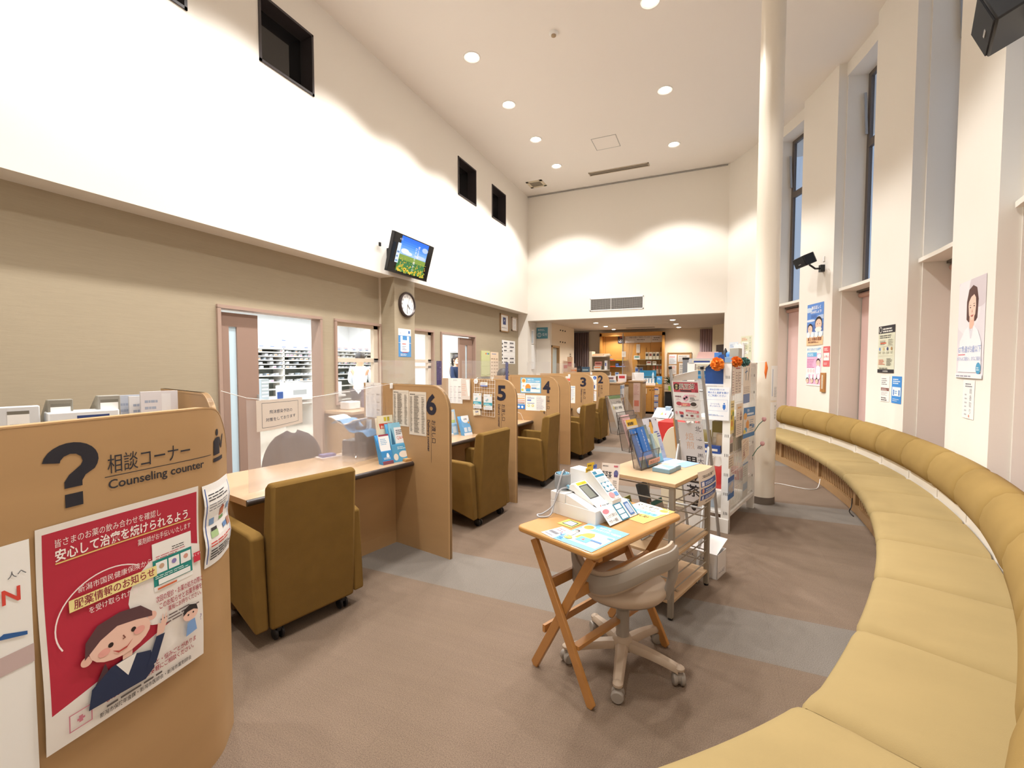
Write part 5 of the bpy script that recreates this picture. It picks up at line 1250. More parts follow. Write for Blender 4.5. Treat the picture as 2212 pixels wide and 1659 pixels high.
M_SKIN = mat('skin', 'd9a98c', .55); M_HAIR = mat('dark_hair', '2a211f', .5)
def skin_mesh(name, pts, edges, m, parent, sub=2):
    """pts: name -> (x,y,z,r); one skinned surface"""
    ks = list(pts); me = D.meshes.new(name)
    me.from_pydata([pts[k][:3] for k in ks], [(ks.index(a), ks.index(b)) for a, b in edges], [])
    me.materials.append(m)
    o = D.objects.new(name, me); COL.objects.link(o); o.parent = parent
    md = o.modifiers.new('skin', 'SKIN'); md.use_smooth_shade = True
    for i, k in enumerate(ks):
        r = pts[k][3]; me.skin_vertices[0].data[i].radius = (r, r) if not isinstance(r, tuple) else r
    me.skin_vertices[0].data[0].use_root = True
    o.modifiers.new('sub', 'SUBSURF').levels = sub; o.modifiers['sub'].render_levels = sub
    return o
def person(label, loc, rz, coat, trousers, seated=False, hair='short', mask=False, lean=0.0, arms='forward'):
    """faces local +x"""
    t = thing('person', label, 'person', loc, rz)
    hz = .50 if seated else .92
    L = lean
    T = lambda x, z: (x + L * max(0, z - hz), z)
    def p(x, y, z, r): q = T(x, z); return (q[0], y, q[1], r)
    neck, chin, skull, crown = hz + .53, hz + .60, hz + .69, hz + .755
    B = {'pelvis': p(0, 0, hz, .12), 'waist': p(0, 0, hz + .18, .105), 'chest': p(0, 0, hz + .38, .125), 'neck': p(-.005, 0, neck, .05), 'jaw': p(.02, 0, chin, .064), 'skull': p(.005, 0, skull, .088), 'crown': p(-.005, 0, crown, .06), 'nose': p(.108, 0, chin + .055, .012)}
    E_ = [('pelvis', 'waist'), ('waist', 'chest'), ('chest', 'neck'), ('neck', 'jaw'), ('jaw', 'skull'), ('skull', 'crown'), ('jaw', 'nose')]
    for s, n in ((1, 'l'), (-1, 'r')):
        B['sh' + n] = p(0, .165 * s, hz + .45, .055)
        if arms == 'forward': el, wr = (.12, .21 * s, hz + .20), (.34, .16 * s, hz + .17)
        else: el, wr = (.02, .22 * s, hz + .18), (.1, .22 * s, hz - .06)
        B['el' + n] = p(*el, .042); B['wr' + n] = p(*wr, .027)
        d = V(wr) - V(el); d.normalize()
        hd = V(wr) + d * .06
        B['pa' + n] = p(*hd, .03); E_ += [('chest', 'sh' + n), ('sh' + n, 'el' + n), ('el' + n, 'wr' + n), ('wr' + n, 'pa' + n)]
        for f, (dy, ln) in enumerate(((-.028, .07), (-.01, .085), (.01, .08), (.027, .062))):
            q = hd + d * ln + V((0, dy, -.012)); m_ = hd + d * .035 + V((0, dy * .9, .004)); B['f%s%d' % (n, f)] = p(*m_, .010); B['g%s%d' % (n, f)] = p(*q, .008); E_ += [('pa' + n, 'f%s%d' % (n, f)), ('f%s%d' % (n, f), 'g%s%d' % (n, f))]
        q = V(wr) + d * .04 + V((0, -.045 * s, .005)); B['th' + n] = p(*q, .010); E_.append(('wr' + n, 'th' + n))
        if seated: kn, an = (.42, .1 * s, hz + .0), (.40, .1 * s, .09)
        else: kn, an = (.02, .09 * s, .50), (-.01, .09 * s, .09)
        B['hp' + n] = (0, .085 * s, hz - .04, .09); B['kn' + n] = (*kn, .06); B['an' + n] = (*an, .04); B['to' + n] = (an[0] + .15, an[1], .035, .035)
        E_ += [('pelvis', 'hp' + n), ('hp' + n, 'kn' + n), ('kn' + n, 'an' + n), ('an' + n, 'to' + n)]
    skin_mesh('body', B, E_, M_SKIN, t)
    Cc = {k: (v[0], v[1], v[2], v[3] + .022) for k, v in B.items() if k in ('waist', 'chest', 'shl', 'shr', 'ell', 'elr')}
    Cc = {'pelvis': (0, 0, hz - (.02 if seated else .12), .155), **Cc}
    for n in 'lr':
        w = V(B['wr' + n][:3]); e = V(B['el' + n][:3]); q = e.lerp(w, .85); Cc['wr' + n] = (*q, .045)
    Cc['collar'] = p(-.01, 0, neck - .05, .066)
    skin_mesh('coat', Cc, [('pelvis', 'waist'), ('waist', 'chest'), ('chest', 'collar')] + [e for n in 'lr' for e in (('chest', 'sh' + n), ('sh' + n, 'el' + n), ('el' + n, 'wr' + n))], coat, t)
    Tt = {'pelvis': (0, 0, hz - .02, .13)}
    for n in 'lr': Tt.update({k + n: (*B[k + n][:3], B[k + n][3] + .015) for k in ('hp', 'kn', 'an')})
    skin_mesh('trousers', Tt, [e for n in 'lr' for e in (('pelvis', 'hp' + n), ('hp' + n, 'kn' + n), ('kn' + n, 'an' + n))], trousers, t)
    for s in (-1, 1):
        a = [k for k in ('l', 'r')][0 if s > 0 else 1]
        q = B['an' + a]; MB().ball((q[0] + .06, q[1], .04), (.13, .045, .045), 14).out('shoe', M_DARK, t, smooth=60)
        e = p(.083, .03 * s, chin + .085, 0); MB().ball(e[:3], .009, 8).out('eye', M_DARK, t, smooth=60)
        e = p(0, .088 * s, chin + .07, 0); MB().ball(e[:3], (.018, .01, .03), 8).out('ear', M_SKIN, t, smooth=60)
    c = p(-.012, 0, skull + .012, 0)
    def cap(u, v):
        a = 2 * pi * u; front = cos(a)
        low = -.075 if front < .2 else (.03 if front > .75 else -.075 + .19 * (front - .2))
        zz = low + (.112 - low) * v; k = sqrt(max(0, 1 - (max(0, zz) / .112) ** 2)) * (1 if zz > 0 else 1 - .25 * (zz / -.075) ** 2)
        return (c[0] + .108 * k * cos(a), .098 * k * sin(a), c[2] + zz)
    mb = MB().grid(24, 12, cap, closed=True)
    mb.out('hair', M_HAIR, t, smooth=70)
    if hair == 'ponytail': MB().tube([(c[0] - .09, 0, c[2] + .02), (c[0] - .15, 0, c[2] - .01), (c[0] - .16, .0, c[2] - .09), (c[0] - .145, 0, c[2] - .17)], [.022, .032, .028, .01], 10).out('ponytail', M_HAIR, t, smooth=60)
    if mask:
        q = p(.055, 0, chin + .018, 0)
        mb = MB(); mb.grid(10, 6, lambda u, v: (q[0] - .02 + .055 * cos(pi * (u - .5)), .075 * sin(pi * (u - .5)), q[2] - .045 + .09 * v)); mb.out('mask', M_WHITE, t, smooth=60, solid=.004)
    return t
person('person in a white coat seen from behind through the pharmacy hatch', (-6.5, 7.02, 0), radians(120), mat('white_coat', 'e6edf6', .8), mat('dark_trousers', '3a3a44', .8), lean=.12)
person('person in a navy cardigan with a ponytail and mask beyond the far doorway', (-5.62, 9.36, 0), radians(-20), mat('navy_knit', '22304e', .9), mat('dark_trousers'), hair='ponytail', mask=True)
person('person sitting behind the farther desks with only dark hair showing', (-3.32, 7.12, .10), radians(10), mat('white_coat'), mat('dark_trousers'), seated=True)
st = thing('clerk_stool', 'plain stool under the person behind the farther desks', 'stool', (-3.34, 7.12, 0))
MB().lathe([(.18, .40), (.19, .43), (.17, .455)], 20).out('seat', M_DARK, st, smooth=40); MB().tube([(0, 0, 0.03), (0, 0, .4)], .03, 10).out('column', M_DARK, st); MB().lathe([(.2, 0), (.2, .02), (.03, .04)], 24).out('base', M_DARK, st, smooth=40)
# ------------------------------------------------------------------ blood pressure corner on the pine table
mt = Matrix((ex, ey, (0, 0, 1))).transposed().to_4x4(); mt.translation = tc
def tloc(o, p=(0, 0, .7)): o.matrix_basis = mt @ Matrix.Translation(p); return o
BP = tloc(thing('display_tray', 'white cardboard display tray with printed flaps on the pine table', 'display tray'))
MB().box(-.01, .262, 0, .274, .56, .068, 'ecebe9').out('tray', M_PACK, BP, bevel=.002)
MB().box(-.01, .262, .0685, .085, .40, .115, 'efeeec').out('cuff_box', M_PACK, BP, bevel=.002)
MB().prism([(.09, .0685), (.24, .0685), (.10, .112), (.09, .112)], .264, .315, 'y', 'efeeec').out('side_wedge', M_PACK, BP)
MB().prism([(-.01, .0685), (.265, .0685), (.262, .085), (.125, .212), (.10, .206), (-.01, .21)], .42, .50, 'y', 'f1f0ee').out('tall_box', M_PACK, BP, bevel=.001)
sl = V((.137, 0, -.127))
sheet('slope_print', None, None, .088, sl.length, [('r', .08, .86, .42, .96, '3a86a8'), ('n', .5, .87, .92, .95, 2, 'a9b9c4', .4), ('r', .06, .77, .94, .84, '2f86a6'), ('n', .08, .60, .9, .75, 4, 'a9bcc8', .35), ('r', .1, .28, .9, .58, '2f86a6'), ('e', .32, .5, .19, .07, 'f0f4f6'), ('e', .7, .5, .19, .07, 'f0f4f6'), ('e', .32, .36, .19, .07, 'f0f4f6'), ('e', .7, .36, .19, .07, 'f0f4f6'), ('e', .3, .16, .24, .085, 'ee9aa0'), ('r', .58, .1, .9, .22, '6f9fd8'), ('n', .2, .02, .9, .06, 1, 'c9b5b9', .5)], V((.127, .416, .2135)) + sl, (0, 1, 0), -sl, parent=BP)
fl = V((.058, 0, -.062))
sheet('front_flap', None, None, .25, .088, [('e', .13, .78, .1, .14, 'f08a96'), ('t', 'しっかり測れる', .05, .40, .22, '55545c', 'l', 0, .34), ('t', 'サポート機能', .05, .1, .22, '55545c', 'l', 0, .28), ('r', .42, 0, .70, 1, '2f86a6'), ('r', .455, .68, .66, .94, 'f4f6f8'), ('r', .455, .37, .66, .63, 'f4f6f8'), ('r', .455, .06, .66, .32, 'f4f6f8'), ('r', .97, 0, 1, 1, '2f86a6'), ('r', .76, .1, .92, .9, '4f7ab5'), ('r', .79, .2, .90, .8, 'b5c8e6')], V((.272, .30, .068)) + fl, (0, 1, 0), -fl, parent=BP)
fl2 = V((.05, 0, -.03))
sheet('brand_flap', None, None, .14, .055, [('p', 'd8503c', [(.16, .3), (.30, .62), (.24, .62)]), ('t', 'TERUMO', .54, .34, .30, '2f4a5e', 'c', .02, .5)], V((.215, .318, .085)) + fl2, (0, 1, 0), -fl2, parent=BP)
MON = tloc(thing('blood_pressure_monitor', 'white blood pressure monitor with a grey display and yellow strip on the tray', 'monitor'))
MB().prism([(.045, .126), (.08, .157), (.095, .161), (.225, .075), (.20, .0695), (.115, .0695), (.10, .115)], .318, .418, 'y').out('body', M_WHITE, MON, bevel=.005)
dn = V((.13, 0, -.086))
sheet('face', None, None, .098, dn.length, [('r', .1, .86, .9, .98, 'e8cf2a'), ('t', 'タイプ新式', .5, .885, .07, '6a5a1a', 'c', .0, .66), ('r', .12, .26, .88, .84, '3c3c40'), ('r', .17, .29, .74, .80, '878a80'), ('e', .3, .12, .05, 0, 'e4e4e8'), ('e', .55, .12, .05, 0, 'e4e4e8'), ('e', .8, .12, .03, 0, 'e4e4e8')], V((.096, .319, .1615)) + dn, (0, 1, 0), -dn, parent=MON, base='f4f4f4')
CU = tloc(thing('arm_cuff', 'rolled grey arm cuff with a blue lining standing in the tray', 'arm cuff'), (.018, .335, .7))
MB().lathe([(.036, .1155), (.040, .125), (.040, .19), (.038, .197)], 28, cap=False).out('cuff', mat('cuff_grey', '8f9294', .8), CU, smooth=40, solid=.004)
MB().tube([((.012 + .024 * k / 26) * cos(k * .62), (.012 + .024 * k / 26) * sin(k * .62), .196) for k in range(27)], .003, 6).out('lining', mat('cuff_blue', '7fb0c8', .8), CU, smooth=60)
MB().lathe([(.001, .118), (.034, .118), (.034, .188), (.001, .186)], 20).out('inner_roll', mat('cuff_dark', '6d8390', .8), CU, smooth=40)
def curve(pts, n=8):
    P = [V(p) for p in pts]; o = []
    for i in range(len(P) - 1):
        a, b, c, d = P[max(0, i - 1)], P[i], P[i + 1], P[min(len(P) - 1, i + 2)]
        for k in range(n):
            t = k / n; o.append(.5 * ((2 * b) + (c - a) * t + (2 * a - 5 * b + 4 * c - d) * t * t + (3 * b - a - 3 * c + d) * t ** 3))
    return o + [P[-1]]
HS = tloc(thing('air_hose', 'grey air hose looping from the monitor over the table edge to the cuff', 'hose'))
MB().tube(curve([(.06, .318, .135), (.045, .27, .125), (.03, .235, .05), (.0, .19, .012), (-.02, .172, .0055), (.012, .155, .0055), (.04, .20, .01), (.03, .245, .06), (.03, .275, .14), (.03, .30, .195), (.02, .33, .215), (.015, .345, .20)]), .0042, 8).out('tube', mat('hose_grey', 'aaa9ac', .5), HS, smooth=60)
MB().tube([(.062, .312, .136), (.055, .325, .138)], .009, 10).out('connector', mat('cuff_blue'), HS)
for i, (y, z, w, h, c, it, lab) in enumerate(((.405, .205, .065, .024, 'e8c22a', [('n', .1, .25, .9, .75, 1, '7a6414', .7)], 'lower yellow tag on the display tray'), (.415, .229, .062, .024, 'e8c22a', [('n', .1, .25, .9, .75, 1, '7a6414', .7)], 'upper yellow tag on the display tray'), (.468, .215, .032, .022, '5a78c8', [('n', .15, .3, .85, .7, 1, '2f3f7a', .7)], 'small blue tag beside the yellow tags'))):
    o = sheet('tag', lab, 'tag', w, h, it, (0, 0, 0), (0, 1, 0), base=c); o.matrix_basis = mt @ Matrix.Translation((.118 + .002 * i, y, .7 + z)) @ o.matrix_basis
def flat(name, label, x0, y0, w, h, items, rd=(1, 0, 0), **kw):
    o = sheet(name, label, name, w, h, items, (0, 0, 0), rd, V((0, 0, 1)).cross(V(rd)), **kw); o.matrix_basis = mt @ Matrix.Translation((x0, y0, .7012)) @ o.matrix_basis; return o
flat('leaflet', 'sky blue leaflet on the near end of the pine table', .232, .008, .21, .287, [('r', 0, 0, 1, 1, '7ec0e8'), ('r', .06, .13, .95, .66, 'eef6fa'), ('t', '免疫ケアも', .34, .86, .075, 'ffffff', 'l', .02, .3), ('t', 'まとめてプラズマ乳酸菌!', .34, .76, .075, 'ffffff', 'l', .02, .62), ('e', .17, .76, .15, .12, 'f0e6c8'), ('e', .17, .76, .11, .09, 'e0a24a'), ('p', 'f2a44a', [(.28, .28), (.28, .40), (.36, .55), (.5, .6), (.58, .5), (.58, .28)]), ('r', .36, .2, .66, .38, '6fb4e2'), ('p', 'd8684a', [(.46, .26), (.54, .26), (.5, .34)]), ('n', .66, .45, .92, .62, 4, 'a9c4d8', .35), ('r', .64, .32, .9, .37, '5a86c8'), ('r', .82, .56, .94, .62, '7fc0e8'), ('e', .12, .5, .06, .045, '3c3030'), ('e', .12, .47, .05, .035, 'f0cdb8'), ('r', .05, .26, .2, .42, 'f8f8f8'), ('e', .20, .19, .1, .06, 'f2d860'), ('n', .04, .05, .2, .24, 4, '4a8fd0', .5)])
flat('leaflet', 'small white leaflet with red lines beside the sky blue leaflet', .148, .020, .085, .128, [('n', .08, .62, .9, .9, 2, 'e0707a', .5), ('n', .08, .3, .75, .55, 1, '6a6a74', .7), ('p', '4a5f8e', [(.6, .5), (.72, .62), (.8, .5)]), ('p', '4a5f8e', [(.78, .42), (.88, .55), (.95, .42)]), ('n', .08, .1, .8, .25, 1, '9a9aa4', .5)], rd=(.98, -.18, 0))
flat('card', 'lime card with a drawn screen on the pine table', .128, .162, .085, .085, [('p', '33343a', [(.15, .2), (.95, .15), (.88, .85), (.25, .9)]), ('p', 'f4f2f2', [(.22, .27), (.88, .23), (.82, .78), (.3, .82)]), ('n', .34, .3, .78, .7, 3, 'e07a86', .5)], base='c6cc66')
flat('leaflet', 'yellow leaflet with bold lettering at the far end of the pine table', .212, .478, .215, .282, [('r', 0, 0, 1, 1, 'f2be62'), ('p', 'f8efdc', [(0, .18), (.8, .5), (1, .8), (.6, 1), (0, 1)]), ('t', 'ぐっすり', .36, .80, .15, '33302c', 'c', .03, .56), ('t', 'ランチの', .5, .66, .10, '33302c', 'c', .02, .4), ('r', .06, .44, .92, .60, '9fd0ea'), ('t', 'プラズマ乳酸菌', .48, .475, .115, '4a9fd8', 'c', .02, .8), ('t', 'おいてきました!', .45, .29, .11, '33302c', 'c', .02, .75), ('n', .15, .18, .6, .24, 1, '8a7a5a', .5), ('e', .82, .84, .13, .09, 'f6e0b0'), ('e', .82, .84, .1, .07, 'e8a44a')], rd=(.995, -.09, 0))
BT = [('r', .0, .0, .62, .40, '4a4450'), ('n', .06, .9, .5, .95, 1, '6a5f58', .6), ('t', '黒豆茶', .30, .58, .22, '2e2a30', 'c', .02, .56), ('n', .68, .90, .96, .97, 1, 'c05a68', .7), ('e', .82, .72, .12, .1, '5a5a88'), ('r', .72, .62, .92, .68, '4a3a68'), ('n', .68, .1, .96, .55, 8, '8a8078', .4)] + [('e', .04 + .58 * random.random(), .02 + .38 * random.random(), .028, 0, random.choice(['2a2630', '5a5462', '383440'])) for k in range(60)]
t = tloc(thing('flyer_stand', 'black bean tea flyer on a small clear stand behind the display tray', 'flyer stand'), (.075, .60, .7))
sheet('flyer', None, None, .135, .19, BT, (0, 0, .03), (.98, -.2, 0), (.0, .1, 1), base='dccdc0', parent=t, bend=lambda p: V((p[0], p[1] + p[0] * .12, p[2] + .02 * abs(p[0] - .08))), sub=(8, 2))
MB().box(0, -.03, 0, .13, .03, .03).out('base', M_CLEAR, t)

# ------------------------------------------------------------------ on and below the open shelf unit
ms = Matrix((-sx, sy, (0, 0, 1))).transposed().to_4x4(); ms.translation = sn      # x to the right of the unit (negative inward)
def sloc(o, p): o.matrix_basis = ms @ Matrix.Translation(p); return o
LH = sloc(thing('leaflet_holder', 'three tier smoke acrylic leaflet holder on the open shelf unit', 'leaflet holder'), (-.262, .135, .8005))
def tier(k, x, z):
    mb = MB(); W_ = .23
    A = [(x, z), (x + .012, z + .115)]; Bk = [(x - .05, z + .005), (x - .095, z + .25)]
    for y0, y1, pr in ((0, W_, 'f'),):
        mb.prism([(A[0][0], A[0][1]), (A[0][0] + .003, A[0][1]), (A[1][0] + .003, A[1][1]), A[1]], 0, W_, 'y')
        mb.prism([Bk[0], (Bk[0][0] + .003, Bk[0][1]), (Bk[1][0] + .003, Bk[1][1]), Bk[1]], 0, W_, 'y')
        mb.prism([Bk[0], A[0], (A[0][0], A[0][1] + .003), (Bk[0][0], Bk[0][1] + .003)], 0, W_, 'y')
    for y in (0, W_ - .003): mb.prism([Bk[0], A[0], A[1], (Bk[1][0] + .02, Bk[1][1])], y, y + .003, 'y')
    mb.out('pocket', M_SMOKE, LH)
    mb = MB(); r = .0022
    for y in (0, W_): mb.tube([(*A[1][:1], y, A[1][1]), (A[0][0], y, A[0][1]), (Bk[0][0], y, Bk[0][1]), (Bk[1][0], y, Bk[1][1])], r, 6)
    mb.tube([(A[1][0], 0, A[1][1]), (A[1][0], W_, A[1][1])], r, 6); mb.tube([(Bk[1][0], 0, Bk[1][1]), (Bk[1][0], W_, Bk[1][1])], r, 6); mb.tube([(A[0][0], 0, A[0][1]), (A[0][0], W_, A[0][1])], r, 6)
    mb.out('pocket_edge', mat('smoke_edge', '3a3432', .2), LH)
    return x, z
tier(0, 0, .002); tier(1, -.085, .105); tier(2, -.17, .21)
def inleaf(k, y, w, h, items, base, label, lean=.36, dx=-.006, dz=.006, th=.006):
    x, z = -.085 * k, .002 + .103 * k
    o = sheet('leaflet', label, 'leaflet', w, h, items, (x + dx, y, z + dz), (0, 1, 0), (-lean, 0, 1), base=base, th=th)
    o.matrix_basis = LH.matrix_basis @ o.matrix_basis; return o
BLF = [('r', 0, 0, 1, .2, '6f7f78'), ('r', 0, .2, 1, .28, 'c9a8a8'), ('v', '見え方がかすむ', .55, .94, .075, 'e6eefa')]
inleaf(0, .012, .098, .255, BLF, '2f72c4', 'blue leaflet in the front pocket of the smoke holder, first of the pair'); inleaf(0, .085, .098, .262, BLF, '2f72c4', 'blue leaflet in the front pocket of the smoke holder, overlapping its twin', dx=.0035)
inleaf(0, .165, .058, .27, [('r', 0, .5, 1, .9, '8a9a92'), ('e', .5, .6, .25, 0, 'c9cec8'), ('p', '6f7a74', [(.1, .2), (.9, .1), (.9, .5), (.2, .5)])], '7f8a86', 'grey photo leaflet beside the blue pair in the smoke holder', dx=.002)
inleaf(0, .03, .14, .315, [('r', 0, .86, 1, 1, 'e8b83a'), ('n', .1, .88, .9, .96, 1, '4a3a1a', .8)], 'e0d9d0', 'leaflet with a yellow head behind the blue pair', dx=-.03)
inleaf(1, .03, .105, .235, [('r', 0, 0, 1, .55, 'd8b9b5'), ('n', .1, .05, .9, .52, 9, 'b58f8f', .4), ('n', .1, .7, .9, .9, 3, 'e08a92', .4)], 'f2c4c4', 'pink leaflet in the middle pocket of the smoke holder')
inleaf(2, .05, .15, .26, [('r', 0, .90, 1, .99, '6fae62'), ('t', 'ウイルス性肝炎', .5, .76, .09, '55524e', 'c', .02, .86), ('t', 'お役立つ知識', .5, .62, .085, '55524e', 'c', .02, .8), ('r', .1, .62, .2, .7, 'e0cf5a'), ('n', .15, .2, .85, .5, 4, 'a9a29a', .4)], 'e4e2da', 'white hepatitis leaflet with a green head in the rear pocket', dx=-.02)
sheet('notice', None, None, .16, .032, [('t', 'ご自由におとりください', .5, .25, .6, '6a3f30', 'c', .01, .92)], (.0175, .065, .028), (0, 1, 0), (.08, 0, 1), base='eba98c', parent=LH)
t = sloc(thing('booklet', 'large lavender booklet with a long necked cartoon man on the open shelf unit', 'booklet'), (-.33, .44, .8005))
sheet('cover', None, None, .20, .30, [('r', 0, 0, 1, .35, 'b9c4e2'), ('e', .3, .36, .2, .08, 'b9c4e2'), ('e', .75, .4, .2, .08, 'b9c4e2'), ('p', 'd8643c', [(.42, .25), (.47, .25), (.47, .62), (.42, .62)]), ('p', 'e8b04a', [(.30, .66), (.33, .82), (.40, .92), (.52, .92), (.54, .74), (.48, .62), (.36, .62)]), ('p', '5a3a2a', [(.38, .9), (.42, .97), (.54, .95), (.57, .78), (.53, .72), (.52, .9)]), ('p', 'e8b04a', [(.24, .8), (.33, .84), (.33, .78)]), ('n', .56, .52, .95, .68, 3, '4a5aa8', .5), ('n', .6, .2, .9, .3, 3, '8a96c8', .4), ('e', .9, .93, .03, 0, '3a3a44')], (0, 0, 0), (0, 1, 0), (-.30, 0, 1), base='dfe0ea', parent=t, th=.008)
MB().box(-.10, .0, 0, .012, .2, .02).out('base', M_CLEAR, t)
t = sloc(thing('booklet', 'pale green and blue booklets leaning beside the lavender booklet', 'booklet'), (-.285, .385, .8005))
sheet('front', None, None, .10, .20, [('r', .35, .3, 1, 1, 'd8e4c9'), ('r', 0, 0, 1, .3, '7fc4dc'), ('p', 'a9d4e8', [(0, .3), (.35, .3), (.35, 1), (0, 1)])], (0, 0, 0), (0, 1, 0), (-.28, 0, 1), base='8ac0d8', parent=t, th=.012); MB().box(-.06, 0, 0, .013, .1, .012, '5a8fa8').out('base', M_PACK, t)
t = sloc(thing('card_tray', 'low blue box of cards on the corner of the open shelf unit', 'tray'), (-.205, .17, .8005))
MB().box(0, 0, 0, .112, .10, .026, '7d9fb2').out('box', M_PACK, t, bevel=.002); MB().box(.0, .10, 0, .108, .185, .024, '6f94aa').out('box_rear', M_PACK, t, bevel=.002)
sheet('cards', None, None, .1, .17, [('p', 'f4e6c4', [(.05, .05), (.9, .05), (.1, .45)]), ('p', '8fc0cc', [(.1, .48), (.95, .08), (.95, .6), (.3, .6)]), ('p', 'e6f0a0', [(.05, .62), (.6, .62), (.4, .95), (.05, .95)]), ('p', 'f0c8d2', [(.5, .62), (.95, .62), (.95, .95), (.45, .95)])], (.005, .006, .0265), (1, 0, 0), (0, 1, 0), base='d8e6ea', parent=t)
o = sheet('leaflet', 'blue and white sheet lying at the back of the open shelf unit', 'leaflet', .28, .19, [('r', 0, 0, .32, 1, '7fa8e0'), ('r', .66, 0, 1, 1, '8fb2e4'), ('n', .05, .2, .28, .9, 5, 'cfdcf4', .5), ('n', .36, .15, .62, .85, 4, 'c4d2ee', .4)], (0, 0, 0), (0.94, -.34, 0), (.34, .94, 0), base='eef2fa'); sloc(o, (-.37, .44, .8012)); o.matrix_basis = o.matrix_basis @ Matrix.Rotation(-.12, 4, 'Z')
SS = [('t', 'ご相談はお気軽にお願いです', .5, .80, .09, '4a4648', 'c', .01, .7), ('r', .06, .56, .94, .72, '3d5a9e'), ('r', .06, .36, .94, .51, '3d5a9e'), ('r', .06, .17, .94, .31, '3d5a9e'), ('n', .26, .6, .9, .69, 2, 'cfd8ea', .5), ('n', .26, .38, .9, .49, 2, 'cfd8ea', .5), ('n', .26, .2, .9, .29, 2, 'cfd8ea', .5), ('r', .09, .58, .2, .70, 'e9e4ea'), ('e', .14, .44, .05, 0, 'e0a08a'), ('r', .11, .19, .18, .29, 'dfe4f0'), ('n', .3, .08, .9, .12, 1, '5a5558', .5)]
o = sheet('notice', 'notice with three blue bars hanging on the side of the open shelf unit', 'notice', .30, .215, SS, (0, 0, 0), (0, 1, 0), base='dfd2c4', bend=lambda p: V((p[0], p[1], p[2] + .012 * sin(p[1] * 16) + .01 * sin(p[0] * 12))), sub=(6, 8)); o.matrix_basis = ms @ Matrix.Translation((.034, .29, .595)) @ o.matrix_basis
# leaflets on the middle board
for i, (x, y, w, h, c, it, lab) in enumerate(((-.20, .25, .16, .21, 'b5aaa2', [('r', 0, .86, 1, 1, '2f7a78'), ('n', .1, .5, .9, .82, 6, '8a8078', .4), ('e', .8, .4, .15, .12, '55504e'), ('p', 'a88a82', [(.1, .05), (.5, .4), (.8, .1)])], 'grey brown booklet with a teal head on the middle board of the shelf unit'), (-.24, .10, .12, .18, 'c9ced2', [('r', 0, .4, 1, 1, '7a8790'), ('n', .1, .1, .9, .35, 2, 'a9b2ba', .4)], 'pale folded booklet on the middle board near the front leg'), (-.36, .15, .13, .22, 'a3a858', [('p', '8a9046', [(0, 0), (1, 0), (.3, 1), (0, 1)])], 'olive green booklet at the back of the middle board'), (-.30, .30, .14, .3, '55606c', [('r', .1, .7, .9, .95, '3f4a56'), ('p', '7a5a48', [(.5, .2), (.9, .2), (.9, .6), (.5, .6)])], 'dark folder standing at the rear of the middle board'))):
    t = sloc(thing('booklet', lab, 'booklet'), (x, y, .3705)); sheet('cover', None, None, w, h, it, (0, 0, 0), (0, 1, 0), (-.3, 0, 1), base=c, parent=t, th=.01); MB().box(-.05, 0, 0, .011, w, .01).out('stand', M_CLEAR, t)
t = sloc(thing('clear_bin', 'clear empty leaflet bin hung on the rails behind the pine table', 'bin'), (-.40, -.025, .53))
mb = MB(); mb.box(0, -.085, 0, .30, -.082, .1); mb.box(0, -.085, 0, .3, 0, .003); mb.box(0, -.085, 0, .003, 0, .1); mb.box(.297, -.085, 0, .3, 0, .1); mb.box(0, -.003, 0, .3, 0, .11); mb.out('box', M_CLEAR, t)
t = sloc(thing('tag_plate', 'tiny dark marked label on the lowest board of the shelf unit', 'label'), (-.06, .12, .1105)); sheet('print', None, None, .05, .03, [('n', .1, .1, .9, .9, 2, '4a4038', .6)], (0, 0, 0), (1, 0, 0), (0, 1, 0), base='b09a80', parent=t)

# cardboard carton behind the shelf unit
mc = Matrix.Translation((.066, 3.300, 0)) @ Matrix.Rotation(radians(-20), 4, 'Z')
t = thing('carton', 'white open carton with one raised flap on the floor behind the shelf unit', 'carton'); t.matrix_basis = mc
mb = MB(); W_, Dp, Hh = .30, .17, .17
for q in ((-W_, 0, 0, 0, .004, Hh), (-W_, Dp - .004, 0, 0, Dp, Hh), (-W_, 0, 0, -W_ + .004, Dp, Hh), (-.004, 0, 0, 0, Dp, Hh), (-W_, 0, 0, 0, Dp, .004)): mb.box(*q, 'e9e6e4')
mb.out('box', M_PACK, t)
mb = MB(); mb.add([(-W_, .002, Hh), (-.005, .002, Hh), (.02, .13, Hh + .085), (-W_ - .01, .15, Hh + .09)], [(0, 1, 2, 3)], 'f2efed'); mb.out('flap', M_PACK, t, solid=.003)
MB().box(-.26, .02, .004, -.03, .15, .12, '2c2a2c').out('contents', M_PACK, t)
sheet('print', None, None, .2, .14, [('t', 'EL-C', .62, .72, .16, '3a4a8e', 'l', .02, .3), ('b', .55, .1, .9, .6, 'c9c6c6', .01), ('t', 'DIC-2', .05, .8, .13, '3a4a8e', 'l', .01, .3)], (-.22, -.0008, .015), (1, 0, 0), parent=t, base='e9e6e4')
sheet('end_print', None, None, .12, .04, [('t', 'ケーシーバルブ', .5, .2, .6, '3a4a6e', 'c', .02, .9)], (.0002, .02, .02), (0, 1, 0), parent=t, base='e9e6e4')
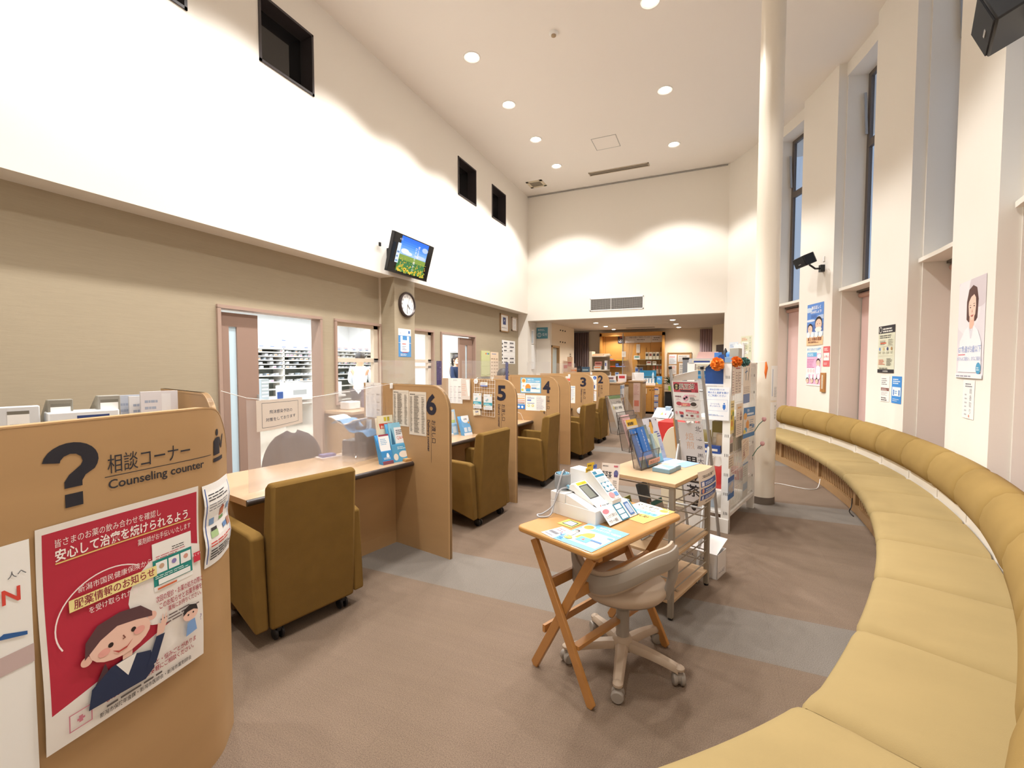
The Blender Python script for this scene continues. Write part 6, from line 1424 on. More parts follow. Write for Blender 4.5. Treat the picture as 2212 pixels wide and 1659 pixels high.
# cable by the bench
tag(MB().tube(curve([(.70, 6.30, .006), (.80, 6.32, .006), (.876, 6.278, .006), (1.0, 6.2, .006), (1.096, 6.177, .006), (1.17, 6.24, .006), (1.21, 6.33, .03), (1.235, 6.40, .09)]), .004, 6).out('cable', M_WHITE, smooth=60), 'white cable lying on the carpet by the bench foot', 'cable')
p0 = pol(8.44, .3, .0); p1 = pol(8.42, -.6, .03)
tag(MB().tube(curve([pol(8.445, .5, .13), pol(8.43, .2, .06), pol(8.40, -.2, .02), pol(8.41, -.9, .006)]), .005, 6).out('cable', M_DARK, smooth=60), 'short dark cable hanging at a post of the bench kick board', 'cable')

# ------------------------------------------------------------------ easel papers
eA = V((-.06, 3.78, 1.437)); eC = V((-.30, 3.86, 1.437)); eX = (eA - eC).normalized(); eN = V((-.304, -.912, -.275)).normalized(); eY = eN.cross(eX)
if eY.z < 0: eY = -eY
def oneasel(x, y, off=.02): return eC + eX * x + eY * y + eN * off
PB = [('r', .04, .72, .96, .97, 'c25560'), ('e', .16, .85, .115, .085, '3c3630'), ('t', '焙', .16, .86, .06, 'e0d8a0', 'c', .02), ('t', '煎', .16, .79, .06, 'e0d8a0', 'c', .02), ('t', '黒豆茶', .55, .81, .15, 'f6efe6', 'c', .05, .62), ('t', '黒豆茶', .55, .81, .15, '3c3436', 'c', .0, .62), ('r', .30, .74, .72, .775, '4a3c40'), ('e', .9, .92, .04, 0, 'a8404c'), ('e', .9, .76, .06, 0, 'a8404c'),
      ('p', 'eab0c4', [(.36, .58), (.46, .66), (.60, .66), (.58, .56), (.48, .50), (.40, .52)]), ('e', .44, .565, .045, 0, '2e2a30'), ('e', .52, .60, .045, 0, '2e2a30'), ('n', .08, .60, .32, .66, 1, '8a5a68', .5), ('n', .1, .52, .3, .58, 3, 'e0b5bd', .4), ('n', .62, .62, .9, .68, 2, 'd8909a', .4), ('n', .64, .55, .86, .61, 2, '4a3c40', .5),
      ('e', .22, .42, .13, .065, 'efe9e6'), ('e', .22, .435, .11, .05, 'b8545c'), ('e', .76, .42, .13, .065, 'efe9e6'), ('e', .76, .43, .11, .05, '4a423c'), ('p', 'd8747a', [(.3, .46), (.62, .46), (.66, .42), (.62, .38), (.3, .38)]), ('n', .36, .39, .58, .45, 2, 'f6d8a8', .5), ('p', '55484a', [(.62, .5), (.96, .54), (.96, .55), (.62, .51)]),
      ('p', 'd8747a', [(.46, .29), (.92, .26), (.94, .22), (.90, .20), (.46, .24)]), ('n', .52, .225, .86, .26, 1, 'f6e0e0', .6), ('p', 'c8545c', [(.2, .24), (.36, .23), (.38, .17), (.22, .17)]), ('e', .09, .2, .05, .04, 'd8a0a4'), ('e', .3, .12, .06, .03, '4a4a6a'), ('e', .5, .15, .04, .02, '8a4048'), ('e', .68, .14, .06, .025, '8a4048'), ('r', .84, .1, .93, .16, 'd8a0a0'), ('n', .4, .07, .95, .10, 1, '9a8a8c', .4)]
def droop(h, a=.02): return lambda p: V((p[0], p[1], p[2] + a * (1 - p[1] / h) * (.6 + .4 * sin(p[0] * 20))))
q = oneasel(.012, -.43)
sheet('poster', 'white black bean tea poster with a red head clipped high on the easel', 'poster', .213, .335, PB, q, eX, eY, base='eceae8', bend=droop(.335), sub=(6, 8))
mb = MB(); mb.add([oneasel(.015, -.095, .021), oneasel(.222, -.08, .021), oneasel(.238, .005, .045), oneasel(.05, -.04, .05)], [(0, 1, 2, 3)], 'f6f5f3')
tag(mb.out('paper_flap', M_PACK, solid=.002), 'white folded board bent over the head of the tea poster', 'board')
BN = [('v', '北海道産黒大豆100', .80, .975, .062, '33303a', .0), ('v', '焙煎', .42, .90, .085, 'e0bfa8', .0), ('v', '黒豆茶', .42, .66, .14, '26242a', .012), ('e', .34, .10, .11, .05, '33302f'), ('e', .52, .14, .09, .045, '33302f'), ('p', '33302f', [(.36, .06), (.44, .14), (.5, .1)])]
sheet('banner', 'long white black bean banner hanging below the poster on the easel', 'banner', .20, .86, BN, oneasel(.03, -1.31, .032), eX, eY, base='e6e5e8', bend=lambda p: V((p[0], p[1], p[2] + .012 * sin(p[1] * 7))), sub=(4, 12))
MB_ = MB().tube([oneasel(.09, -.435, .03), oneasel(.115, -.455, .04), oneasel(.14, -.44, .03)], .004, 6); tag(MB_.out('clip', M_METAL), 'small metal clip holding the banner on the easel', 'clip')

# ------------------------------------------------------------------ rack flyers, pom-poms, goods
mr = Matrix((-rac, rdp, (0, 0, 1))).transposed().to_4x4(); mr.translation = rn      # x to the right, y into the depth
def rloc(o, p=(0, 0, 0)): o.matrix_basis = mr @ Matrix.Translation(p) @ o.matrix_basis; return o
def front(name, label, x0, x1, z0, z1, items, off=.034, **kw): return rloc(sheet(name, label, kw.pop('cat', name), x1 - x0, z1 - z0, items, (x0, -off, z0), (1, 0, 0), **kw))
def side(label, y0, y1, z0, z1, items, off=.036, rot=0, **kw): return rloc(sheet('flyer', label, 'flyer', y1 - y0, z1 - z0, items, (off, y0, z0), (0, 1, 0), rot=rot, **kw))
front('sign', 'white and blue distancing sign on the front of the white rack', -.165, .022, .988, 1.276, [('t', '感染症対策のため', .45, .90, .06, '5a86c8', 'c', .01, .66), ('t', '隣の方と距離を開け', .5, .80, .075, '3f7ac8', 'c', .01, .9), ('t', 'てご利用ください', .45, .71, .075, '3f7ac8', 'c', .01, .8), ('b', .02, .28, .92, .62, '8fb0dc', .008), ('t', 'ソーシャル', .38, .47, .055, '4a78c0', 'c', .01, .4), ('t', 'ディスタンス', .38, .40, .055, '4a78c0', 'c', .01, .46), ('e', .78, .505, .035, 0, '2f72c8'), ('p', '2f72c8', [(.72, .36), (.72, .47), (.84, .47), (.84, .36), (.81, .36), (.81, .32), (.75, .32), (.75, .36)]), ('n', .1, .13, .8, .18, 2, '7a9cd0', .4)], base='f0f0f2', bend=droop(.288, .012), sub=(4, 6))
mb = MB().prism([(-.20, 1.30), (-.045, 1.30), (-.045, 1.56), (-.08, 1.558), (-.20, 1.44)], .022, .05, 'y', '1f4a8e')
mb.box(-.21, .018, 1.285, -.045, .052, 1.30, 'f0eff0')
tag(rloc(mb.out('blue_board', M_PACK)), 'navy board with a slanted corner rising above the front of the white rack', 'board')
fy = lambda c, n, y0=.1, y1=.9: [('n', .1, y0, .9, y1, n, c, .4)]
side('handwritten price list at the front top of the rack side', -.02, .068, 1.205, 1.44, [('n', .1, .08, .8, .95, 9, 'b08a8a', .35)], base='e6dacb')
side('menu sheet with a spoon drawing on the rack side', .07, .275, 1.215, 1.47, [('r', .5, .5, .56, .75, 'a58a7c'), ('e', .53, .45, .05, .06, 'a58a7c'), ('n', .1, .85, .9, .95, 1, 'b5605a', .6), ('n', .1, .05, .4, .8, 8, 'a99a8c', .4), ('n', .6, .05, .95, .8, 8, 'a99a8c', .4)], base='e2d6c8')
side('tall sheet with brush writing and a blue foot on the rack side', .345, .625, 1.11, 1.50, [('r', .05, 0, .9, .22, '6a86b8'), ('n', .1, .26, .9, .42, 4, 'b5a798', .4), ('p', '5f7a96', [(.3, .55), (.36, .55), (.4, .85), (.34, .85)]), ('p', '5f7a96', [(.2, .72), (.55, .76), (.55, .79), (.2, .75)]), ('p', '5f6a60', [(.6, .55), (.75, .86), (.79, .84), (.65, .54)]), ('n', .2, .9, .8, .97, 1, 'c0605a', .6)], base='e6dccc')
side('yellow recipe flyer at the front of the rack side', -.05, .06, .875, 1.16, [('r', 0, .1, 1, .72, 'e2c94a'), ('e', .3, .5, .2, .08, '8a7a3a'), ('e', .7, .6, .2, .08, '6f8a3a'), ('e', .4, .3, .25, .1, 'd88a3a'), ('n', .1, .8, .9, .95, 2, '9a8a6a', .5)], base='e6d49a')
side('cream flyer with a cake drawing hung on the rack side', .075, .30, .83, 1.125, [('n', .2, .85, .85, .93, 1, 'd8a868', .7), ('p', '8a6f60', [(.5, .6), (.85, .6), (.8, .48), (.55, .48)]), ('p', '9a8272', [(.52, .62), (.68, .8), (.83, .62)]), ('n', .1, .5, .4, .76, 4, '9a8a80', .4), ('n', .1, .08, .9, .42, 6, 'a08f84', .35)], base='e6d8c6', off=.05)
BF = [('r', 0, .70, 1, 1, '2f78b8'), ('r', 0, 0, 1, .14, '2f78b8'), ('t', '免疫も', .30, .86, .10, 'dfeaf4', 'l', .02, .3), ('n', .30, .74, .92, .83, 1, 'dfeaf4', .8), ('e', .14, .72, .14, .11, 'e0a85a'), ('p', 'e09a4a', [(.22, .3), (.22, .5), (.36, .6), (.46, .5), (.46, .3)]), ('r', .1, .2, .3, .34, '5a9fd0'), ('n', .52, .2, .94, .62, 6, '9aa8b8', .4), ('r', .52, .36, .7, .42, '3d5a8e'), ('r', .74, .3, .94, .4, '5a86b8'), ('e', .1, .22, .09, .06, 'e0cf5a')]
side('blue flyer tilted on the rack side near the back post', .31, .75, .79, 1.075, BF, base='e2d8cc', off=.052, rot=radians(-2))
side('cream letter sheet tilted below the blue flyer', .30, .56, .57, .785, [('n', .2, .8, .7, .88, 1, 'c9a58a', .6), ('n', .12, .1, .55, .74, 7, 'a58a80', .35), ('n', .6, .3, .9, .74, 5, 'b59a8c', .35), ('p', 'a5706a', [(.2, .2), (.35, .2), (.3, .5)])], base='e4d4c2', off=.052, rot=radians(9))
side('small photo flyer low at the front of the rack side', -.06, .045, .70, .85, [('r', .1, .1, .9, .6, '7a7470'), ('r', .1, .65, .9, .8, 'd0a8a8')], base='c9bcae')
side('plain list sheet under the photo flyer on the rack side', -.08, .075, .58, .69, fy('a5948a', 4), base='ddcfbf')
side('blue and white flyer at the foot of the rack side', -.085, .107, .305, .50, [('r', 0, .78, 1, 1, '4a6fb0'), ('r', 0, 0, 1, .25, '4a78b8'), ('e', .3, .5, .2, .14, 'c9c4c0'), ('e', .65, .6, .2, .14, 'd2cac4'), ('e', .6, .35, .2, .12, 'c4bcb8')], base='a9bcd8')
side('pale notice sheet at the back foot of the rack side', .40, .595, .21, .545, [('r', 0, .94, 1, .97, '6a8fc0'), ('n', .1, .6, .9, .9, 5, 'a9a8a4', .35), ('r', .1, .2, .9, .4, 'a9bccc')], base='d2d4d0')
def pompom(loc, c1, r, label, n=90):
    rg = random.Random(int(loc[0] * 1000)); mb = MB()
    for k in range(n):
        d = V((rg.gauss(0, 1), rg.gauss(0, 1), rg.gauss(0, 1))).normalized(); u = d.orthogonal().normalized(); u.rotate(Matrix.Rotation(rg.random() * 6.3, 3, d)); w = d.cross(u)
        a = r * .45; p = d * r * .35; e = d * r * rg.uniform(.88, 1.05)
        mb.add([p - u * a * .4, p + u * a * .4, e + u * a * .6 + w * a * .25, e + w * a * -.2, e - u * a * .6 + w * a * .2], [(0, 1, 2, 3, 4)], c1)
    mb.ball((0, 0, 0), r * .6, 10, c1)
    mb.recalc = False
    o = mb.out('paper_pompom', M_CLOTH); rloc(o, loc); tag(o, label, 'pompom')
pompom((-.072, -.075, 1.478), 'ee8a2a', .058, 'orange paper pompom on the front corner of the white rack'); pompom((.055, .02, 1.495), 'e8822a', .048, 'orange paper pompom on the top rail at the rack side'); pompom((.055, .30, 1.495), '5f8a82', .044, 'green paper pompom on the top rail at the rack side')
t = rloc(thing('streamer', 'orange streamer tied to the back top corner of the white rack', 'streamer')); MB().tube([(.12, .85, 1.50), (.125, .85, 1.44), (.12, .85, 1.39), (.122, .85, 1.33)], [.006, .014, .012, .002], 8, col='e8742a').out('ribbon', M_CLOTH, t, smooth=60); MB().tube([(0.035, .85, 1.494), (.12, .85, 1.502)], .003, 6).out('arm', M_WHITE, t)
for y, z, lab in ((.85, .90, 'pale artificial flower on the back post of the rack, the upper one'), (.80, .66, 'pink artificial flower on a stem at the back of the rack, the lower one')):
    t = rloc(thing('artificial_flower', lab, 'flower'), (.04, y, z)); MB().tube([(0, -.05, -.1), (.03, 0, -.03), (.07, .03, .02)], .004, 6, col='3a6a58').out('stem', M_PACK, t); MB().lathe([(.004, 0), (.018, .012), (.022, .03), (.014, .045), (.004, .04)], 12, (.07, .03), 'd8a4a4').out('bloom', M_PACK, t, smooth=60)
# goods inside the rack
gd = [('red crisp bag', 'goods_bag', 'c9342e', (-.09, .06, .3605), (.12, .05, .20), 'red snack bag with white lettering low in the rack'), ('b', 'goods_bag', '8a7a44', (-.20, .07, .6805), (.1, .06, .2), 'olive snack bag on the middle rack shelf'), ('c', 'goods_box', '2c4a8e', (-.13, .03, .6805), (.14, .04, .07), 'navy box at the front of the middle rack shelf'), ('d', 'goods_bag', 'b59a7a', (-.07, .10, .6805), (.1, .06, .17), 'brown nut bag on the middle rack shelf, the larger one'), ('e', 'goods_bag', 'd2c2ae', (-.15, .14, .6805), (.1, .06, .13), 'pale nut bag on the middle rack shelf, the smaller one'), ('f', 'goods_box', 'b8443c', (-.12, .6, .3605), (.2, .2, .09), 'flat red box deep on a low rack shelf'), ('g', 'goods_bag', 'b5c4d4', (-.17, .1, .1705), (.13, .06, .22), 'clear bag of pale goods on the bottom rack shelf'), ('h', 'goods_box', '9a8a50', (-.1, .4, .6805), (.2, .3, .26), 'olive carton deep on the middle rack shelf')]
for _, nm, c, p, sz, lab in gd:
    mb = MB(); w, d, h = sz
    if nm == 'goods_bag': mb.grid(10, 8, lambda u, v: (w / 2 * cos(2 * pi * u) * (1 - .12 * abs(2 * v - 1) ** 4), d / 2 * sin(2 * pi * u) * (1 - abs(2 * v - 1) ** 3 * .95) , h * v), c, closed=True)
    else: mb.box(-w / 2, -d / 2, 0, w / 2, d / 2, h, c); mb.box(-w / 2 + .01, -d / 2 - .001, h * .3, w / 2 - .02, -d / 2 - .0003, h * .6, 'e6ddd0')
    o = mb.out(nm, M_PACK, smooth=50 if nm == 'goods_bag' else None); rloc(o, p); tag(o, lab, 'goods')
    if 'lettering' in lab: sheet('lettering', None, None, .12, .04, [('t', 'のんのん', .5, .2, .7, 'f6ece6', 'c', .03, .95)], (-.02, -.024, .03), (0, 0, 1), (-1, 0, 0), base=None, parent=o)
# things on the rack top
def rbox(name, lab, cat, x, y, z, w, d, h, c, rz=0, extra=()):
    mb = MB().box(-w / 2, -d / 2, 0, w / 2, d / 2, h, c)
    for q in extra: mb.box(*q)
    o = mb.out(name, M_PACK, bevel=.003); o.matrix_basis = Matrix.Rotation(rz, 4, 'Z'); rloc(o, (x, y, z)); return tag(o, lab, cat)
rbox('grey_box', 'small grey box on the rack top behind the navy board', 'box', -.05, .42, 1.4905, .08, .12, .135, 'a8a294'); rbox('blue_box', 'slate blue box on the rack top under the grey one', 'box', -.05, .27, 1.4905, .14, .14, .05, '6f86a0')
o = rloc(MB().prism([(-.045, 0), (.045, 0), (.045, .10), (.036, .118), (.02, .10), (.004, .118), (-.012, .10), (-.028, .118), (-.045, .10)], -.02, .02, 'y', 'eceaea').out('scallop_card', M_PACK), (-.055, .56, 1.491)); o.matrix_basis = o.matrix_basis @ Matrix.Scale(1.6, 4, (0, 0, 1)); tag(o, 'white card with a scalloped top standing on the rack', 'card')
t = rloc(thing('figurine', 'small black and blue ornament on the rack top', 'ornament'), (-.15, .45, 1.4905)); MB().lathe([(.03, 0), (.035, .04), (.02, .1), (.004, .14)], 16, col='22242c').out('body', M_PACK, t, smooth=50); MB().ball((.04, 0, .07), .04, 12, '3f7ac0').out('ball', M_PACK, t, smooth=60)
rbox('blue_card', 'mid blue card standing behind the ornament on the rack top', 'card', -.23, .50, 1.491, .07, .01, .1, '3f6fb0')
tag(rloc(sheet('header_card', None, None, .30, .07, [('n', .1, .3, .8, .7, 1, 'a8d4f4', .6)], (-.36, .10, 1.345), (1, 0, 0), base='3f9fe0', th=.006)), 'bright blue header strip behind the easel top', 'card')

# pink table things further back: display stand, red cloth, arched board
t = thing('leaflet_display', 'white angled leaflet display standing before the red covered table', 'display stand', (-.62, 6.9, 0), radians(-18))
MB().box(-.14, -.12, 0, .14, .14, .62, 'ecebea').out('body', M_PACK, t, bevel=.004); MB().prism([(-.13, .62), (.13, .62), (.10, .78), (-.13, .68)], -.14, .14, 'x', 'f1f0ef').out('tray', M_PACK, t)
sheet('sheet', None, None, .24, .22, [('p', 'e8a44a', [(.4, .3), (.6, .3), (.5, .6)]), ('p', 'd85a6a', [(.65, .35), (.8, .3), (.75, .55)]), ('n', .1, .7, .9, .9, 2, 'b5a5a8', .4)], (-.12, -.13, .70), (1, 0, 0), (0, .8, .6), parent=t)
for k in range(3): MB().box(-.05, -.1205, .12 + .16 * k, .05, -.12, .2 + .16 * k, ['a8404a', 'd8c9c4', 'b0565c'][k]).out('product_label', M_PACK, t)
MB().box(.02, .0, .74, .10, .06, .86, 'a9c4dc').out('bottle', M_PACK, t, bevel=.01)
t = thing('covered_table', 'small table under a red cloth behind the leaflets', 'table', (-.36, 6.2, 0), radians(-10))
MB().box(-.2, -.2, 0, .2, .2, .72).out('frame', M_WOOD, t)
mb = MB(); mb.recalc = False
def cl(u, v):
    a = 2 * pi * u; s = max(abs(cos(a)), abs(sin(a))); k = .215 / s; fo = .012 * sin(a * 9) * (1 - v)
    return ((k + fo) * cos(a), (k + fo) * sin(a), .10 + .63 * v)
mb.grid(72, 6, cl, 'c9352f', closed=True); mb.box(-.215, -.215, .728, .215, .215, .735, 'c9352f'); mb.out('cloth', M_CLOTH, t, smooth=50)
t = thing('arched_board', 'cream arched board with a wood strip leaning behind the easel', 'board', (-.33, 4.9, 0), radians(-14))
MB().prism([(-.13, 0), (.13, 0), (.13, .55)] + [(.13 * cos(radians(a)), .55 + .28 * sin(radians(a))) for a in range(15, 180, 15)] + [(-.13, .55)], -.012, .012, 'y', 'd8ccb2').out('panel', M_PACK, t, bevel=.004)
MB().bar((.05, -.03, .45), (.0, -.03, .92), .02, .012).out('wood_strip', M_PINE, t)
# ------------------------------------------------------------------ posters on the window piers
def pierpt(a, z):
    for a0, a1 in PIERS:
        if a0 - .01 <= a <= a1 + .01:
            m = (a0 + a1) / 2
            p, q = (a0, m) if a <= m else (m, a1)
            t = (a - p) / (q - p)
            return pol(8.95, p).lerp(pol(8.95, q), t) + V((0, 0, z))
def on_pier(name, label, cat, aL, aR, z0, z1, items, **kw):
    A, B_ = pierpt(aL, z0), pierpt(aR, z0)
    rd = (B_ - A); w = rd.length; rd.normalize(); nn = rd.cross(V((0, 0, 1)))
    return sheet(name, label, cat, w, z1 - z0, items, A + nn * .002, rd, **kw)
face = lambda x, y, r, hair='2c2628': [('e', x, y + r * .12, r * 1.12, r * 1.12 * .72, hair), ('e', x, y - r * .05, r, r * .66, 'f0cdb8'), ('e', x - r * .4, y, r * .09, 0, '2a1d1c'), ('e', x + r * .4, y, r * .09, 0, '2a1d1c')]
on_pier('poster', 'blue sky medicine week poster with cartoon heads on the pier by the round column', 'poster', 18.6, 15.75, 1.765, 2.39,
    [('r', 0, .5, 1, 1, '5f8fd8'), ('r', 0, .3, 1, .5, '5876b8'), ('r', 0, .22, 1, .32, 'd2e2f2'), ('e', .1, .86, .2, .06, 'cfe0f4'), ('e', .9, .66, .3, .05, 'b9cdee'), ('e', .2, .6, .3, .03, 'dfe8f6'), ('r', 0, 0, 1, .20, 'f2c89a'), ('t', '毎日正しく', .55, .87, .085, 'f4f6fa', 'c', .03, .62), ('t', 'のみましょう!', .55, .77, .08, 'f4f6fa', 'c', .03, .66), ('n', .25, .66, .8, .75, 3, '3f5aa0', .35)] + face(.72, .50, .19) + face(.22, .40, .14) +
    [('e', .72, .37, .2, .06, 'f6f2ea'), ('e', .22, .31, .15, .05, 'f0d8c8')] + [('e', .12 + .25 * k, .255, .1, 0, 'eef4fa') for k in range(4)] + [('t', '薬と健康の週間', .5, .115, .085, '8a4a3a', 'c', .01, .84), ('n', .12, .06, .9, .1, 2, '7a4a44', .5)])
on_pier('poster', 'pink antibiotic poster with doctor drawings under the blue sky poster', 'poster', 18.55, 15.9, 1.155, 1.745,
    [('r', .04, .04, .96, .82, 'f2b9d8'), ('r', 0, .285, 1, .31, 'f2f0f4'), ('t', '知ろうまもろう抗菌薬', .5, .90, .075, '6fb0e0', 'c', .02, .9), ('r', .06, .74, .70, .85, '6ab4e4'), ('n', .1, .76, .66, .84, 2, 'e6f2fa', .5), ('n', .06, .46, .6, .70, 6, 'c06a9a', .35), ('r', .05, .31, .62, .45, 'f4f0f4'), ('e', .16, .38, .07, 0, 'e8d8d8'), ('e', .34, .38, .07, 0, 'e8d8d8'), ('e', .52, .38, .07, 0, 'e8d8d8')] + face(.80, .58, .12) + [('p', 'f6f6f8', [(.66, .31), (.68, .48), (.8, .52), (.94, .48), (.96, .31)]), ('e', .86, .75, .13, .06, 'e4f0f8'), ('e', .1, .22, .12, .08, 'dff0f8')] + face(.12, .12, .09) + face(.42, .13, .09) + face(.76, .12, .09) + [('e', .4, .23, .09, 0, 'f6ecf2'), ('e', .64, .23, .09, 0, 'f6ecf2'), ('e', .86, .23, .09, 0, 'f6ecf2')])
on_pier('notice', 'small red and white notice beside the pink poster', 'notice', 15.66, 14.55, 1.445, 1.735, [('n', .15, .78, .85, .94, 3, 'f8dcdc', .5), ('r', .08, .30, .92, .68, 'f4f0ee'), ('e', .5, .5, .1, 0, 'e89a9a'), ('e', .25, .48, .07, .06, 'e8b0b0'), ('e', .75, .48, .07, .06, 'e8b0b0'), ('n', .15, .1, .85, .22, 2, 'f8dcdc', .4)], base='dd6a6c')
A_ = pierpt(15.82, 1.075); B_ = pierpt(15.0, 1.075); rd = (B_ - A_).normalized(); nn = rd.cross(V((0, 0, 1)))
t = thing('thermometer', 'wooden wall thermometer under the red notice', 'thermometer'); t.matrix_basis = Matrix(((rd.x, 0, nn.x, A_.x), (rd.y, 0, nn.y, A_.y), (0, 1, 0, A_.z), (0, 0, 0, 1)))
MB().box(0, 0, 0, .12, .28, .022).out('board', M_PINE, t, bevel=.003); MB().tube([(.06, .05, .026), (.06, .25, .026)], .004, 8).out('glass_tube', M_WHITE, t)
sheet('scale', None, None, .035, .2, [('n', .1, .02, .9, .98, 20, '7a6a4a', .3)], (.042, .045, .0222), (1, 0, 0), (0, 1, 0), base='e6dcc0', parent=t)
on_pier('poster', 'cream infection guide poster with black head and foot bars', 'poster', 6.8, 4.35, 1.38, 1.905,
    [('r', 0, .84, 1, 1, '26262e'), ('r', 0, 0, 1, .075, '26262e'), ('e', .13, .92, .09, 0, 'e4e2d8'), ('e', .13, .92, .07, 0, '26262e'), ('n', .28, .865, .95, .97, 2, 'e6e4dc', .55), ('n', .1, .74, .9, .82, 2, '4a4a48', .45), ('n', .12, .60, .55, .70, 4, '6a6862', .4), ('r', .15, .62, .5, .645, 'd8603f'), ('n', .62, .58, .92, .72, 7, '8f8c7c', .4), ('r', .06, .56, .94, .563, '9a978a')] + [('e', .12 + .24 * k, .51, .05, 0, c) for k, c in enumerate(('6f8fc8', 'd8c48a', '3f4a78', 'b08a5a'))] + [('n', .06 + .24 * k, .41, .24 + .24 * k, .46, 3, '9a9a88', .4) for k in range(4)] + [('r', .06, .36, .94, .363, '9a978a'), ('n', .08, .18, .48, .30, 4, 'd8644a', .4), ('n', .56, .16, .92, .32, 6, '4a4a48', .4), ('n', .12, .09, .9, .12, 1, '5a5a58', .5), ('t', '日本薬剤師会', .52, .02, .04, 'e6e4dc', 'c', .0, .3)], base='dcdcc4')
on_pier('notice', 'small white notice with a brown band under the cream guide', 'notice', 6.24, 4.92, 1.06, 1.345, [('n', .1, .66, .9, .95, 4, '8a8486', .45), ('r', .04, .42, .96, .54, '8a6058'), ('n', .1, .44, .9, .52, 2, 'd8c8c4', .5), ('n', .1, .24, .9, .40, 4, 'b5b0b2', .35), ('n', .1, .04, .9, .2, 2, '7a7476', .55)])
on_pier('notice', 'small blue distancing notice under the cream guide', 'notice', 4.57, 3.18, 1.06, 1.348, [('n', .12, .72, .88, .94, 3, 'e0eefa', .5), ('r', .07, .27, .93, .60, 'f0f4f8'), ('e', .22, .46, .06, 0, '2f7ac8'), ('r', .17, .30, .27, .42, '2f7ac8'), ('e', .78, .46, .06, 0, '2f7ac8'), ('r', .73, .30, .83, .42, '2f7ac8'), ('n', .34, .36, .66, .5, 2, '7ab0e0', .5), ('n', .15, .08, .85, .2, 2, 'cfe4f6', .4)], base='3a8fdc')
PT = [('e', .35, .75, .5, .3, 'efe9ec'), ('e', .8, .9, .4, .2, 'd8cdd2'), ('p', '54302c', [(.34, .60), (.33, .78), (.40, .90), (.55, .935), (.69, .90), (.76, .78), (.74, .60), (.68, .57), (.42, .57)]), ('p', 'eebfa8', [(.46, .50), (.62, .50), (.63, .62), (.45, .62)]), ('p', 'f3d0bd', [(.40, .73), (.42, .82), (.54, .86), (.66, .82), (.68, .72), (.66, .64), (.58, .585), (.51, .585), (.43, .64)]), ('p', '54302c', [(.38, .72), (.40, .86), (.55, .90), (.69, .85), (.71, .72), (.67, .80), (.60, .84), (.49, .82), (.42, .78)]),
      ('e', .475, .715, .022, .006, '2e2222'), ('e', .615, .725, .022, .006, '2e2222'), ('r', .44, .735, .51, .739, '5a3a34'), ('r', .58, .745, .65, .749, '5a3a34'), ('p', 'dda38e', [(.54, .70), (.565, .665), (.53, .662)]), ('p', 'c2685f', [(.49, .63), (.55, .617), (.61, .637), (.55, .637)]),
      ('p', 'f4f2f5', [(.08, .06), (.12, .38), (.30, .49), (.45, .53), (.54, .47), (.63, .53), (.78, .48), (.92, .36), (.95, .06)]), ('p', 'dfdce4', [(.45, .53), (.54, .47), (.63, .53), (.56, .40), (.52, .40)]), ('t', 'GT乳値が5歳以下', .5, .265, .075, '8fa5d4', 'c', .01, .92), ('r', .08, .235, .36, .245, 'd8707a'), ('t', 'お子さんのご家庭なら、まずはご相談を。', .5, .18, .045, '9aaed6', 'c', .0, .9), ('e', .86, .10, .085, 0, '4a9fc8'), ('n', .80, .08, .92, .12, 2, 'dff0f6', .5), ('r', 0, 0, 1, .045, 'f0eef0'), ('n', .04, .012, .8, .034, 1, '9a98a8', .6)]
on_pier('poster', 'large pale portrait poster of a woman with bobbed hair on the nearest full pier', 'poster', -4.15, -7.4, 1.37, 2.11, PT, base='e6dfe4')
on_pier('notice', 'narrow handwritten notice under the portrait poster', 'notice', -5.1, -6.52, 1.065, 1.355, [('v', '順番取り', .68, .80, .16, '8a8a90'), ('n', .2, .82, .85, .94, 2, '7a7a84', .5), ('n', .18, .08, .42, .7, 6, 'c0c0c4', .35), ('e', .6, .07, .05, 0, 'd88a7a')])
on_pier('notice', 'pale blue leaflet poster on the far pier above the white rack', 'notice', 33.4, 31.55, 1.66, 1.93, [('n', .1, .1, .6, .9, 6, '7fa0d0', .35), ('e', .8, .6, .12, .2, 'b9cdea'), ('n', .1, .02, .9, .1, 1, 'd8907a', .5)], base='e4ecf4')
on_pier('notice', 'cream notice with green writing on the far pier above the white rack', 'notice', 31.05, 28.8, 1.56, 2.03, [('v', 'おくすり手帳', .84, .97, .10, '5a6a4a', .0), ('n', .08, .82, .66, .95, 3, 'd8845a', .45), ('r', .08, .66, .68, .76, 'f4f4ec'), ('r', .08, .44, .68, .6, 'd8d8b4'), ('r', .08, .26, .68, .38, 'f4f4ec'), ('n', .12, .28, .64, .74, 7, '8a8a7a', .35), ('e', .6, .08, .08, .04, 'd8503c')], base='e2e2c8')
def on_col(label, z0, z1, items):
    w = .15
    return sheet('notice', label, 'notice', w, z1 - z0, items, *ID, bend=lambda p: V((.53 + (.1125 + p[2]) * cos(radians(-66) + p[0] / .112), 5.42 + (.1125 + p[2]) * sin(radians(-66) + p[0] / .112), z0 + p[1])), sub=(10, 1))
on_col('white notice with a blue rule wrapped on the round column, the upper one', 1.10, 1.46, [('r', .1, .12, .13, .9, '6a8fc0'), ('v', '待合室では', .8, .92, .09, '55555c'), ('n', .25, .1, .6, .4, 12, '9a9aa4', .4)])
on_col('white notice with vertical writing on the round column, the lower one', .80, 1.08, [('v', 'お願いいたします', .7, .95, .10, '55555c'), ('v', '椅子の間隔', .4, .9, .10, '8a8a92')])
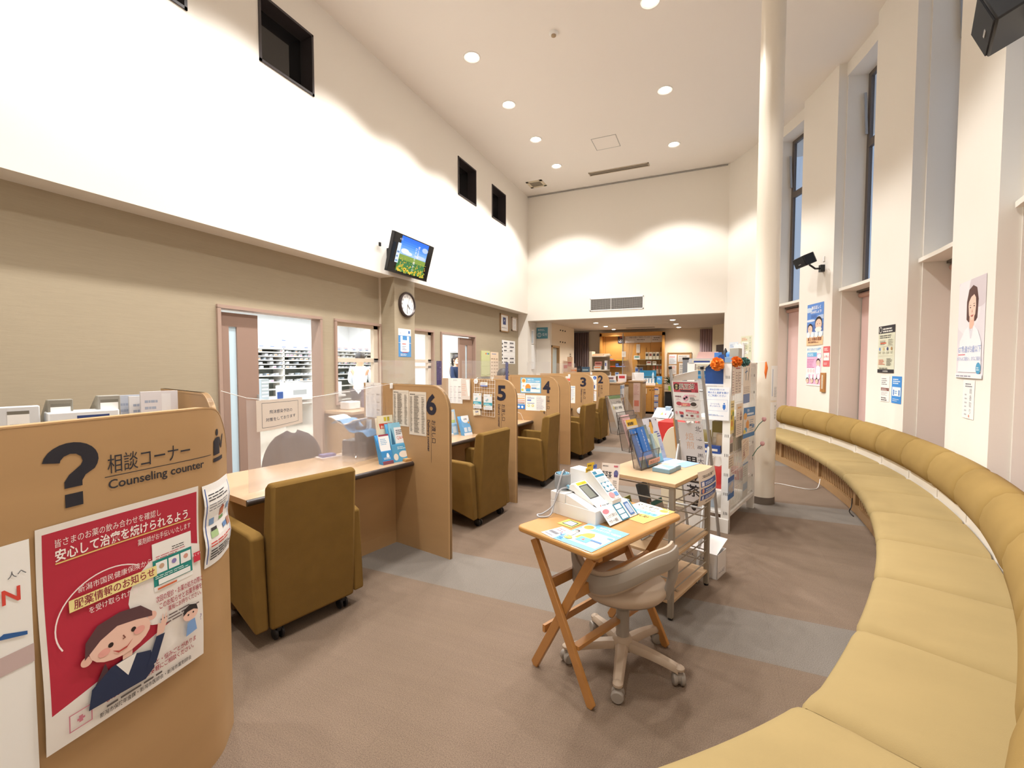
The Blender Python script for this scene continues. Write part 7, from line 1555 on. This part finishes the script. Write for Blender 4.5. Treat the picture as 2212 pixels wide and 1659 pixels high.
# ------------------------------------------------------------------ lobby beyond the opening
def lsheet(name, label, cat, x0, x1, z0, z1, y, items, **kw): return sheet(name, label, cat, x1 - x0, z1 - z0, items, (x0, y, z0), (1, 0, 0), **kw)
lsheet('sign', 'teal prescription reception sign on the white lobby wall', 'sign', -4.17, -3.86, 2.15, 2.44, 10.972, [('t', '処方せん', .42, .70, .2, 'dceaf0', 'c', .02, .6), ('t', '受付', .72, .26, .26, 'dceaf0', 'c', .02, .42), ('e', .24, .33, .19, 0, 'dceaf0'), ('e', .24, .33, .155, 0, '5a98ae'), ('b', .16, .20, .32, .46, 'dceaf0', .03)], base='5a98ae')
for z0, z1, lab in ((2.0, 2.36, 'grey faced slim box high on the white jamb of the opening'), (1.36, 1.98, 'long white slim box below the grey faced one on the jamb')):
    mb = MB().box(XU - .0, 10.64, z0, XU + .06, 10.76, z1, 'e9e7e4'); mb.box(XU + .0, 10.639, z0 + .02, XU + .05, 10.64, z1 - .03, 'c4cbd2' if z0 > 1.9 else 'dedcd8')
    tag(mb.out('wall_box', M_PACK, bevel=.004), lab, 'wall box')
def floorthing(name, lab, cat, x, y, rz=0): return thing(name, lab, cat, (x, y, 0), rz)
t = floorthing('drape', 'brown drape hanging in the lobby wall recess', 'curtain', -3.86, 14.3)
mb = MB(); mb.grid(40, 2, lambda u, v: (-.25 + .48 * u, .015 * sin(u * 40), .05 + 2.47 * v)); mb.out('cloth', mat('brown_drape', '7a6560', .9), t, smooth=70, solid=.004)
MB().tube([(-.3, 0, 2.53), (.26, 0, 2.53)], .012, 8).out('rail', M_METAL, t)
MB().box(-.27, -.03, .05, -.25, .03, 2.5).out('blue_edge', mat('drape_edge', '4a5580', .9), t)
t = floorthing('drape', 'dusky pink drape beside the ivory lobby door', 'curtain', -.12, 14.36); mb = MB(); mb.grid(30, 2, lambda u, v: (-.18 + .34 * u, .012 * sin(u * 34), .05 + 2.47 * v)); mb.out('cloth', mat('pink_drape', 'a98f90', .9), t, smooth=70, solid=.004)
# built-in wood cabinet
t = floorthing('display_cabinet', 'built in wood cabinet with glass shelves on the lobby back wall', 'cabinet', -2.22, 14.38)
M_CAB = mat('honey_wood', 'cf9448', .45, noise=((3, 3, 9), .08, 6))
for x in (-.97, .91): MB().box(x - .03, -.3, 0, x + .03, 0, 2.45).out('side_post', M_CAB, t)
MB().box(-1.0, -.3, 2.36, .94, 0, 2.47).out('cornice', M_CAB, t); MB().box(-.94, -.06, .85, .88, -.02, 2.36).out('back_board', M_CAB, t)
mb = MB()
for x in (-.86, -.30, .16, .52): mb.box(x - .004, -.063, .9, x + .004, -.06, 2.36)
for x in (.15, .40, .82): mb.box(x - .008, -.07, 1.0, x + .008, -.06, 2.0)
mb.out('joints', mat('groove', '8a5f2c', .7), t)
GL1 = mat('shelf_glass', '8fa095', .15)
for z, x0, x1 in ((1.62, -.9, -.15), (1.42, -.9, -.15), (1.12, -.9, .8), (1.635, .1, .88), (1.465, .1, .88)): MB().box(x0, -.28, z - .008, x1, -.07, z).out('glass_shelf', GL1, t)
for z, x0, x1, c in ((1.62, -.86, -.5, 'd8552a'), (1.62, -.5, -.15, 'e0b52e'), (1.42, -.78, -.5, 'd8552a'), (1.42, -.48, -.2, '8fa5d8')): MB().box(x0, -.285, z - .02, x1, -.281, z + .01, c).out('price_rail', M_PACK, t)
MB().box(-.02, -.52, .80, .92, -.02, .85).out('counter_top', M_CAB, t); MB().box(.32, -.5, .06, .92, -.02, .80).out('base', M_CAB, t)
for x in (.33, .63):
    d = MB().box(x, -.515, .08, x + .285, -.5, .78).out('door', M_CAB, t); MB().ball((x + (.25 if x < .5 else .035), -.525, .72), .014, 8).out('knob', M_DARK, d, smooth=60)
MB().box(-.02, -.5, .06, 0, -.02, .80).out('niche_side', M_CAB, t); MB().box(0, -.06, .06, .32, -.02, .80).out('niche_back', M_DARK, t); MB().box(0, -.5, .4, .32, -.06, .415).out('niche_shelf', M_CAB, t)
CX, CY = -2.22, 14.38
lsheet('sign', 'dark square sign with a round capsule mark on the wood cabinet', 'sign', CX - .47, CX - .27, 2.15, 2.37, CY - .075, [('e', .38, .36, .28, 0, 'e6e0da'), ('e', .38, .36, .24, 0, '2a2a3e'), ('p', 'e6e0da', [(.24, .28), (.34, .2), (.54, .42), (.44, .5)]), ('n', .3, .76, .95, .92, 1, 'd8604a', .8)], base='2a2a3e', th=.01)
lsheet('sign', 'long white lettered sign across the wood cabinet top', 'sign', CX - .24, CX + .54, 2.155, 2.38, CY - .08, [('t', '市販のお薬のご相談もいたします', .56, .64, .24, '6a5f58', 'c', .01, .8), ('n', .45, .34, .95, .52, 1, '8a8078', .7), ('n', .4, .12, .75, .22, 1, 'a9a098', .6)], base='d8cfc6', th=.01)
lsheet('sign', 'shorter white sign beside the long sign on the wood cabinet', 'sign', CX + .55, CX + .87, 2.16, 2.37, CY - .085, [('n', .2, .58, .8, .78, 1, '8a8078', .7), ('n', .1, .3, .9, .46, 1, '8a8078', .7)], base='d8cfc6', th=.01)
lsheet('paper', 'tall pale paper on the wood cabinet back board', 'paper', CX + .1, CX + .21, 1.84, 2.11, CY - .075, [('n', .2, .1, .8, .9, 8, 'b5a99c', .3)], base='ddd0bf')
def prod(name, lab, x, z, w, h, c, c2, group=None, y=-.2, d=.06, cat='product'):
    mb = MB().box(-w / 2, -d / 2, 0, w / 2, d / 2, h, c); mb.box(-w / 2 + w * .15, -d / 2 - .001, h * .45, w / 2 - w * .15, -d / 2 - .0002, h * .8, c2)
    o = mb.out(name, M_PACK); o.location = (CX + x, CY + y, z); return tag(o, lab, cat, group)
for k in range(5): prod('snack_pouch', 'cream printed pouch in the row of five on the upper glass shelf', .44 + .105 * k, 1.636, .09, .22, ['d8cbb2', 'e2d6bf', 'c9b89a', 'dccfb4', 'd2b27a'][k], ['4a3f36', '8a4a3a', '3f3a36', '4a4038', 'c98a3a'][k], 'pouches on the upper glass shelf')
prod('medicine_bottle', 'pale bottle pack at the start of the orange railed shelf', -.78, 1.621, .12, .19, 'e2d6c4', '7a86b5'); prod('medicine_pack', 'tiny blue pack by the bottle on the orange railed shelf', -.66, 1.621, .12, .04, 'b5bccc', '5a6fae')
prod('carton', 'white pack with green foot on the upper shelf middle', .14, 1.636, .18, .12, 'e6e2da', '5a9a8a'); prod('carton', 'low pack with red print below the pouches', .70 - .2, 1.466, .14, .12, 'e6dccb', 'c0605a'); prod('jar', 'white capped jar below the pouches', .66, 1.466, .11, .11, 'efe8d8', 'b5a07a')
prod('carton', 'dark blue pack on the second railed shelf', -.46, 1.421, .1, .10, '3f5a9e', '8fa5d8'); prod('carton', 'plum pack on the second railed shelf', -.28, 1.421, .08, .09, '8a4a6a', 'c9a5b5'); prod('carton', 'white mask pack on the middle glass shelf', -.72, 1.121, .14, .12, 'd8d2cf', 'c07a7a'); prod('carton', 'blue and white pack on the middle glass shelf', -.46, 1.121, .12, .12, 'c9d2de', '4a6fb0')
for k in range(2): prod('blister_pack', 'blue and grey hanging pack of the pair on the cabinet', .13 + .13 * k, 1.165, .11, .24, 'b5b9c4', '3a5a9e', 'hanging pair on the cabinet', y=-.12, d=.02)
for k in range(3): prod('blister_pack', 'orange and cream hanging pack of the three on the cabinet', .64 + .10 * k, 1.20, .07, .30, 'ddc2a5', 'd8683c', 'hanging three on the cabinet', y=-.12, d=.02)
t = thing('product_stand', 'teal backed counter stand with white bottles on the wood cabinet', 'display', (CX + .48, CY - .34, .851))
MB().box(-.24, -.08, 0, .24, .1, .07, 'efeae4').out('tray', M_PACK, t); MB().box(-.24, .09, .07, .24, .1, .45, '2f86ae').out('back_card', M_PACK, t); MB().box(-.2, .0885, .2, .2, .0895, .22, 'cfe4ee').out('back_print', M_PACK, t); MB().lathe([(.03, .2), (.03, .33), (.012, .37), (.012, .4)], 12, (.15, .075), 'd2e6f0').out('drawn_bottle', M_PACK, t)
for k in range(5): MB().box(-.2 + .085 * k, -.05, .07, -.14 + .085 * k, 0, .2, 'f4f2ee').out('bottle', M_PACK, t)
t = thing('brochure_stand', 'small blue brochure on a wood stand at the cabinet end', 'brochure', (CX + .82, CY - .34, .851)); MB().box(-.09, -.06, 0, .09, .06, .04).out('stand', M_WOOD, t); sheet('brochure', None, None, .16, .24, [('n', .2, .6, .8, .85, 2, 'cfe0f0', .5), ('p', 'e0cf5a', [(0, 0), (.4, 0), (0, .3)])], (-.08, -.03, .04), (1, 0, 0), (0, .25, 1), base='3f8fc4', parent=t)
prod('carton', 'small mixed packs at the inner end of the cabinet counter', .1, .851, .2, .1, 'd8c4bc', 'a86a6a', y=-.36)
prod('carton', 'white carton in the upper niche of the cabinet', .15, .4155, .2, .22, 'e6e2de', '8a8684', y=-.32); prod('carton', 'low white carton in the lower niche of the cabinet', .15, .061, .2, .16, 'dedad6', '8a8684', y=-.32)
for i, x in enumerate((.40, .76)):
    t = thing('hanging_strip', 'strip of small packs hanging on the %s cabinet door' % ('first', 'second')[i], 'hanging strip', (CX + x, CY - .528, 0))
    MB().box(-.05, .003, .04, .06, .006, .80, 'e0a98a').out('strip', M_PACK, t)
    for k in range(4): p_ = MB().box(-.06 + (.03 if k == 0 else 0), -.01, .60 - .19 * k, .06 + (.03 if k == 0 else 0), .002, .76 - .19 * k, 'cfc9cc' if k else 'e8c8a0').out('pack', M_PACK, t); MB().box(-.055, -.0112, .72 - .19 * k, .055, -.0102, .755 - .19 * k, '3f5fa8').out('pack_head', M_PACK, p_)
# reception counter with posters, pole and clear sheet
t = floorthing('reception_counter', 'maple reception counter at the lobby, posters on its end', 'counter', -2.10, 11.5)
MB().box(-1.3, 0, 0, 0, .7, .98).out('front', M_WOOD, t); MB().box(-1.32, -.03, .98, .02, .75, 1.015).out('top', M_WOODT, t); MB().box(.05, 1.0, 0, .42, 1.7, 1.0).out('return', M_WOOD, t); MB().box(.03, .98, 1.0, .45, 1.74, 1.03).out('return_top', M_WOODT, t)
for i, (y0, y1, z0, z1, c, c2, lab) in enumerate(((.06, .24, .62, .95, 'b5c4cf', '4a6f9e', 'blue grey poster on the reception counter end'), (.27, .62, .60, .95, 'e2dcd8', '8fa5c4', 'white poster on the reception counter end'), (.08, .26, .08, .58, 'c9b56a', '7a6a3a', 'mustard poster low on the reception counter end'), (.3, .6, .02, .56, 'cfc4c0', '6a6a74', 'grey timetable low on the reception counter end'))):
    sheet('poster', lab, 'poster', y1 - y0, z1 - z0, [('r', .1, .7, .9, .92, c2), ('n', .1, .1, .9, .6, 7, c2, .3)], (-2.0985, 11.5 + y0, z0), (0, 1, 0), base=c)
lsheet('poster', 'pink price list hung on the counter return', 'poster', -1.92, -1.74, .18, .98, 12.497, [('n', .1, .6, .9, .95, 8, 'c9908a', .35), ('r', .15, .2, .85, .4, 'd8806a')], base='e2c2b4')
t = thing('cash_register', 'white register with a lit screen on the counter return', 'register', (-1.86, 12.9, 1.0305), radians(8)); MB().prism([(-.16, 0), (.14, 0), (.10, .06), (.02, .22), (-.08, .22)], -.16, .16, 'x', 'dcd8d6').out('body', M_PACK, t, bevel=.01); MB().box(.162, -.1, .05, .166, .06, .17).out('screen', mat('register_screen', '6fb0e8', .3, emit=('6fb0e8', .6)), t)
prod('sign_card', 'red and white card standing on the reception counter', .05, 1.0155, .22, .2, 'e6dede', 'c23a44', y=-2.2); prod('basket', 'dark basket of mixed packs on the reception counter', -.38, 1.0155, .3, .12, '3a3236', '9a8a88', y=-2.6, d=.2, cat='basket'); prod('carton', 'white and pink packs heaped on the reception counter', -.18, 1.0155, .22, .16, 'e6dcd8', '8a6a6a', y=-2.5, d=.2); prod('tray', 'pale blue tray on the near end of the reception counter', -.12, 1.0155, .24, .06, 'b5c4cc', '4a5a70', y=-2.78, d=.12, cat='tray')
t = thing('pole_screen', 'clear plastic sheet bunched on a metal pole over the reception counter', 'screen', (-2.18, 12.3, 0)); MB().tube([(0, 0, 0), (0, 0, 2.32)], .013, 8).out('pole', M_METAL, t); MB().lathe([(.15, 0), (.15, .015), (.02, .03)], 20).out('foot', M_METAL, t)
mb = MB(); mb.recalc = False
mb.grid(36, 14, lambda u, v: (.01 + .36 * u * (.9 - .25 * sin(pi * v)), .05 * sin(u * 26 + v * 2) * (1 - .3 * v), 1.08 + 1.2 * v - .12 * u * v - .10 * sin(pi * u) * v)); mb.out('clear_sheet', seethru('bunched_vinyl', 'cdb49a', .42, .2, .06), t, smooth=80)
lsheet('tag', 'small white tag clipped on the plastic sheet pole', 'tag', -2.2, -2.09, 1.68, 1.83, 12.26, [('n', .2, .3, .8, .7, 2, 'b5a59a', .4)], base='e4dccf')
# gondola shelf, magazine stand, board, cooler, plant
t = floorthing('gondola_shelf', 'cream shop shelf with rounded boards before the wood cabinet', 'shelf', -2.95, 12.8)
MB().box(-.28, 0, 0, -.2, .4, 1.86, 'd2c4ac').out('end_post', M_PACK, t)
for z in (.5, .9, 1.30, 1.70): MB().prism([(-.2, -.0), (.2, -.0), (.26, .12), (.26, .3), (.2, .4), (-.2, .4)], z, z + .03, 'z', 'd8ccb8').out('board', M_PACK, t)
MB().box(-.2, .38, .1, .24, .4, 1.8, 'b5a58c').out('back', M_PACK, t)
for x, z, w, h, c, c2, lab in ((-3.0, 1.331, .22, .1, 'cfd2cc', 'd8804a', 'low pale pack on the cream shop shelf'), (-2.98, 1.432, .2, .13, 'd2958a', '8a4a44', 'pinkish carton on the pale pack of the shop shelf'), (-2.76, 1.331, .07, .26, 'dfe0e4', '2f4a9e', 'white and blue bottle on the shop shelf'), (-3.0, 1.731, .34, .05, 'd8a88a', 'e0b07a', 'flat peach packs on the shop shelf top'), (-2.72, 1.731, .2, .025, 'e0d2bf', 'b5a58c', 'cream tray on the shop shelf top')):
    mb = MB().box(-w / 2, -.06, 0, w / 2, .06, h, c); mb.box(-w / 2 + .02, -.061, h * .4, w / 2 - .02, -.0602, h * .75, c2); o = mb.out('shop_pack', M_PACK); o.location = (x, 12.92, z); tag(o, lab, 'pack')
t = floorthing('magazine_stand', 'low table with magazines and leaflets by the lobby side wall', 'table', -3.35, 12.2); MB().box(-.42, -.25, 1.18, .3, .3, 1.21).out('top', M_WOODT, t)
for x in (-.4, .27): MB().box(x, -.2, 0, x + .03, .25, 1.18).out('support', M_WOOD, t)
for x, w, h, c, c2, lab, z in ((-3.62, .14, .48, 'cda98c', 'b5605a', 'tall tan brochure rack on the magazine table', 1.211), (-3.74, .14, .36, 'd2b2a0', 'c0504a', 'shorter pinkish brochure rack on the magazine table', 1.211), (-3.5, .2, .18, 'd8b8a0', 'e08a4a', 'heap of orange leaflets on the magazine table', 1.211), (-3.17, .2, .2, '3f5a72', '8fa5b0', 'navy paper bag on the magazine table', 1.211), (-3.35, .12, .22, '26242a', '55555c', 'black bag on the magazine table', 1.211)):
    mb = MB().prism([(-.06, 0), (.06, 0), (.05, h), (-.05, h)], -w / 2, w / 2, 'x', c); mb.box(-w / 2 + .02, -.0625, h * .45, w / 2 - .02, -.0605, h * .7, c2); o = mb.out('brochure_rack' if h > .3 else 'bag' if 'bag' in lab else 'leaflet_heap', M_PACK); o.location = (x, 12.2, z); tag(o, lab, 'brochure')
sheet('notice', 'small sheet of dark rows on the lobby side wall', 'notice', .2, .34, [('n', .1, .1, .9, .95, 5, '4a3f3a', .5)], (-3.798, 12.72, 1.50), (0, 1, 0), base='d8c4a8')
for k, z in enumerate((2.42, 2.10)):
    for j in range(3):
        o = MB().lathe([(.018, 0), (.018, .02)], 10).out('wall_stud', M_DARK); o.rotation_euler = (0, pi / 2, 0); o.location = (-3.8, 11.82 + .215 * j, z); tag(o, 'dark stud in the %s row on the lobby side wall' % ('upper', 'lower')[k], 'stud', 'wall studs')
t = thing('notice_board', 'cork notice board in a wood frame with papers on the lobby back wall', 'notice board', (-1.18, 14.38, 1.12)); MB().box(0, 0, 0, .64, .015, .70, 'b98a56').out('cork', M_PACK, t)
mb = MB()
for q in ((-.02, -.02, .66, 0), (-.02, .70, .66, .72), (-.02, -.02, 0, .72), (.64, -.02, .66, .72)): mb.box(q[0], -.012, q[1], q[2], .016, q[3])
mb.out('frame', M_WOOD, t)
for x, z, w, h, c, lab in ((.02, .37, .22, .29, 'dfe4e8', 'white and red notice at the upper part of the cork board'), (.27, .44, .33, .21, 'e2d8cc', 'cream letter at the upper part of the cork board'), (.02, .06, .22, .28, 'e6dcd2', 'lower notice with red title on the cork board'), (.31, .02, .24, .38, 'e4dccf', 'lower tall letter on the cork board')): lsheet('notice', lab, 'notice', -1.18 + x, -1.18 + x + w, 1.12 + z, 1.12 + z + h, 14.377, [('n', .1, .66, .9, .9, 2, 'd8786a' if 'red' in lab else '8a8680', .5), ('n', .1, .1, .9, .6, 6, '8a8680', .35)], base=c)
t = floorthing('plant_stand', 'small dark side table carrying a potted plant in the lobby', 'side table', -1.02, 14.0); MB().box(-.22, -.15, .68, .22, .25, .71).out('top', M_WOODT, t); MB().box(-.2, -.1, 0, .2, .22, .68).out('body', M_DARK, t)
t = thing('potted_plant', 'leafy plant in a lime green pot on the dark side table', 'plant', (-1.08, 14.0, .7105)); MB().lathe([(.05, 0), (.065, .13), (.058, .13)], 16, col='8fc23a').out('pot', M_PACK, t, smooth=40)
rg = random.Random(3); mb = MB(); mb.recalc = False
for k in range(46):
    a = rg.random() * 6.28; l = rg.uniform(.12, .26); b_ = V((.02 * cos(a), .02 * sin(a), .12 + .2 * rg.random())); d = V((cos(a) * .7, sin(a) * .7, rg.uniform(.1, 1))).normalized(); w = V((-d.y, d.x, 0)).normalized() * .028
    mb.add([b_, b_ + d * l * .5 + w, b_ + d * l + V((0, 0, -.05)), b_ + d * l * .5 - w], [(0, 1, 2, 3)], rg.choice(['2f4a26', '3d5a2e', '24391f']))
mb.tube([(0, 0, .1), (0, 0, .34)], .006, 6, col='5a4a30'); mb.out('leaves', M_PACK, t)
t = floorthing('ice_cooler', 'grey drinks cooler with a food poster behind the easel', 'cooler', -.12, 8.6); MB().box(-.34, 0, 0, -.24, .5, 1.58).out('dark_column', mat('cooler_grey', '8a8f96', .35, metal=.4), t); MB().box(-.24, 0, 0, .34, .5, 1.58).out('cabinet', mat('cooler_light', 'c4c8cc', .4), t); MB().box(-.345, -.002, 1.56, -.235, .5, 1.60).out('top_cap', M_DARK, t)
lsheet('poster', 'rice bowl poster on the grey drinks cooler', 'poster', -.30, .18, 1.22, 1.56, 8.595, [('r', .05, .82, .6, .95, '3a4f8e'), ('n', .2, .5, .7, .7, 2, '8a7a6a', .6), ('e', .22, .36, .14, .14, 'd8b878'), ('r', .1, .2, .34, .36, 'c9a05a'), ('e', .2, .05, .2, .14, '4a558e'), ('e', .7, .25, .16, .16, 'f4f2ee'), ('e', .8, .7, .18, .16, 'c9a878')], base='e4dcc4')
o = MB().prism([(-.3, 0), (.1, 0), (.06, .12), (-.26, .12)], 0, .2, 'y', 'd8b0a8').out('flower_tray', M_PACK); o.location = (.06, 8.7, 1.581); tag(o, 'tray of pale pink flowers on the grey drinks cooler', 'tray')
